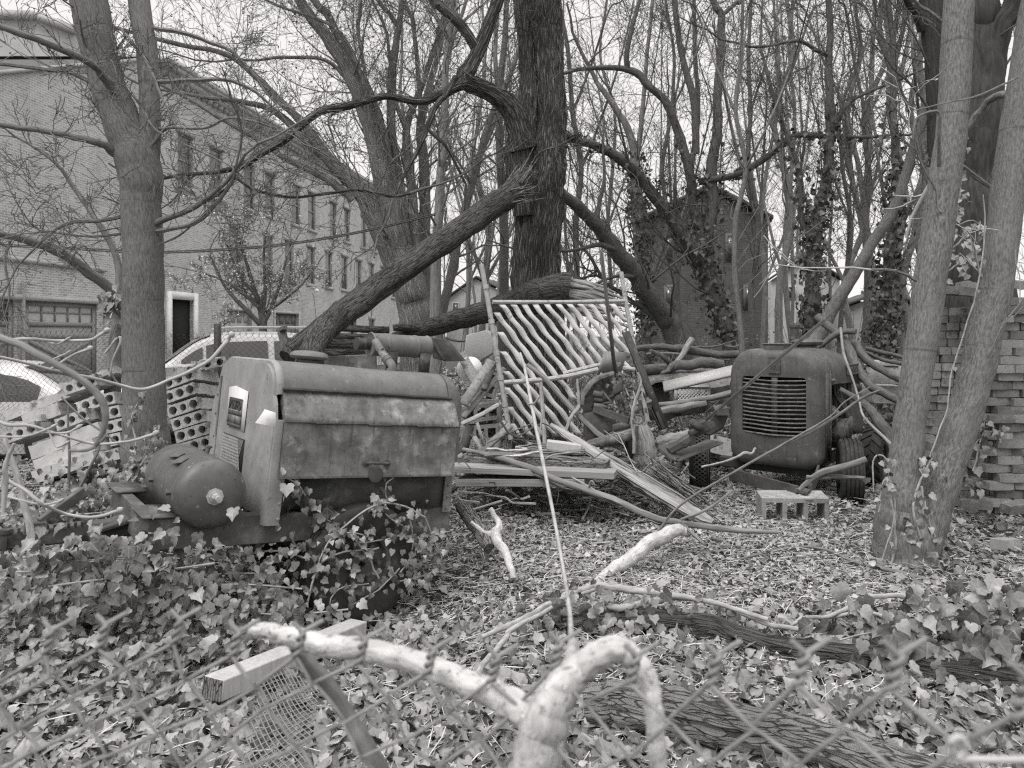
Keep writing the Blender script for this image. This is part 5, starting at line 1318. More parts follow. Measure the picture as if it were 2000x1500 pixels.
def brick(pos, rz, lab, rx=0., ry=0., sc=1.):
    o = bpy.data.objects.new('brick', BM[g.integers(0, 12)]); COL.objects.link(o)
    o.matrix_basis = Matrix.Translation(Vector(pos)) @ Matrix.Rotation(math.radians(rz + (180 if g.random() < .5 else 0)), 4, 'Z') @ Matrix.Rotation(rx, 4, 'X') @ Matrix.Rotation(ry, 4, 'Y') @ Matrix.Diagonal((sc, sc, sc, 1))
    return tag(o, lab, 'brick', GBR)
num = ['first', 'second', 'third', 'fourth', 'fifth', 'sixth', 'seventh', 'eighth', 'ninth', 'tenth', 'eleventh', 'twelfth', 'thirteenth', 'fourteenth', 'fifteenth', 'sixteenth', 'seventeenth', 'eighteenth', 'nineteenth', 'twentieth', 'twenty-first', 'twenty-second', 'twenty-third', 'twenty-fourth', 'twenty-fifth', 'twenty-sixth', 'twenty-seventh', 'twenty-eighth']
bx0 = P(1812, 900, 6.45)
ch_ = .0685
z0 = float(gz(3.7, 6.4)) + .03
NC = 27
for c in range(NC):
    z = z0 + c * ch_; up_ = NC - 1 - c
    if c < NC - 1:
        for i in range(4):        # headers of the left pillar
            if c > NC - 4 and g.random() < .25: continue
            x = bx0.x + .055 + i * .108 + .02 * math.sin(c * .8) - .0035 * c + .09 * (1 - c / NC) * 0
            brick((x + g.uniform(-.006, .006), 6.46 + g.uniform(-.012, .02) + .02 * math.sin(c * .6), z + g.uniform(-.002, .002)), 90 + g.uniform(-4, 4), 'header brick, %s course from the top, %s from the left pillar edge' % (num[up_], num[i]))
    for i in range(5):            # stretchers of the right pillar
        x = bx0.x + .36 + (i + (.5 if c % 2 else .08)) * .213 + g.uniform(-.012, .012)
        brick((x, 6.12 + g.uniform(-.03, .025) + .025 * math.sin(c * .9 + 1), z + g.uniform(-.003, .003)), g.uniform(-5, 5), 'long side brick, %s course from the top, %s from the left of right pillar' % (num[up_], num[i]))
        if c > NC - 3 and g.random() < .6 or i < 1 or i > 3:
            brick((x, 6.25 + g.uniform(-.01, .01), z), g.uniform(-3, 3), 'hidden inner brick behind the right pillar face')
for i, (x, y, Y, rz, lab) in enumerate(((1905, 572, 6.15, 12, 'loose brick tilted on top of the stack behind the right stem'), (1862, 568, 6.3, -14, 'loose brick on the left pillar top'), (1985, 556, 6.15, 20, 'loose brick crowning the right pillar'), (1888, 560, 6.4, 40, 'loose half brick at the very top between the two stems'),
        (1985, 990, 5.7, 15, 'fallen brick at the foot of the stack'), (1965, 1062, 5.1, 30, 'brick sunk in ivy before the stack'), (1905, 985, 5.9, -20, 'fallen brick beside the right stem foot'))):
    brick(P(x, y, Y), rz, lab, g.uniform(-.15, .15), g.uniform(-.12, .12), 1.05)

# ------------------------------------------------------------------ cinder blocks
def cinder(m=M['cinder'], ln=.40, h=.2, d=.2, nh=2):
    """hollows run through along y"""
    mb = MB(); wl = .035; k = nh; cw = (ln - wl * (k + 1)) / k
    mb.box((ln / 2, d / 2, wl / 2), (ln, d, wl)); mb.box((ln / 2, d / 2, h - wl / 2), (ln, d, wl))
    for i in range(k + 1): mb.box((wl / 2 + i * (cw + wl), d / 2, h / 2), (wl, d - .002, h - 2 * wl - .0004))
    return mb
place('cinder_block', cinder(ln=.52, h=.24, d=.24, nh=3), M['cinder'], P(1488, 1030, 6.0), -8, -1, 4, 'cinder block on its side propping up the tow bar eye', 'cinder block', None)
for i, (x, y, Y, rz, ry, rx, lab) in enumerate(((902, 868, 7.3, 8, -4, 0, 'cinder block lowest in the stack beside the compressor'), (905, 828, 7.3, 12, -6, 3, 'cinder block in the middle of the stack beside the compressor'), (900, 812, 7.45, 4, 3, 0, 'cinder block topmost of the stack beside the compressor'), (955, 870, 7.5, 30, -62, 0, 'cinder block standing tilted against the slatted gate'), (962, 800, 7.6, 24, -74, 0, 'cinder block tipped on end behind the gate post'))):
    place('cinder_block', cinder(ln=.38, h=.17, d=.18, nh=3), M['cinder'], P(x, y, Y), rz, ry, rx, lab, 'cinder block', 'cinder blocks by the gate')
place('cinder_block', cinder(ln=.3, h=.14, d=.2, nh=4), M['cinder'], P(1372, 888, 8.0), -20, 12, 60, 'pale slotted cinder block lying left of the tractor', 'cinder block', None)

# ------------------------------------------------------------------ slatted wire gate
gt = thing('wire_gate', 'leaning wire mesh gate woven with wavy white plastic slats', 'gate', P(1100, 860, 7.6))
TL, TR, BL, BR_ = P(962, 590, 7.35), P(1222, 588, 7.9), P(1000, 862, 7.25), P(1262, 850, 7.75)
def gp(a, b, o=0): 
    p = TL * (1 - a) * (1 - b) + TR * a * (1 - b) + BL * (1 - a) * b + BR_ * a * b
    return p + Vector((.03, -1, 0)) * o
mb = MB(); mb.tube([gp(.0, 0), gp(.5, .005), gp(1, 0)], .021, 8); mb.build('top_rail', M['galv'], gt)
mb = MB(); mb.tube([gp(1.0, -.22), gp(1.0, .02), gp(1.03, .9)], .024, 8); mb.build('end_post', M['galv'], gt)
mb = MB(); mb.tube([gp(.57, .0, -.03), gp(.60, .5, -.03)], .025, 8); mb.build('middle_post', M['galv'], gt)
mb = MB(); chain(mb, lambda c, j: gp(c / 44, j / 46, .012 * math.sin(c * .4) * math.sin(j * .3)), 44, 46, .0018, 3); mb.build('wire_mesh', M['oldwire'], gt, smooth=False)
g = np.random.default_rng(66)
hd = Vector((1, .3, 0)).normalized()
for i in range(20):
    a0 = -.62 + i * .083; b0, b1 = 0.02, .98
    if i in (3,): b0 = .42
    if i in (9, 15): b1 = .52
    if i in (1,): b0 = .62
    n = 34; L1, L2 = [], []
    for k in range(n + 1):
        b = b0 + (b1 - b0) * k / n; a = a0 + .62 * b + .005 * math.sin(b * 44 + i * .7) + .006 * math.sin(b * 9 + i)
        if not (.01 < a < .985): continue
        if a > .5 and b > .56: continue
        p = gp(a, b, .014 + .008 * math.sin(b * 34 + i)); w2 = .033 + .0012 * math.sin(b * 34 + i * .7 + 1.5)
        L1.append([p - hd * w2, p + hd * w2, p + hd * w2 + Vector((0, .002, 0)), p - hd * w2 + Vector((0, .002, 0))])
    if len(L1) > 3:
        mb = MB(); mb.loft(L1); mb.build('slat', M['slat'], gt, smooth=False)
mb = MB(); mb.tube(pix([(940, 516, 7.15, 1), (948, 560, 7.15, 1), (962, 640, 7.15, 1), (978, 740, 7.15, 1), (998, 858, 7.15, 1)])[:, :3], .024, 10)
tag(mb.build('metal_pole', M['galv'], smooth=40), 'pale metal pole with clamps leaning in front of the gate edge', 'pole')
mb = MB()
for x, y in ((949, 560), (960, 628), (970, 690), (978, 738), (986, 790)):
    mb.tube([P(x - .6, y - 4, 7.15), P(x + .6, y + 4, 7.15)], .03, 10)
pc = mb.build('clamp', M['galv'], bpy.data.objects['metal_pole'], smooth=40)
def pipe(name, label, cat, rows, m, k=8, group=None):
    r = pix(rows); mb = MB(); mb.tube(r[:, :3], r[:, 3], k); return tag(mb.build(name, m, smooth=40), label, cat, group)
pf = thing('pipe_frame', 'broken galvanised pipe frame lying across the lower half of the gate', 'pipe frame', P(1000, 860, 7.0))
for rows in ([(984, 747, 7.0, 9), (1060, 742, 7.05, 10), (1110, 735, 7.1, 10), (1168, 722, 7.15, 10)], [(1100, 730, 7.3, 9), (1170, 713, 7.3, 9), (1240, 722, 7.3, 9)]):
    r = pix(rows); mb = MB(); mb.tube(r[:, :3], r[:, 3], 8); mb.build('rail', M['galv'], pf)
r = pix([(1056, 744, 7.05, 8), (1060, 800, 7.0, 8), (1064, 868, 6.95, 8)]); mb = MB(); mb.tube(r[:, :3], r[:, 3], 8); mb.build('upright', M['galv'], pf)
pipe('wooden_pole', 'round pole slanting from the pipe frame down to the lumber', 'pole', [(1030, 712, 6.9, 8), (1060, 735, 6.85, 10), (1110, 790, 6.7, 11), (1165, 845, 6.55, 11), (1215, 880, 6.45, 10)], M['grey'])
def angle_bar(name, label, a, b, wd, m, group=None, t=.006):
    mb = MB(); mb.beam(a, b, wd, t, (0, -1, .2)); d = Vector(b) - Vector(a); d.normalize(); sd_ = d.cross(Vector((0, -1, .2))).normalized()
    o = sd_ * (wd / 2 - t / 2) + sd_.cross(d) * (wd * .4 + t / 2 + .001); mb.beam(Vector(a) + o, Vector(b) + o, t, wd * .8, (0, -1, .2)); return tag(mb.build(name, m, smooth=False), label, 'steel bar', group)
angle_bar('steel_bar', 'upright steel angle bar standing before the gate', P(1174, 488, 7.0), P(1203, 742, 6.8), .035, M['rust'])
angle_bar('steel_channel', 'dark steel channel slanting right of the gate', P(1222, 648, 7.0), P(1298, 838, 6.6), .075, M['darkmetal'])
angle_bar('steel_channel', 'second shorter dark channel leaning beside the long one', P(1262, 770, 6.8), P(1294, 838, 6.55), .06, M['darkmetal'])
angle_bar('steel_bar', 'long square bar slanting across the tractor grille', P(1308, 880, 6.3), P(1625, 612, 6.0), .028, M['rust'])

# ------------------------------------------------------------------ the iron machine by the gate
mc = thing('iron_machine', 'heavy rusted iron machine frame with a curved side plate and a channel foot', 'machine', P(1180, 880, 6.7))
def pp(lst, Y): return [P(x, y, Y) for x, y in lst]
mb = MB(); mb.prism(pp([(1140, 850), (1141, 808), (1134, 790), (1136, 770), (1155, 745), (1170, 735), (1200, 727), (1202, 780), (1172, 785), (1165, 800), (1163, 850)], 6.7), (.0, .05, 0)); mb.build('side_plate', M['rustpaint'], mc, bevel=.006, smooth=False)
mb = MB(); mb.prism(pp([(1133, 790), (1135, 770), (1154, 744), (1170, 734), (1200, 726), (1200, 732), (1172, 742), (1160, 750), (1142, 775), (1141, 792)], 6.58), (0, .11, 0)); mb.build('flange', M['rustpaint'], mc, bevel=.004, smooth=False)
mb = MB(); mb.prism(pp([(1141, 808), (1200, 796), (1201, 838), (1142, 868)], 6.6), (.02, .06, 0)); mb.build('front_plate', M['rust'], mc, bevel=.005, smooth=False)
mb = MB(); a, b = P(1148, 862, 6.55), P(1236, 838, 6.45); mb.beam(a, b, .22, .015); mb.beam(a + Vector((.0, -.115, -.03)), b + Vector((0, -.115, -.03)), .012, .075); mb.beam(a + Vector((0, .115, .03)), b + Vector((0, .115, .03)), .012, .075); mb.build('channel_foot', M['rustpaint'], mc, smooth=False)
for a, b in ((P(1170, 868, 6.6), P(1172, 905, 6.6)), (P(1228, 850, 6.5), P(1230, 905, 6.5))):
    mb = MB(); mb.beam(a, b, .06, .06, (0, 1, 0)); mb.build('leg', M['darkmetal'], mc, smooth=False)
mb = MB(); mb.beam(P(1176, 764, 6.62), P(1195, 786, 6.55), .02, .02); mb.beam(P(1176, 764, 6.62), P(1176, 788, 6.6), .02, .02); mb.beam(P(1176, 788, 6.6), P(1195, 786, 6.55), .02, .02); mb.build('triangle_bracket', M['rust'], mc, smooth=False)
mb = MB(); mb.beam(P(1160, 798, 6.6), P(1228, 822, 6.4), .03, .06); mb.tube([P(1158, 768, 6.6), P(1176, 772, 6.6)], .03, 10); mb.tube([P(1160, 780, 6.6), P(1176, 782, 6.6)], .022, 10); mb.tube([P(1160, 792, 6.6), P(1186, 794, 6.6)], .026, 10); mb.build('linkage', M['rust'], mc, smooth=40)
mb = MB(); mb.prism(pp([(1196, 756), (1215, 742), (1216, 762), (1198, 772)], 6.5), (.02, .1, 0)); mb.build('gearbox_cover', M['rust'], mc, bevel=.006, smooth=False)
mb = MB(); mb.prism(pp([(1180, 686), (1225, 688), (1212, 730), (1172, 728), (1162, 745)], 6.95), (.01, .035, 0)); tag(mb.build('wooden_board', M['plank'], smooth=False), 'short weathered board standing behind the iron machine', 'board')
# eye bolt
mb = MB(); c = P(1246, 819, 6.3); rings = []
for i in range(25):
    a = 2 * math.pi * i / 24; q = Vector((math.cos(a), .3 * math.sin(a), .72 * math.sin(a))); rings.append([c + q * (.05 + .011 * math.cos(t)) + Vector((0, 1, 0)) * .011 * math.sin(t) for t in np.linspace(0, 2 * math.pi, 8, endpoint=False)])
mb.loft(rings, False); mb.tube([P(1244, 832, 6.3), P(1244, 892, 6.3)], .014, 8); tag(mb.build('eye_bolt', M['rust'], smooth=50), 'upright iron eye bolt with a ring top', 'eye bolt')
# tilted hitch assembly left of the tractor
hi = thing('iron_hitch', 'heavy dark iron hitch casting tilted between the eye bolt and the tractor', 'hitch', P(1330, 890, 6.3))
mb = MB(); mb.beam(P(1292, 872, 6.25), P(1322, 898, 6.15), .14, .03); mb.beam(P(1305, 880, 6.2), P(1392, 826, 6.25), .09, .05); mb.beam(P(1310, 898, 6.2), P(1398, 862, 6.4), .2, .016); mb.build('channel_arm', M['rust'], hi, bevel=.005)
mb = MB(); mb.beam(P(1352, 842, 6.2), P(1380, 828, 6.2), .13, .1); mb.lathe([(.05, 0), (.07, .01), (.07, .05), (.04, .06)], Matrix.Translation(P(1356, 836, 6.12)) @ Matrix.Rotation(.7, 4, 'Y'), 16); mb.beam(P(1345, 848, 6.12), P(1366, 838, 6.1), .05, .05); mb.build('casting', M['darkmetal'], hi, bevel=.012)
mb = MB(); mb.prism(pp([(1362, 846), (1395, 806), (1425, 798), (1424, 810), (1412, 838), (1388, 852)], 6.5), (.04, .16, .0)); mb.build('dark_block', M['darkmetal'], hi, bevel=.015)
mb = MB(); mb.prism(pp([(1396, 800), (1422, 796), (1426, 812), (1400, 812)], 6.4), (.02, .15, .02)); mb.build('top_plate', M['rust'], hi, bevel=.004)
# stump of split log, basket
simple_log('log_stub', 'grey upright log stub with a bark face beside the eye bolt', 'log', [(1262, 905, 6.5, 46), (1258, 870, 6.5, 44), (1252, 838, 6.55, 36), (1248, 815, 6.6, 22)], M['split'], 14, .08, 3)
simple_log('log_stub', 'low broken stump top lying behind the hitch', 'log', [(1290, 872, 7.0, 40), (1320, 862, 7.0, 36), (1350, 850, 7.0, 26)], M['split'], 12, .1, 4)
# sunken car boot lid, plank, crate and basket of junk behind
hk = thing('car_body', 'half buried grey car body with its wing over a dark wheel arch', 'car body', P(1340, 800, 9.2))
mb = MB(); rings = []
for x, yt, yb in ((1255, 726, 776), (1285, 722, 772), (1330, 721, 766), (1380, 722, 760), (1425, 726, 752)):
    a = P(x, yt, 9.4); b = P(x, yb, 8.9); rings.append([a + Vector((0, .5, -.02)), a + Vector((0, .1, .03)), a, a * .5 + b * .5 + Vector((0, -.10, .06)), b, b + Vector((0, .1, -.3)), b + Vector((0, .6, -.3))])
mb.loft(rings); mb.build('body', M['rustpaint'], hk, smooth=50)
mb = MB(); rings = []
for t_ in np.linspace(math.pi * .95, .1, 9):
    p = P(1291, 782, 8.8) + Vector((.2 * math.cos(t_), 0, .22 * math.sin(t_))); rings.append([p, p + Vector((0, .25, 0)), p + Vector((.02 * math.cos(t_), .25, .02 * math.sin(t_))), p + Vector((.02 * math.cos(t_), 0, .02 * math.sin(t_)))])
mb.loft(rings); mb.build('wheel_arch', M['rustpaint'], hk, smooth=40)
mb = MB(); cpos = P(1293, 792, 8.95); R = Matrix.Translation(cpos) @ Matrix.Rotation(math.pi / 2, 4, 'X'); mb.lathe([(.1, -.05), (.16, -.06), (.19, -.04), (.19, .05), (.1, .05)], R, 24); mb.lathe([(.01, -.03), (.1, -.04)], R, 16); mb.build('wheel', M['rubber'], hk)
mb = MB(); mb.beam(P(1296, 756, 8.6), P(1440, 722, 8.4), .20, .03, (0, -.5, 1)); tag(mb.build('plank', M['whiteplank'], smooth=False), 'pale sawn plank laid across the car body left of the tractor', 'plank')
cr = thing('milk_crate', 'pale plastic milk crate with a diagonal lattice side', 'crate', P(1352, 785, 8.5))
a, b = P(1320, 786, 8.5), P(1384, 756, 8.5); wx, wz = b.x - a.x, b.z - a.z
mb = MB()
for (px_, pz, sx, sz) in ((0, wz / 2, .04, wz), (wx, wz / 2, .04, wz), (wx / 2, .012, wx - .05, .024), (wx / 2, wz - .012, wx - .05, .026)): mb.box((a.x + px_, 8.5, a.z + pz), (sx, .025, sz))
for (px_,) in ((0,), (wx,)): mb.box((a.x + px_, 8.68, a.z + wz / 2), (.02, .3, wz - .01))
mb.box((a.x + wx / 2, 8.84, a.z + wz / 2), (wx - .02, .02, wz - .01)); mb.box((a.x + wx / 2, 8.68, a.z + .01), (wx - .03, .28, .012)); mb.build('shell', M['siding'], cr, smooth=False)
mb = MB()
for k in range(-4, 12):
    for s_ in (-1, 1):
        x0, x1 = k * .04, k * .04 + wz - .04
        pts = [(x0, 0), (x1, wz - .04)]; 
        lo, hi_ = max(0, x0), min(wx - .04, x1)
        if hi_ - lo < .01: continue
        z_0, z_1 = lo - x0, hi_ - x0
        X0, X1 = (lo, hi_) if s_ > 0 else (wx - .04 - lo, wx - .04 - hi_)
        mb.tube([(a.x + .02 + X0, 8.495, a.z + .02 + z_0), (a.x + .02 + X1, 8.495, a.z + .02 + z_1)], .0035, 4, False)
mb.build('lattice', M['white'], cr, smooth=False)
ml = thing('metal_hopper', 'open grey metal hopper behind the tractor bonnet', 'hopper', P(1730, 760, 8.6))
mb = MB(); mb.prism(pp([(1690, 716), (1758, 718), (1762, 752), (1700, 750)], 8.6), (.05, .03, .02)); mb.prism(pp([(1690, 714), (1758, 716), (1757, 706), (1700, 704)], 8.58), (.0, .05, .01)); mb.prism(pp([(1700, 752), (1762, 754), (1762, 790), (1705, 788)], 8.7), (.05, .4, 0)); mb.build('body', M['galv'], ml, bevel=.008, smooth=False)

# ------------------------------------------------------------------ pipes, panels and beams behind the compressor
mb = MB(); mb.prism(pp([(905, 700), (910, 655), (948, 645), (965, 655), (962, 690), (930, 710)], 8.3), (.03, .25, 0)); tag(mb.build('sheet_metal', M['siding'], bevel=.01, smooth=False), 'pale bent sheet panel leaning behind the muffler', 'panel')
mb = MB(); mb.lathe([(.01, .13), (.07, .115), (.12, .07), (.14, .0), (.135, .0), (.01, .0)], Matrix.Translation(P(918, 722, 7.7)) @ Matrix.Rotation(math.radians(70), 4, 'X') @ Matrix.Rotation(.2, 4, 'Y'), 24); tag(mb.build('bowl', M['white'], smooth=50), 'white enamel bowl lying among the sticks left of the gate', 'bowl')
mb = MB(); mb.prism(pp([(838, 660), (868, 662), (905, 705), (872, 706), (846, 700)], 7.4), (.02, .1, 0)); mb.beam(P(845, 665, 7.38), P(868, 704, 7.38), .03, .03); tag(mb.build('iron_plate', M['rust'], bevel=.006, smooth=False), 'dark iron plate with a toothed edge right of the muffler', 'plate')
for i, (rows, lab) in enumerate((([(560, 672, 7.6, 26), (640, 668, 7.6, 28), (700, 676, 7.5, 28)], 'dark log lying behind the roof cap of the compressor'), ([(655, 640, 8.2, 12), (700, 643, 8.2, 14), (760, 645, 8.2, 13)], 'thin mossy rail above the muffler'), ([(600, 690, 6.6, 16), (680, 690, 6.6, 18), (735, 686, 6.6, 16)], 'dark timber just behind the compressor roof'), ([(640, 655, 7.4, 11), (710, 658, 7.3, 12), (800, 662, 7.2, 10)], 'dark rail behind the muffler top'))):
    simple_log('log', lab, 'log', rows, M['log'], 10, .08, 20 + i)
mb = MB(); mb.beam(P(636, 720, 6.0), P(735, 716, 6.0), .08, .2, (0, 0, 1)); tag(mb.build('steel_box', M['rustpaint'], bevel=.005), 'flat steel box edge showing behind the compressor roof', 'box')
mb = MB(); mb.beam(P(565, 712, 6.6), P(549, 640, 6.7), .07, .05, (0, -1, 0)); mb.beam(P(549, 645, 6.7), P(556, 640, 6.6), .05, .04); tag(mb.build('wooden_stake', M['wet'], bevel=.006), 'dark rotten stake by the foot of the fallen limb', 'stake')
for i, (a, b) in enumerate((((960, 705, 7.4), (905, 790, 7.0)), ((972, 690, 7.6), (945, 760, 7.1)), ((900, 690, 7.8), (930, 745, 7.2)), ((985, 720, 7.5), (905, 815, 7.0)))):
    mb = MB(); mb.beam(P(*a), P(*b), (.09, .06, .1, .05)[i], (.025, .04, .02, .03)[i], (0, -1, .4)); tag(mb.build('broken_board', M['plank' if i != 1 else 'rust'], smooth=False), ['broken board propped on the cinder blocks', 'rusted strip leaning beside the pale pole', 'dark board end right of the muffler plate', 'narrow slat sloping down to the cinder blocks'][i], 'board', 'scrap boards left of the gate')

# ------------------------------------------------------------------ lumber, sticks and logs in the middle
def plankb(name, label, a, b, wd, th, m, up=(0, 0, 1), group=None):
    mb = MB(); n = 8; a = Vector(a); b = Vector(b); d = (b - a).normalized(); s_ = d.cross(Vector(up)).normalized(); u = s_.cross(d); g = np.random.default_rng(int(abs(a.x * 1000)) + 1)
    rings = []
    for k in range(n + 1):
        p = a + (b - a) * k / n; q = lambda: g.uniform(-.003, .003)
        rings.append([p - s_ * (wd / 2 + q()) - u * th / 2, p + s_ * (wd / 2 + q()) - u * th / 2, p + s_ * (wd / 2 + q()) + u * (th / 2 + q()), p - s_ * (wd / 2 + q()) + u * (th / 2 + q())])
    mb.loft(rings, True, True, np.array([[(i * .1, 0, k * (b - a).length / n) for i in range(4)] for k in range(n + 1)]))
    return tag(mb.build(name, m, smooth=30, bevel=.004), label, cat='plank', group=group)
GP = 'planks of the lumber pile'
plankb('plank', 'grey plank end on the front of the lumber pile', P(880, 912, 6.2), P(1203, 925, 5.85), .24, .05, M['plank'], group=GP)
plankb('plank', 'lowest weathered plank of the pile', P(900, 938, 6.2), P(1147, 938, 5.9), .25, .06, M['plank'], group=GP)
plankb('plank', 'dark rotten plank under the sticks, top of the pile', P(905, 893, 6.45), P(1190, 905, 6.1), .35, .06, M['rot'], group=GP)
plankb('plank', 'hidden middle plank between the grey planks', P(905, 900, 6.75), P(1230, 900, 6.45), .25, .06, M['rot'], group=GP)
mb = MB(); mb.box(P(1101, 872, 6.3), (.29, .12, .075), Matrix.Rotation(.12, 4, 'Y')); tag(mb.build('paving_slab', M['concpale'], bevel=.008), 'smooth pale stone block on the lumber pile', 'stone')
GS = 'sticks on the lumber pile'
g = np.random.default_rng(91)
for i in range(16):
    x0 = g.uniform(895, 1080); y0 = g.uniform(868, 892); l = g.uniform(70, 170); Y = 6.6 - (y0 - 868) * .02
    st = wob(spl(pix([(x0, y0, Y, 7), (x0 + l / 2, y0 + g.uniform(-6, 6), Y - .05, 6), (x0 + l, y0 + g.uniform(-12, 12), Y - .1, 4)]), 4), .5, i)
    mb = MB(); mb.tube(st[:, :3], st[:, 3] * g.uniform(.5, 1.2), 5); tag(mb.build('stick', M[('thin', 'dead', 'grey')[i % 3]], smooth=60), 'thin dead stick lying along the top of the lumber pile', 'stick', GS)
sp_ = thing('splintered_rail', 'long splintered grey rail slanting down from the gate to the leaf litter', 'rail', P(1380, 1010, 5.7))
mb = MB(); g = np.random.default_rng(17)
A0, A1 = P(1078, 832, 6.5), P(1384, 1018, 5.75)
for i in range(46):
    o = Vector(g.normal(0, 1, 3)) * .03; t0 = g.uniform(0, .35) * (i > 8); t1 = g.uniform(.75, 1.0)
    w0 = g.uniform(.005, .016)
    pts = [A0 * (1 - t) + A1 * t + o * min(1, .15 + t * 1.6) + Vector((g.normal(0, .006), g.normal(0, .006), g.normal(0, .006))) for t in np.linspace(t0, t1, 7)]
    mb.tube(pts, [w0 * .4, w0, w0, w0 * 1.1, w0, w0 * .9, w0 * .4], 5)
mb.build('splinters', M['split'], sp_, smooth=False)
mb = MB(); rows = [(1076, 829, 6.5, 7, 5), (1110, 852, 6.4, 18, 9), (1150, 878, 6.28, 24, 11), (1200, 910, 6.15, 27, 13), (1260, 946, 6.0, 30, 14), (1320, 982, 5.85, 31, 14), (1366, 1008, 5.75, 28, 13), (1392, 1020, 5.7, 14, 8)]
rr_ = spl(rows, 5); dd_ = (P(*rows[-1][:3]) - P(*rows[0][:3])).normalized(); sd2 = dd_.cross(Vector((0, -.5, 1))).normalized(); up2 = sd2.cross(dd_); rings = []; Tt = []
gk = g.normal(0, 1, 14); 
for q in rr_:
    c_ = P(q[0], q[1], q[2]); wd, th = q[3] * q[2] / F / 2, q[4] * q[2] / F / 2
    ring = []; tt = []
    for k in range(14):
        a = 2 * math.pi * k / 14; m_ = 1 + .16 * gk[k] + .05 * g.normal()
        ring.append(c_ + sd2 * math.copysign(abs(math.cos(a)) ** .6, math.cos(a)) * wd * m_ + up2 * math.copysign(abs(math.sin(a)) ** .6, math.sin(a)) * th * m_); tt.append((math.cos(a) * wd, math.sin(a) * th, (c_ - P(*rows[0][:3])).length))
    rings.append(ring); Tt.append(tt)
mb.loft(rings, True, True, np.array(Tt)); mb.build('rail', M['splitpale'], sp_, smooth=50)
mb = MB(); A0, A1 = P(1250, 895, 6.2), P(1400, 1010, 5.8)
for i in range(40):
    o = Vector(g.normal(0, 1, 3)) * .05; t0 = g.uniform(0, .3); t1 = g.uniform(.6, 1.05)
    w0 = g.uniform(.003, .011); pts = [A0 * (1 - t) + A1 * t + o + Vector(g.normal(0, .008, 3)) for t in np.linspace(t0, t1, 5)]
    mb.tube(pts, [w0 * .3, w0, w0, w0 * .8, w0 * .2], 4)
mb.build('loose_splinters', M['rot'], sp_, smooth=False)
def branch(name, label, rows, m, subs=(), k=8, seed=0, lump=.06, group=None, cat='branch'):
    mb = MB(); logtube(mb, pix(rows), k, 5, lump, seed, True, .1)
    for s in subs:
        r = wob(spl(pix(s), 4), .15, seed + 3); mb.tube(r[:, :3], r[:, 3], 6)
    return tag(mb.build(name, m, smooth=60), label, cat, group)
branch('fallen_branch', 'long dark fallen branch crossing in front of the lumber pile', [(905, 878, 6.4, 8), (960, 890, 6.2, 10), (1020, 908, 6.0, 12), (1090, 938, 5.7, 13), (1150, 958, 5.5, 14), (1210, 980, 5.35, 14), (1270, 1008, 5.2, 14), (1330, 1022, 5.15, 13), (1380, 1028, 5.1, 13), (1440, 1035, 5.05, 12), (1520, 1040, 5.0, 6)], M['grey'], [[(1150, 955, 5.5, 6), (1155, 940, 5.48, 5), (1162, 948, 5.47, 3)], [(1330, 1020, 5.15, 7), (1355, 1045, 5.05, 7), (1375, 1062, 5.0, 5)], [(1330, 1015, 5.1, 6), (1380, 995, 5.1, 6), (1430, 958, 5.2, 5)]], seed=1)
branch('peeled_branch', 'stout pale peeled branch lying in the leaf litter', [(1160, 1148, 4.5, 18), (1185, 1122, 4.58, 23), (1215, 1102, 4.65, 26), (1250, 1078, 4.75, 28), (1290, 1050, 4.9, 28), (1322, 1036, 5.0, 24), (1340, 1038, 5.02, 16)], M['dead'], k=12, seed=2)
branch('peeled_branch', 'forked white broken limb standing beside the compressor wheel', [(958, 994, 4.75, 10), (975, 1025, 4.7, 14), (968, 1045, 4.65, 22), (985, 1075, 4.55, 18), (998, 1105, 4.45, 15), (1003, 1130, 4.4, 12)], M['dead'], [[(968, 1045, 4.65, 16), (945, 1040, 4.65, 10), (920, 1020, 4.7, 8)]], k=10, seed=3, lump=.14)
simple_log('log', 'mossy bark covered log leaning on the compressor tail', 'log', [(900, 985, 4.9, 24), (920, 1012, 4.8, 30), (940, 1040, 4.7, 30), (955, 1070, 4.6, 22)], M['rot'], 14, .1, 31)
branch('pale_stick', 'pale bent stick poking up before the tractor nose', [(1370, 912, 5.9, 4), (1410, 903, 5.9, 4), (1440, 892, 5.85, 5), (1455, 884, 5.85, 6), (1468, 886, 5.85, 5), (1476, 875, 5.85, 5)], M['vine'], k=6, seed=4)
branch('fallen_branch', 'short rough branch resting on the tow bar before the right tyre', [(1560, 958, 5.8, 8), (1582, 938, 5.8, 12), (1610, 922, 5.75, 14), (1650, 912, 5.7, 14), (1692, 897, 5.65, 13)], M['grey'], [[(1575, 932, 5.8, 9), (1630, 932, 5.75, 9), (1690, 934, 5.7, 8)]], k=10, seed=6)
branch('long_stick', 'long thin stick rising from the litter past the tractor grille', [(1280, 1045, 5.0, 5), (1330, 985, 5.0, 5), (1420, 930, 5.05, 5), (1500, 885, 5.1, 5), (1600, 835, 5.2, 6), (1680, 780, 5.3, 6), (1718, 763, 5.35, 5)], M['thin'], [[(1500, 885, 5.1, 4), (1560, 850, 5.15, 4), (1620, 815, 5.2, 3.5), (1650, 785, 5.25, 3), (1700, 755, 5.3, 2)]], k=6, seed=7)
branch('long_stick', 'kinked thin stick hanging over the tractor tail', [(1642, 640, 6.2, 5), (1648, 690, 6.1, 5), (1662, 730, 6.0, 4), (1678, 780, 5.9, 4), (1685, 810, 5.8, 4), (1712, 840, 5.7, 5), (1745, 872, 5.6, 6)], M['vine'], k=6, seed=8)
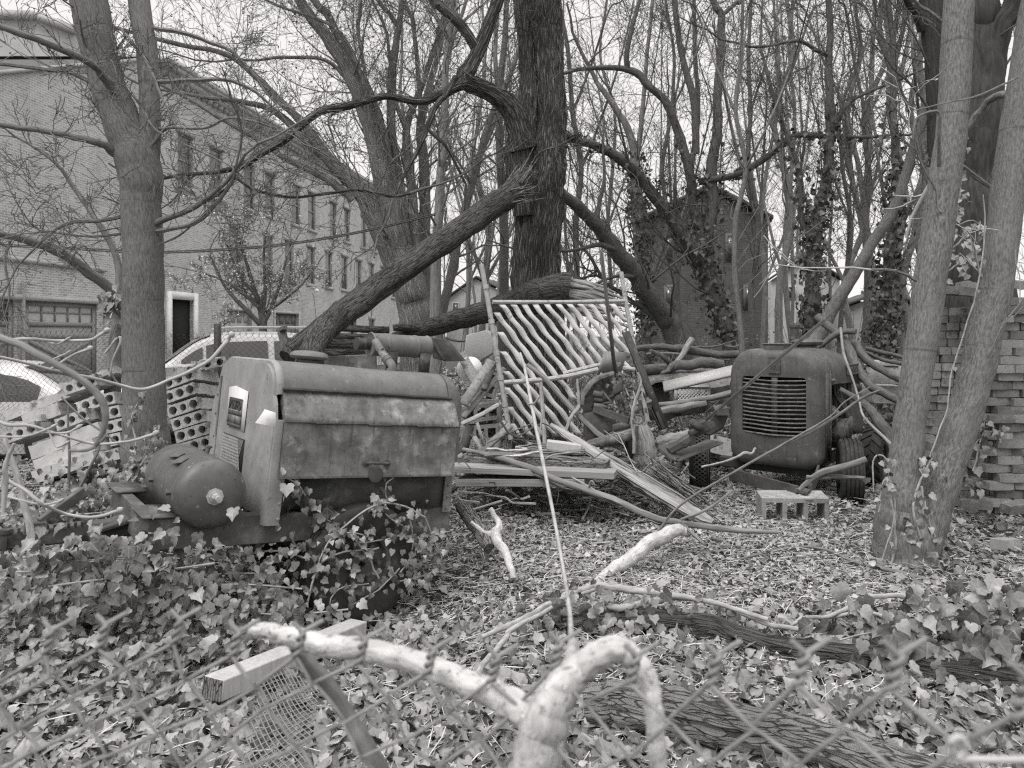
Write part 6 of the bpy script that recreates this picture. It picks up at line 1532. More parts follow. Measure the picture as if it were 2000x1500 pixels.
for i, (rows, lab) in enumerate(((
    [(1595, 618, 8.2, 16), (1640, 655, 8.0, 17), (1662, 690, 7.8, 18), (1680, 730, 7.5, 18), (1705, 755, 7.3, 17), (1760, 785, 7.1, 14)], 'dark curved branch arching over the tractor tail, inner one'), (
    [(1668, 668, 8.0, 16), (1690, 700, 7.8, 16), (1720, 720, 7.6, 15), (1760, 742, 7.4, 14)], 'dark curved branch sweeping down right of the tractor'), (
    [(1590, 682, 8.0, 10), (1640, 650, 7.9, 12), (1672, 648, 7.8, 12)], 'short dark branch crossing above the tractor tail'), (
    [(1690, 680, 8.3, 8), (1730, 690, 8.3, 8), (1775, 700, 8.3, 7)], 'thin brush branch at right of the tractor, upper one'), (
    [(1690, 688, 8.2, 7), (1730, 705, 8.2, 8), (1775, 710, 8.2, 8)], 'thin brush branch at right of the tractor, lower one'), (
    [(1640, 760, 6.9, 9), (1690, 790, 6.8, 16), (1715, 820, 6.7, 22), (1740, 860, 6.6, 22), (1748, 890, 6.5, 16)], 'broad bark slab leaning between the tractor and the pale twin trunk'))):
    branch('dark_branch', lab, rows, M['wet'], k=10, seed=40 + i)
branch('brush_log', 'long dark log lying across the brush behind the car body', [(1210, 688, 10.0, 10), (1280, 676, 10, 13), (1350, 685, 10, 15), (1420, 692, 10, 15), (1500, 688, 10, 14), (1560, 680, 10, 10)], M['wet'], k=10, seed=50, cat='log')
branch('brush_log', 'thick log with a broken fork lying on the car body', [(1240, 722, 9.2, 18), (1290, 720, 9.2, 20), (1330, 714, 9.2, 20), (1380, 708, 9.2, 21), (1412, 712, 9.2, 18)], M['wet'], [[(1310, 716, 9.2, 14), (1300, 700, 9.0, 10), (1270, 684, 8.9, 7)], [(1312, 712, 9.1, 12), (1304, 724, 8.9, 9), (1292, 730, 8.8, 6)]], k=12, seed=51, cat='log')
branch('brush_log', 'pale log lying in front of the milk crate', [(1270, 792, 8.0, 8), (1340, 785, 8.0, 11), (1400, 775, 8.0, 12), (1440, 765, 8.0, 12)], M['grey'], k=9, seed=52, cat='log')
branch('brush_log', 'second thicker log below the milk crate', [(1285, 805, 7.9, 16), (1330, 797, 7.9, 18), (1380, 788, 7.9, 12)], M['grey'], k=10, seed=53, cat='log')
branch('brush_log', 'pale split timber pointing up behind the forked log', [(1310, 722, 9.6, 8), (1335, 690, 9.8, 12), (1352, 662, 9.9, 14)], M['split'], k=8, seed=54, cat='log')
branch('white_stem', 'crooked white dead stem standing right of the iron machine', [(1238, 885, 6.3, 7), (1237, 845, 6.3, 7), (1234, 815, 6.3, 6), (1240, 785, 6.3, 6), (1252, 750, 6.3, 5), (1245, 728, 6.3, 4)], M['vine'], k=6, seed=55)
branch('white_stem', 'pale leaning stick standing before the pipe frame', [(1104, 845, 6.6, 7), (1115, 815, 6.6, 7), (1130, 795, 6.6, 7), (1130, 775, 6.6, 6), (1128, 740, 6.6, 4)], M['vine'], k=6, seed=56)
branch('white_stem', 'pale stick leaning on the cinder blocks beside the compressor', [(902, 828, 6.6, 8), (935, 812, 6.6, 9), (975, 790, 6.6, 9)], M['vine'], k=6, seed=57)
g = np.random.default_rng(93)
for i in range(70):      # splintered boards in the junk
    left = i < 16
    Y = g.uniform(6.7, 7.15) if left else g.uniform(6.2, 8.2); xp = g.uniform(905, 1000) if left else g.uniform(1010, 1440)
    if not left and xp < 1230: Y = g.uniform(6.6, 7.1)
    if 1310 < xp: Y = g.uniform(7.9, 8.6)
    X = (xp - HX) * Y / F; l = g.uniform(.25, .75); z = float(gz(X, Y)) + (g.uniform(.1, .6) if left else g.gamma(1.6, .10) + .03)
    an = g.uniform(0, math.pi); tl = g.uniform(.4, 1.2) if left else g.normal(0, .25)
    d = Vector((math.cos(an) * math.cos(tl), math.sin(an) * math.cos(tl) * .6, math.sin(tl))) * l / 2; c_ = Vector((X, Y, max(z, abs(d.z) + .02 + float(gz(X, Y)))))
    mb = MB(); mb.beam(c_ - d, c_ + d, g.uniform(.02, .085), g.uniform(.008, .024), (g.normal(0, .5), -.5, .7)); tag(mb.build('scrap_board', M[('plank', 'rot', 'rust', 'splitpale', 'wet')[i % 5]], smooth=False), 'broken scrap board in the junk around the gate and iron machine', 'board', 'broken boards in the junk')
for i in range(260):
    Y = g.uniform(5.9, 7.6); xp = g.uniform(885, 1440)
    if xp > 1320: Y = g.uniform(7.8, 8.8)
    X = (xp - HX) * Y / F
    z = float(gz(X, Y)) + .03 + g.gamma(1.4, .12); an = g.uniform(0, math.pi); tl = g.normal(0, .16); l = g.uniform(.2, .95)
    d = np.array((math.cos(an) * math.cos(tl), math.sin(an) * math.cos(tl), math.sin(tl))) * l / 2; c_ = np.array((X, Y, max(z, abs(d[2]) + .02 + float(gz(X, Y)))))
    b = g.normal(0, .07, 3) * l; r0 = g.uniform(.004, .013)
    q = spl([c_ - d, c_ - d * .35 + b, c_ + d * .3 - b * .6, c_ + d], 3); mb = MB(); mb.tube(q, np.linspace(r0, r0 * .35, len(q)), 5)
    if g.random() < .4:
        k = len(q) // 2; mb.tube([q[k], q[k] + g.normal(0, .06, 3) + d * .3, q[k] + g.normal(0, .08, 3) + d * .55], [r0 * .6, r0 * .5, r0 * .25], 4)
    tag(mb.build('dead_stick', M[('thin', 'vine', 'wet', 'grey')[i % 4]], smooth=60), 'dead stick tangled in the junk between compressor and tractor', 'stick', 'dead sticks in the junk')
g = np.random.default_rng(92)
for i in range(26):      # brush lying about behind
    x0 = g.uniform(1230, 1440) if i < 12 else (g.uniform(1600, 1760) if i < 20 else g.uniform(860, 960)); y0 = g.uniform(672, 770) if i < 20 else g.uniform(650, 740); Y = min(11, F * EYE / (y0 - HY) * .75); l = g.uniform(50, 140)
    r = wob(spl(pix([(x0, y0, Y, 6), (x0 + l * .5, y0 + g.uniform(-10, 10), Y, 5), (x0 + l, y0 + g.uniform(-16, 20), Y - .1, 3)]), 4), .6, i)
    mb = MB(); mb.tube(r[:, :3], r[:, 3], 5); tag(mb.build('brush_stick', M[('wet', 'thin', 'grey')[i % 3]], smooth=60), 'loose dead stick in the brush heap behind the junk', 'stick', 'loose sticks in the brush')

# ------------------------------------------------------------------ foreground
def gpix(lst, lift=0.02):
    """pixel rows (x, y, width px) lying on the ground, lifted by lift metres"""
    out = []
    for q in lst:
        x, y, wd = q[:3]; Y = F * (EYE - lift) / (y - HY) if len(q) < 4 else q[3]; v = P(x, y, Y); z = v.z if len(q) > 3 else float(gz(v.x, v.y)) + lift
        out.append((v.x, v.y, z, wd * Y / F / 2))
    return np.array(out)
def glog(name, label, cat, lst, m, lift, k=16, lump=.08, seed=0, fur=0, group=None, wobble=.08):
    mb = MB(); logtube(mb, gpix(lst, lift), k, 6, lump, seed, True, wobble, fur); return tag(mb.build(name, m, smooth=60), label, cat, group)
glog('rotten_log', 'cracked grey log lying at the bottom right behind the fence wire', 'log', [(1150, 1372, 66), (1215, 1378, 84), (1320, 1395, 88), (1450, 1425, 84), (1580, 1458, 80), (1720, 1500, 80), (1860, 1540, 70)], M['rot'], .125, 30, .10, 61, .06, wobble=.03)
glog('mossy_log', 'dark wet log half buried under ivy and pale vines', 'log', [(1060, 1225, 34), (1150, 1222, 46), (1260, 1225, 52), (1380, 1238, 52), (1500, 1262, 52), (1640, 1278, 58), (1800, 1300, 60), (2000, 1340, 60)], M['log'], .06, 24, .12, 62, .05, wobble=.05)
GV = 'pale vine stems over the mossy log'
VN = [([(940, 1228, 9), (1000, 1205, 12), (1060, 1178, 13), (1110, 1162, 13), (1165, 1148, 14), (1230, 1158, 13), (1310, 1166, 12), (1400, 1185, 10), (1500, 1205, 9)], 'pale vine stem running along the ridge of the mossy log'),
      ([(932, 1315, 12), (945, 1290, 12), (965, 1265, 11), (990, 1232, 12), (1000, 1215, 11), (1070, 1185, 10), (1140, 1160, 9), (1200, 1150, 9), (1290, 1162, 8), (1380, 1180, 7)], 'pale vine looping down to the left of the mossy log'),
      ([(1190, 1188, 13), (1220, 1192, 15), (1270, 1180, 15), (1318, 1170, 12), (1400, 1180, 9), (1480, 1210, 9), (1520, 1215, 10), (1600, 1220, 10)], 'hairy pale vine sagging across the mossy log'),
      ([(1545, 1212, 6), (1570, 1196, 8), (1620, 1194, 8), (1660, 1180, 9), (1700, 1168, 10), (1755, 1165, 10), (1800, 1178, 9), (1845, 1212, 8)], 'smooth grey vine arching over the leaves on the right'),
      ([(1600, 1200, 6), (1640, 1195, 7), (1690, 1192, 7), (1740, 1208, 7), (1770, 1215, 8), (1830, 1208, 6)], 'smaller smooth vine under the arching one'),
      ([(1660, 1258, 13), (1700, 1258, 15), (1760, 1248, 15), (1800, 1245, 14), (1900, 1260, 15), (1990, 1248, 14)], 'hairy vine in front of the right end of the mossy log'),
      ([(1065, 1345, 7), (1100, 1300, 6), (1130, 1295, 6)], 'short curled vine beside the forked branch')]
for i, (lst, lab) in enumerate(VN):
    glog('vine_stem', lab, 'vine', lst, M['vine'], .17 - .015 * i if i != 6 else .05, 8, .10, 70 + i, group=GV, wobble=.14)
glog('thin_branch', 'thin branch running left from the foot of the twin trunk', 'branch', [(1430, 1095, 5), (1520, 1082, 5), (1600, 1075, 6), (1680, 1100, 7), (1760, 1118, 8), (1830, 1135, 8)], M['thin'], .06, 7, .06, 80)
glog('thin_branch', 'slim dark stick lying among leaves left of the vines', 'branch', [(635, 1240, 6), (720, 1242, 5), (820, 1230, 5), (900, 1232, 5), (965, 1245, 4)], M['thin'], .05, 6, .06, 81)
glog('thin_branch', 'short leaning stick right of the brick rubble', 'branch', [(1930, 998, 7), (1945, 965, 9), (1965, 940, 9), (1985, 925, 8)], M['grey'], .12, 7, .06, 82)
glog('thin_branch', 'short thick stick in the leaves right of the twin trunk', 'branch', [(1845, 1008, 9), (1858, 1030, 10), (1870, 1060, 11)], M['grey'], .05, 7, .06, 83)
glog('dead_wood', 'grey broken bough under the forked branch, running to the bottom edge', 'branch', [(1085, 1395, 16), (1130, 1430, 22), (1180, 1480, 26), (1230, 1530, 24)], M['split'], .06, 12, .12, 84)
tmb = thing('timber_beam', 'square sawn timber with a dark end lying in the ivy', 'timber', G(410, 1350))
a, b = G(415, 1335, .16), G(700, 1192, .13); 
mb = MB(); mb.beam(a, b, .105, .085); mb.build('beam', M['whiteplank'], tmb, bevel=.006)
mb = MB(); d = (b - a).normalized(); mb.beam(a - d * .004, a - d * .0005, .1, .08); mb.build('end_grain', M['rot'], tmb)
em_ = thing('expanded_mesh', 'sheet of rusty diamond mesh lying in the leaves at bottom left', 'mesh', G(500, 1420))
mb = MB(); c0, c1, c2, c3 = G(525, 1270, .13), G(625, 1330, .13), G(455, 1530, .11), G(590, 1550, .11)
q_ = lambda a, b: c0 * (1 - a) * (1 - b) + c1 * a * (1 - b) + c2 * (1 - a) * b + c3 * a * b + Vector((0, 0, .012 * math.sin(a * 5 + b * 4)))
chain(mb, lambda c, j: q_(c / 16, j / 34), 16, 34, .0026, 5); mb.build('mesh', M['wire'], em_, smooth=False)

# near wire fence: the mesh sags to the left and is pulled taut on the right
nf = thing('near_wire_fence', 'blurred wire mesh fence with twisted points right before the camera', 'fence', (0, .66, 0))
KX = [-430, -300, -170, -42, 85, 205, 332, 462, 575, 705, 830, 962, 1082, 1230, 1390, 1553, 1752, 1975, 2230, 2500, 2800]
KY = [1330, 1320, 1300, 1290, 1275, 1260, 1262, 1285, 1275, 1295, 1322, 1330, 1300, 1335, 1340, 1337, 1342, 1400, 1400, 1400, 1400]
KD = np.interp(KX, [0, 500, 1000, 1400, 1750, 2000], [.80, .80, .78, .66, .56, .50])
TOP = [P(x, y, d) for x, y, d in zip(KX, KY, KD)]
def nfp(c, j):
    i = min(max(c / 2 + 0.0, 0), len(TOP) - 1.001); k = int(i); f = i - k
    p = TOP[k] * (1 - f) + TOP[k + 1] * f
    s_ = min(1, max(0, (i - 4) / 11)); 
    skew = -.018 * (1 - s_) * min(j, 8) ; dz = -(.026 + .006 * s_) * j
    wv = .004 * math.sin(c * 1.7 + j * 1.1)
    return p + Vector((skew + (-.0 * j) + wv, -.004 * min(j, 6) + .003 * math.cos(c + j), dz + .003 * math.sin(c * 2.3 + j)))
mb = MB(); 
for c in range(0, 2 * len(TOP) - 2):
    pts = []
    for j in range(41):
        cc = c + ((j + c) % 2); p = nfp(cc, j); pts.append(p + Vector((0, .003 * (1 if c % 2 else -1), 0)))
    r = []
    for a, b in zip(pts, pts[1:]): r += [a, a * .5 + b * .5]
    mb.tube(r + [pts[-1]], .0022, 8, False)
mb.build('wire_mesh', M['wire'], nf, smooth=60)
for c in range(0, 2 * len(TOP) - 2, 2):
    mb = MB(); p = nfp(c, 0); ax = Vector((.006, .0, .026))
    for ph in (0, math.pi):
        mb.tube([p + ax * t + Vector((math.cos(t * 9 + ph), math.sin(t * 9 + ph), 0)) * .0036 for t in np.linspace(0, 1, 14)], .0024, 6)
    tp = p + ax; mb.tube([tp, tp + Vector((.022, .002, .012))], .0024, 6); mb.tube([tp, tp + Vector((-.011, .002, .010))], .0024, 6)
    mb.build('twisted_point', M['wire'], nf, smooth=60)
mb = MB(); r = [P(x, y, .5) for x, y in ((1862, 1470), (1858, 1450), (1872, 1440), (1885, 1452), (1880, 1472), (1870, 1482), (1900, 1483), (1960, 1484), (2060, 1482))]
mb.tube(spl(r, 4), .0026, 8); mb.build('tie_wire', M['galv'], nf, smooth=60)
for x_, in ((2160,), (-520,)):
    a = P(x_, 1250, .6 if x_ > 0 else .85); mb = MB(); mb.tube([(a.x, a.y + .04, -.1), (a.x, a.y + .04, a.z)], .022, 12); mb.build('post', M['galv'], nf)

# forked bare branch in front of the fence
fb = thing('forked_branch', 'blurred forked white branch arching over the near fence', 'branch', P(1040, 1600, .75))
mb = MB(); logtube(mb, pix([(1010, 1900, .80, 110), (1020, 1640, .78, 104), (1040, 1500, .76, 98), (1065, 1420, .75, 90), (1085, 1365, .75, 78), (1110, 1325, .75, 64), (1140, 1300, .75, 56), (1175, 1278, .75, 52), (1205, 1268, .75, 52), (1235, 1285, .75, 44), (1258, 1315, .74, 42), (1272, 1360, .73, 38), (1280, 1430, .72, 36), (1286, 1520, .71, 34), (1290, 1700, .7, 34)]), 28, 8, .055, 4, True, .05); mb.build('limb', M['dead'], fb, smooth=70)
mb = MB(); logtube(mb, pix([(1070, 1430, .76, 70), (1030, 1395, .77, 62), (985, 1365, .79, 56), (930, 1340, .80, 50), (860, 1310, .82, 46), (780, 1283, .84, 43), (700, 1268, .85, 42), (620, 1258, .86, 40), (560, 1243, .87, 36), (520, 1232, .87, 30), (490, 1228, .87, 24)]), 24, 8, .07, 5, True, .07); mb.build('limb', M['dead'], fb, smooth=70)
mb = MB(); r = pix([(1178, 1272, .75, 26), (1195, 1256, .75, 22), (1212, 1252, .75, 16)]); mb.tube(r[:, :3], r[:, 3], 10)
r = pix([(890, 1330, .81, 10), (872, 1352, .82, 16), (885, 1372, .82, 14), (910, 1382, .81, 9)]); mb.tube(r[:, :3], r[:, 3], 8); mb.build('stub', M['dead'], fb, smooth=60)
mb = MB(); logtube(mb, pix([(570, 1262, .90, 14), (590, 1285, .92, 26), (620, 1315, .93, 32), (650, 1352, .94, 30), (680, 1400, .95, 30), (710, 1450, .95, 32), (740, 1500, .96, 34), (790, 1600, 1.0, 34)]), 14, 6, .05, 7, True, .05); tag(mb.build('bare_branch', M['grey'], smooth=60), 'slanting dark stem behind the fence wires left of the fork', 'branch')
mb = MB(); r = spl(pix([(1116, 1252, 1.0, 12), (1112, 1190, 1.3, 9), (1100, 1110, 1.7, 7.5), (1080, 1000, 2.2, 7), (1058, 890, 2.6, 7.5), (1040, 800, 3.0, 7), (1025, 720, 3.3, 6), (1016, 690, 3.4, 5)]), 5); mb.tube(r[:, :3], r[:, 3], 8)
for e in ([(1052, 862, 2.8, 4), (1062, 790, 2.8, 3.5)] , [(1031, 790, 3.05, 4), (1045, 787, 3.0, 4), (1054, 774, 3.0, 4)], [(1058, 900, 2.6, 4), (1080, 888, 2.6, 3.5), (1140, 880, 2.5, 3)], [(1120, 1255, .97, 22), (1118, 1275, .9, 30), (1112, 1300, .8, 26)]):
    q = pix(e); mb.tube(q[:, :3], q[:, 3], 6)
tag(mb.build('thin_sapling', M['vine'], smooth=60), 'thin bare upright shoot rising from the fork of the white branch', 'sapling')

# near twigs reaching in from the left
NT_ = [([(-60, 640, 1.5, 15), (20, 665, 1.5, 15), (70, 690, 1.5, 15), (130, 725, 1.5, 14), (170, 750, 1.5, 15), (200, 785, 1.5, 15), (206, 815, 1.5, 13), (200, 850, 1.5, 11), (185, 872, 1.5, 10)], [[(186, 872, 1.5, 9), (165, 880, 1.48, 7), (135, 880, 1.46, 5)], [(196, 862, 1.5, 9), (208, 850, 1.5, 9)]], 'grey', 'blurred dark twig curving down at the left edge'),
       ([(-40, 690, 2.6, 6), (40, 706, 2.7, 6), (100, 722, 2.8, 6), (180, 738, 2.9, 6), (235, 752, 3, 6), (280, 760, 3.05, 6), (330, 742, 3.1, 6), (400, 710, 3.15, 7), (440, 670, 3.2, 8), (450, 655, 3.2, 8)], [[(100, 720, 2.8, 5), (140, 695, 2.8, 5), (172, 682, 2.8, 6)], [(80, 712, 2.8, 4), (130, 690, 2.8, 3)]], 'twig', 'long pale budding twig crossing before the maple trunk'),
       ([(-40, 670, 2.4, 5), (20, 664, 2.4, 6), (60, 662, 2.4, 6), (110, 666, 2.5, 6), (175, 664, 2.5, 6), (205, 648, 2.5, 7)], [[(90, 666, 2.5, 4), (110, 672, 2.5, 4), (128, 664, 2.5, 3)]], 'twig', 'upper pale budding twig across the carriage door'),
       ([(-40, 800, 2.3, 6), (10, 828, 2.3, 7), (60, 832, 2.3, 6), (120, 850, 2.35, 5), (175, 865, 2.4, 5), (220, 866, 2.4, 5), (260, 860, 2.45, 5), (300, 848, 2.5, 6)], [[(-20, 852, 2.3, 4), (50, 852, 2.3, 4), (100, 835, 2.3, 4)], [(95, 840, 2.3, 4), (105, 865, 2.3, 4), (112, 873, 2.3, 5), (125, 868, 2.3, 4)], [(90, 845, 2.3, 4), (130, 845, 2.3, 4), (150, 836, 2.3, 5)]], 'twig', 'pale budding twig before the concrete heap'),
       ([(10, 935, 2.5, 7), (50, 958, 2.5, 7), (85, 985, 2.5, 7), (130, 1004, 2.6, 6), (185, 1010, 2.6, 6), (230, 998, 2.6, 7)], [[(5, 968, 2.5, 4), (80, 985, 2.5, 4), (115, 980, 2.5, 4)]], 'twig', 'pale twig sagging before the ivy at far left'),
       ([(62, 1050, 2.7, 14), (52, 1000, 2.7, 13), (35, 930, 2.7, 12), (20, 890, 2.7, 11), (5, 850, 2.7, 9), (-20, 820, 2.7, 8)], [], 'vine', 'leaning grey stem at the far left edge'),
       ([(5, 1000, 2.2, 9), (10, 945, 2.2, 10), (12, 905, 2.2, 9), (22, 880, 2.2, 7), (28, 866, 2.2, 6)], [], 'vine', 'forked grey shoot at the left edge'),
       ([(120, 775, 5.2, 4), (160, 815, 5.2, 4), (210, 850, 5.2, 4), (260, 890, 5.2, 3)], [], 'thin', 'straight dark stem slanting across the concrete heap'),
       ([(135, 950, 4.6, 5), (135, 880, 4.6, 5), (133, 820, 4.6, 4), (134, 790, 4.6, 3)], [[(155, 955, 4.6, 6), (175, 915, 4.6, 6), (192, 880, 4.6, 5), (195, 860, 4.6, 4)]], 'thin', 'upright thin stems before the concrete heap'),
       ([(205, 690, 6.2, 5), (230, 660, 6.2, 5), (236, 668, 6.2, 6), (222, 700, 6.2, 4), (214, 735, 6.2, 4)], [], 'vine', 'bent pale vine beside the maple trunk')]
for i, (rows, subs, mm, lab) in enumerate(NT_):
    mb = MB(); r = wob(spl(pix(rows), 5), .12, i); mb.tube(r[:, :3], r[:, 3], 8)
    ends = [r[-1]]
    for s in subs:
        q = spl(pix(s), 4); mb.tube(q[:, :3], q[:, 3], 6); ends.append(q[-1])
    o = tag(mb.build('budding_twig' if mm == 'twig' else 'bare_twig', M[mm], smooth=60), lab, 'twig')
    if mm == 'twig':
        for q in ends:
            mb = MB(); d = Vector((1, 0, .6)).normalized(); mb.tube([Vector(q[:3]) + d * .022 * t for t in (-.2, .2, .6, 1)], [q[3] * .9, q[3] * 1.7, q[3] * 1.5, .001], 6)
            mb.build('bud', M['twig'], o, smooth=60)
# overhead cable along the alley
cb_ = MB(); r = spl(pix([(-200, 470, 12, 6), (0, 480, 12, 6), (130, 486, 12, 6), (280, 494, 12, 6), (420, 490, 12, 5), (560, 478, 12, 5), (700, 455, 12, 5), (850, 420, 12, 5)]), 6)
cb_.tube(r[:, :3], .012, 6); cb_.tube(r[:, :3] + np.array((0, .03, .03)), .01, 6); tag(cb_.build('overhead_cable', M['oldwire'], smooth=60), 'pair of sagging cables strung along the brick building', 'cable')

# ------------------------------------------------------------------ leaves
_half = [(.09, -.13), (.27, -.16), (.43, -.07), (.51, .08), (.45, .19), (.42, .27), (.46, .39), (.45, .50), (.34, .56), (.22, .66), (.11, .84)]
IVY = np.array([(0, .02)] + _half + [(0, 1.0)] + [(-x, y) for x, y in _half[::-1]])
_h2 = [(.22, -.12), (.46, .02), (.42, .3), (.26, .6), (.1, .86)]
HEART = np.array([(0, 0)] + _h2 + [(0, 1.0)] + [(-x, y) for x, y in _h2[::-1]])
_h3 = [(.08, .1), (.22, .3), (.27, .55), (.14, .82)]
OVAL = np.array([(0, 0)] + _h3 + [(0, 1.0)] + [(-x, y) for x, y in _h3[::-1]])
_h4 = [(.16, .04), (.42, -.05), (.26, .22), (.60, .42), (.26, .5), (.3, .8), (.1, .72)]
MAPLE = np.array([(0, 0)] + _h4 + [(0, 1.0)] + [(-x, y) for x, y in _h4[::-1]])
def leaves(mb, pos, nrm, size, tpl, g, fold=.38, curl=.5, spin=None, rnd=None):
    n = len(pos)
    if n == 0: return
    nrm = nrm / (np.linalg.norm(nrm, axis=1, keepdims=True) + 1e-9)
    if spin is None:
        a = g.normal(0, 1, (n, 3))
    else: a = spin
    t = a - nrm * (a * nrm).sum(1, keepdims=True); t /= np.linalg.norm(t, axis=1, keepdims=True) + 1e-9
    s = np.cross(t, nrm)
    o = np.vstack([tpl, [(0, .3)]]); m = len(o)
    fo = fold * g.uniform(.2, 1.5, (n, 1)); cu = curl * g.uniform(-.4, 1.6, (n, 1)); tw = g.normal(0, .15, (n, 1))
    x, y = o[:, 0][None], o[:, 1][None]
    z = fo * np.abs(x) - cu * (y - .3) ** 2 * .9 + tw * x * y + .05 * np.sin(9 * y + 5 * x) * fo
    asp = g.uniform(.82, 1.15, (n, 1))
    V = pos[:, None] + size[:, None, None] * ((x * asp)[..., None] * s[:, None] + (np.broadcast_to(y, (n, m)))[..., None] * t[:, None] + z[..., None] * nrm[:, None])
    T = np.empty((n, m, 3)); T[..., 0] = x; T[..., 1] = y; T[..., 2] = (g.random(n) if rnd is None else rnd)[:, None]
    k = m - 1; i = np.arange(k)
    f = np.stack([np.full(k, k), i, (i + 1) % k], 1)
    F_ = (np.arange(n)[:, None, None] * m + f[None]).reshape(-1, 3)
    mb.add(V.reshape(-1, 3), F_, T.reshape(-1, 3))

def upn(g, n, tilt, cam_=.3):
    v = g.normal(0, tilt, (n, 3)); v[:, 2] = 1; v[:, 1] -= cam_; return v
g = np.random.default_rng(101)
def sm(x, a, b): t = np.clip((x - a) / (b - a), 0, 1); return t * t * (3 - 2 * t)
def pxy(X, Y): return 1000 + F * X / Y, 650 + F * EYE / Y
def nz(X, Y): return .5 + .25 * np.sin(3.1 * X + 1.7 * np.sin(2.3 * Y)) + .25 * np.sin(4.7 * Y - 2.1 * np.sin(3.7 * X))
def mound(X, Y):
    return .27 * np.exp(-((Y - 3.75) / .45) ** 2) * sm(-X, .75, 1.3) + .16 * np.exp(-((Y - 5.2) / 1.3) ** 2) * sm(-X, 1.6, 2.2)
def sample(N, y0, y1, pw, wide=1.05):
    N = int(N * 1.3)
    Y = y0 + (y1 - y0) * g.random(N) ** pw; X = g.uniform(-wide, wide, N) * Y; return X, Y
# ivy carpet
X, Y = sample(60000, 1.7, 9.5, 1.5)
x, y = pxy(X, Y)
d = .34 + .75 * sm(y, 1150, 1300) + .9 * sm(940 - x, 0, 150) * sm(y, 930, 1000) + .75 * sm(x, 1330, 1500) * sm(y, 1150, 1230) + .35 * sm(x, 1650, 1750) * sm(y, 880, 960)
d = d * (.55 + .75 * nz(X, Y)) * .62
keep = g.random(len(X)) < d
X, Y = X[keep], Y[keep]; n = len(X)
hm = mound(X, Y)
Z = gz(X, Y) + .012 + g.random(n) ** .8 * (.07 + hm)
nr = upn(g, n, .6, .35); nr[:, 1] -= hm * 2.2
mb = MB(); big = g.random(n) < .72
sz = g.uniform(.026, .068, n) * np.where(Y < 3.2, 1.1, 1) * np.where((y[keep] < 1200) & (x[keep] > 880) & (x[keep] < 1750), .72, 1)
spn = g.normal(0, 1, (n, 3)); spn[:, 1] -= .8
pos = np.stack([X, Y, Z], 1)
leaves(mb, pos[big], nr[big], sz[big], IVY, g, spin=spn[big])
leaves(mb, pos[~big], nr[~big], sz[~big] * .85, HEART, g, spin=spn[~big])
tag(mb.build('ivy_ground_cover', M['ivy'], smooth=False), 'carpet of ivy leaves over the yard floor', 'ivy', kind='stuff')
# young pale rosettes
X, Y = sample(2600, 2.4, 7, 1.4); kp = nz(X * 1.7, Y * 1.9) > .55; X, Y = X[kp], Y[kp]; n = len(X)
mb = MB(); leaves(mb, np.stack([X, Y, gz(X, Y) + g.uniform(.02, .09, n)], 1), upn(g, n, .4, .2), g.uniform(.025, .05, n), HEART, g)
tag(mb.build('weed_leaves', M['ivylight'], smooth=False), 'small pale weeds between the ivy', 'weeds', kind='stuff')
# dead leaf litter
X, Y = sample(190000, 1.7, 14, 1.7); x, y = pxy(X, Y)
kp = g.random(len(X)) < (.12 + .88 * sm(x, 820, 980) * sm(1750 - x, 0, 200)) * (1 - .45 * sm(y, 1180, 1300)); X, Y = X[kp], Y[kp]; n = len(X)
mb = MB(); h = n // 2
pos = np.stack([X, Y, gz(X, Y) + .008 + g.random(n) ** 2 * .05], 1); nr = upn(g, n, .7, .15); sz = g.uniform(.011, .036, n) * np.where(Y > 7, 1.4, 1)
leaves(mb, pos[:h], nr[:h], sz[:h], OVAL, g, .6, .8); leaves(mb, pos[h:], nr[h:], sz[h:] * 1.1, MAPLE, g, .5, .9)
tag(mb.build('leaf_litter', M['litter'], smooth=False), 'crumbled dead leaves littering the ground', 'leaf litter', kind='stuff')
# straw and small sticks
X, Y = sample(30000, 1.9, 9, 1.5); n = len(X); mb = MB()
Z = gz(X, Y) + g.uniform(.01, .07, n); L = g.gamma(2.0, .05, n) + .03; a = g.uniform(0, math.pi, n); dz = g.normal(0, .12, n)
for i in range(n):
    p = np.array((X[i], Y[i], Z[i])); d_ = np.array((math.cos(a[i]), math.sin(a[i]), dz[i])) * L[i]; b = g.normal(0, .07, 3) * L[i]
    mb.tube([p - d_ / 2, p + b, p + d_ / 2], g.uniform(.0007, .0026), 3, False)
tag(mb.build('straw_litter', M['straw'], smooth=True), 'pale stalks and twigs strewn over the ground', 'stalks', kind='stuff')
# debris under the trees further back
X = g.uniform(-9, 17, 26000); Y = g.uniform(9, 26, 26000); kp = (X > -3.4 + .0 * Y) & (np.abs(X) < .8 * Y); X, Y = X[kp], Y[kp]; n = len(X)
mb = MB(); leaves(mb, np.stack([X, Y, gz(X, Y) + g.random(n) ** 3 * .35], 1), upn(g, n, .8, .2), g.uniform(.05, .11, n), MAPLE, g, .5, .8)
tag(mb.build('woodland_litter', M['litter'], smooth=False), 'fallen leaves and low growth under the far trees', 'leaf litter', kind='stuff')
X = g.uniform(2, 16, 9000); Y = g.uniform(10, 22, 9000); kp = np.abs(X) < .75 * Y; X, Y = X[kp], Y[kp]; n = len(X)
mb = MB(); hgt = g.gamma(1.6, .28, n); leaves(mb, np.stack([X + g.normal(0, .2, n), Y, gz(X, Y) + hgt], 1), g.normal(0, 1, (n, 3)) + np.array((0, -.4, .6)), g.uniform(.04, .09, n), HEART, g)
tag(mb.build('low_undergrowth', M['ivydark'], smooth=False), 'low leafy undergrowth beneath the ivy clad trees', 'undergrowth', kind='stuff')

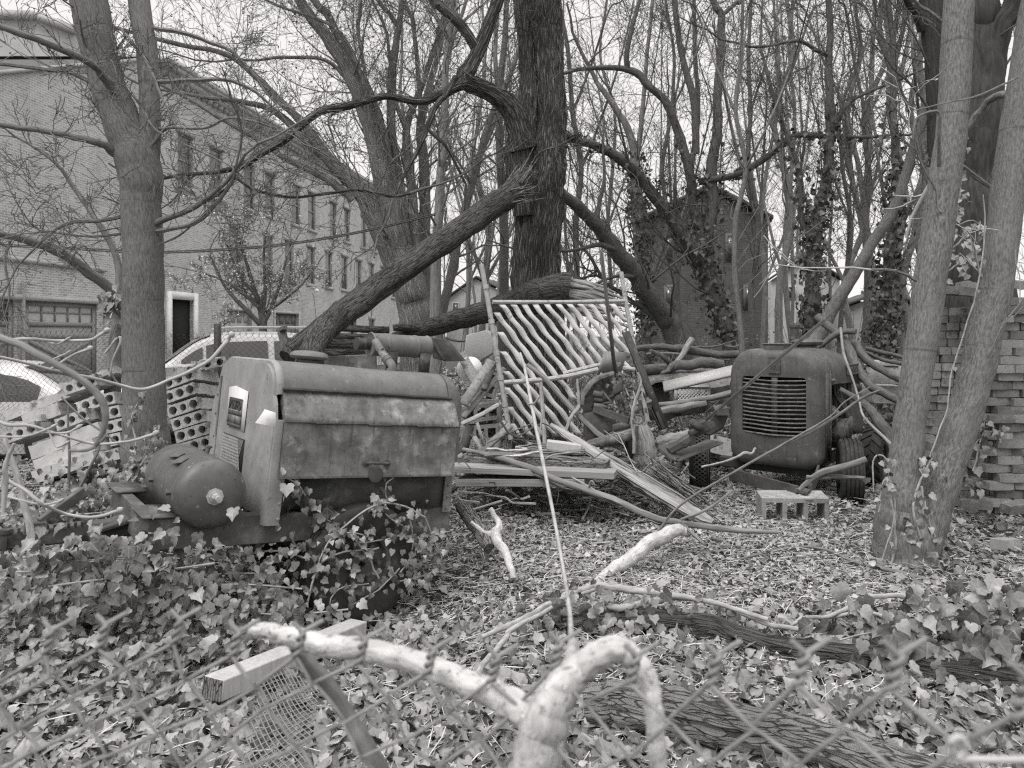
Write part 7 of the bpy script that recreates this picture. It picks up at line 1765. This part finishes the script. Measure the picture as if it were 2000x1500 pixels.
# ivy climbing trees (part of each tree)
for o in [q for q in COL.objects if q.get('category') == 'tree' and q.name.startswith('ivy_tree')]:
    tr_ = [c for c in o.children if c.name.startswith('trunk')][0]
    me = tr_.data; nv = len(me.vertices); co = np.empty(nv * 3); me.vertices.foreach_get('co', co); co = co.reshape(-1, 3); no = np.empty(nv * 3); me.vertices.foreach_get('normal', no); no = no.reshape(-1, 3)
    hmax = 4.6; wt = np.clip(1.15 - co[:, 2] / hmax, 0, 1) ** .8; wt /= wt.sum(); N = 1100
    idx = g.choice(nv, N, p=wt); th = g.gamma(1.5, .035, (N, 1))
    pos = co[idx] + g.normal(0, .045, (N, 3)) + no[idx] * th
    nr = no[idx] + g.normal(0, .5, (N, 3)); sp_n = g.normal(0, .6, (N, 3)); sp_n[:, 2] -= 1
    mb = MB(); leaves(mb, pos, nr, g.uniform(.05, .10, N), IVY, g, spin=sp_n); mb.build('ivy_cover', M['ivydark'], o, smooth=False, local=True)

def vine(label, rows, nl, size, m=M['ivy'], spread=.05, cat='ivy', push=.0, stem=M['vine'], group=None, face=(0, -1, .25)):
    root = thing('ivy_vine', label, cat, P(*rows[0][0][:3]), group)
    lf = MB(); allp = []
    for r_ in rows:
        r = wob(spl(pix(r_), 4), .5, len(r_)); mb = MB(); mb.tube(r[:, :3], r[:, 3], 5); mb.build('stem', stem, root, smooth=60); allp.append(r[:, :3])
    p = np.vstack(allp); i = g.integers(0, len(p), nl)
    pos = p[i] + g.normal(0, spread, (nl, 3)) * np.array((1, .35, 1)) + np.array((0, -.012 - push, 0))
    nr = np.array(face) + g.normal(0, .42, (nl, 3)); sn = g.normal(0, .5, (nl, 3)); sn[:, 2] -= .9
    big = g.random(nl) < .7; s = g.uniform(size * .55, size * 1.15, nl)
    leaves(lf, pos[big], nr[big], s[big], IVY, g, spin=sn[big]); leaves(lf, pos[~big], nr[~big], s[~big] * .85, HEART, g, spin=sn[~big])
    lf.build('foliage', m, root, smooth=False)
    return root
def ny(x, out=.13):
    k = (x - 1000) / F; u = (3.9 * k + 1.25) / (.8 - .6 * k); return 3.9 + .6 * u - out
cw_ = lambda lst, wd=3, out=.13: [(x, y, ny(x, out), wd) for x, y in lst]
vine('ivy trailing from the ragged skirt of the compressor down to its wheel', [cw_([(555, 930), (585, 950), (610, 985), (640, 1015), (665, 1030)], 3, .06)], 40, .06, M['ivy'], .045)
vine('ivy wound over the top of the compressor wheel', [cw_([(610, 1130), (640, 1060), (690, 1015), (740, 985), (790, 990), (830, 1010)], 4), cw_([(735, 985), (760, 1010), (790, 1030), (770, 1050), (700, 1060)], 3), cw_([(640, 1045), (690, 1040), (720, 1050)], 3), cw_([(760, 985), (752, 950), (770, 930)], 3, .06)], 95, .042, M['ivy'], .03)
vine('ivy hanging in front of the compressor hub', [cw_([(600, 1180), (620, 1110), (660, 1080), (700, 1075), (740, 1070)], 4), cw_([(740, 1130), (720, 1090), (690, 1050)], 4), cw_([(800, 1010), (806, 1050), (800, 1090), (780, 1120)], 3), cw_([(830, 1010), (850, 1060), (862, 1090), (840, 1120), (780, 1135)], 3), cw_([(690, 1180), (740, 1150), (780, 1110)], 3), cw_([(640, 1190), (660, 1150), (720, 1140)], 3)], 180, .045, M['ivy'], .055)
vine('dense ivy curtain along the drawbar at far left', [[(20, 1120, 3.45, 4), (100, 1110, 3.45, 4), (200, 1090, 3.45, 4), (300, 1080, 3.45, 4)], [(60, 1150, 3.4, 4), (200, 1130, 3.4, 4), (420, 1100, 3.5, 4)], [(150, 1100, 3.45, 4), (250, 1090, 3.4, 4), (310, 1110, 3.5, 4)]], 330, .062, M['ivy'], .10)
vine('dark ivy filling the gap beneath the chassis of the compressor', [[(330, 1125, 3.75, 4), (430, 1120, 3.85, 4), (540, 1120, 3.9, 4)], [(340, 1150, 3.65, 4), (460, 1140, 3.75, 4), (590, 1150, 3.8, 4)], [(470, 1085, 3.9, 4), (540, 1075, 3.95, 4), (610, 1095, 3.95, 4)], [(430, 1190, 3.65, 4), (560, 1200, 3.7, 4), (680, 1190, 3.8, 4)]], 270, .052, M['ivy'], .065)
vine('ivy creeping over the heap foot beside the pressure tank', [[(60, 985, 5.2, 3), (150, 975, 5.2, 3), (250, 960, 5.2, 3)], [(90, 1010, 4.9, 3), (200, 1000, 4.9, 3), (270, 990, 4.9, 3)], [(130, 955, 5.8, 3), (240, 940, 5.8, 3)]], 420, .062, M['ivy'], .12)
vine('sparse ivy climbing the foot of the forked maple', [[(262, 930, 6.5, 4), (265, 870, 6.55, 4), (258, 810, 6.62, 3), (285, 765, 6.62, 3)], [(270, 930, 6.5, 3), (290, 870, 6.5, 3), (310, 845, 6.5, 3)], [(250, 940, 6.5, 4), (275, 905, 6.45, 4), (300, 880, 6.5, 3)], [(330, 930, 6.6, 3), (322, 870, 6.6, 3)]], 110, .062, M['ivy'], .055)
vine('tuft of ivy on the maple beside the doorway', [[(212, 600, 7.6, 3), (225, 580, 7.6, 3), (232, 590, 7.5, 3)], [(218, 625, 7.6, 3), (225, 600, 7.6, 3)]], 45, .09, M['ivy'], .07)
tv = lambda lst, wd=3: [(x, y, 4.80, wd) for x, y in lst]
vine('thin pale ivy stems running up the left stem of the twin trunk', [tv([(1720, 1100), (1740, 1040), (1748, 990), (1740, 950), (1735, 915), (1722, 890), (1706, 900), (1706, 960)], 3), tv([(1740, 1110), (1750, 1050), (1745, 1005), (1738, 960), (1732, 930)], 4), tv([(1716, 1000), (1722, 950), (1732, 930)], 3)], 26, .05, M['ivy'], .03)
vine('ivy stems in the fork of the twin trunk', [[(1815, 1110, 4.82, 3), (1800, 1060, 4.8, 4), (1785, 1000, 4.8, 4), (1790, 960, 4.85, 4), (1806, 920, 4.88, 4), (1820, 895, 4.9, 4)], [(1830, 1060, 4.85, 3), (1815, 1020, 4.85, 3), (1805, 980, 4.85, 4), (1800, 950, 4.85, 4)], [(1780, 1030, 4.8, 2), (1770, 1010, 4.8, 2)]], 46, .055, M['ivy'], .045)
vine('single pale vine stem climbing the right stem of the twin trunk', [[(1815, 895, 4.9, 3), (1835, 840, 4.92, 3), (1850, 800, 4.93, 3), (1856, 740, 4.93, 3), (1870, 690, 4.95, 3), (1895, 610, 4.95, 3), (1915, 530, 4.95, 3), (1925, 440, 4.95, 3), (1920, 380, 4.95, 2)]], 3, .03, M['ivy'], .01, 'vine')
vine('ivy sprig spreading over the lower brick stack', [[(1895, 890, 6.0, 3), (1910, 860, 6.0, 3), (1935, 850, 6.0, 3), (1960, 850, 6.0, 3)], [(1900, 920, 5.95, 3), (1920, 840, 6.0, 3), (1922, 825, 6.0, 2)], [(1890, 940, 5.9, 3), (1900, 960, 5.9, 3)]], 46, .07, M['ivy'], .05)
vine('ivy trailing down the dark trunk between the pale stems', [[(1880, 270, 7.6, 3), (1870, 320, 7.6, 3), (1876, 370, 7.6, 3), (1868, 420, 7.6, 3), (1858, 500, 7.6, 3)]], 45, .07, M['ivy'], .04)
vine('ivy draped over the front of the mossy log', [[(1080, 1215, 3.78, 4), (1180, 1205, 3.82, 4), (1300, 1225, 3.75, 4), (1400, 1215, 3.8, 4)], [(1120, 1240, 3.72, 4), (1240, 1250, 3.7, 4), (1340, 1260, 3.65, 4)]], 330, .062, M['ivy'], .08)
vine('large ivy leaves heaped at the right end of the mossy log', [[(1640, 1250, 3.5, 4), (1760, 1220, 3.5, 4), (1880, 1200, 3.45, 4), (2010, 1180, 3.4, 4)], [(1700, 1290, 3.35, 4), (1850, 1300, 3.3, 4), (2000, 1260, 3.3, 4)], [(1860, 1330, 3.2, 4), (1960, 1330, 3.2, 4)]], 360, .082, M['ivy'], .10)
vine('young leaves opening on twigs between the pale stems', [[(1840, 500, 6.0, 3), (1870, 475, 6.0, 3), (1905, 440, 6.0, 2)], [(1850, 530, 6.0, 3), (1880, 510, 6.0, 3), (1915, 500, 6.0, 2)], [(1870, 440, 6.0, 2), (1900, 430, 6.0, 2), (1925, 450, 6.0, 2)]], 42, .075, M['ivylight'], .06, 'leafy twig')
vine('ivy curtain hanging beside the iron machine', [[(1215, 735, 6.6, 3), (1225, 770, 6.55, 3), (1235, 810, 6.5, 3)], [(1232, 745, 6.6, 3), (1246, 790, 6.5, 3)]], 90, .05, M['ivydark'], .06)
# leaves of the flowering shrub belong to it
o = bpy.data.objects['flowering_shrub']; 
crn = [c for c in o.children if c.name.startswith('crown')][0]; me = crn.data; nv = len(me.vertices); co = np.empty(nv * 3); me.vertices.foreach_get('co', co); co = co.reshape(-1, 3)
idx = g.choice(nv, 2600); pos = co[idx] + g.normal(0, .03, (2600, 3)); mb = MB(); leaves(mb, pos, g.normal(0, 1, (2600, 3)), g.uniform(.02, .05, 2600), OVAL, g)
mb.build('young_leaves', M['blossom'], o, smooth=False, local=True)
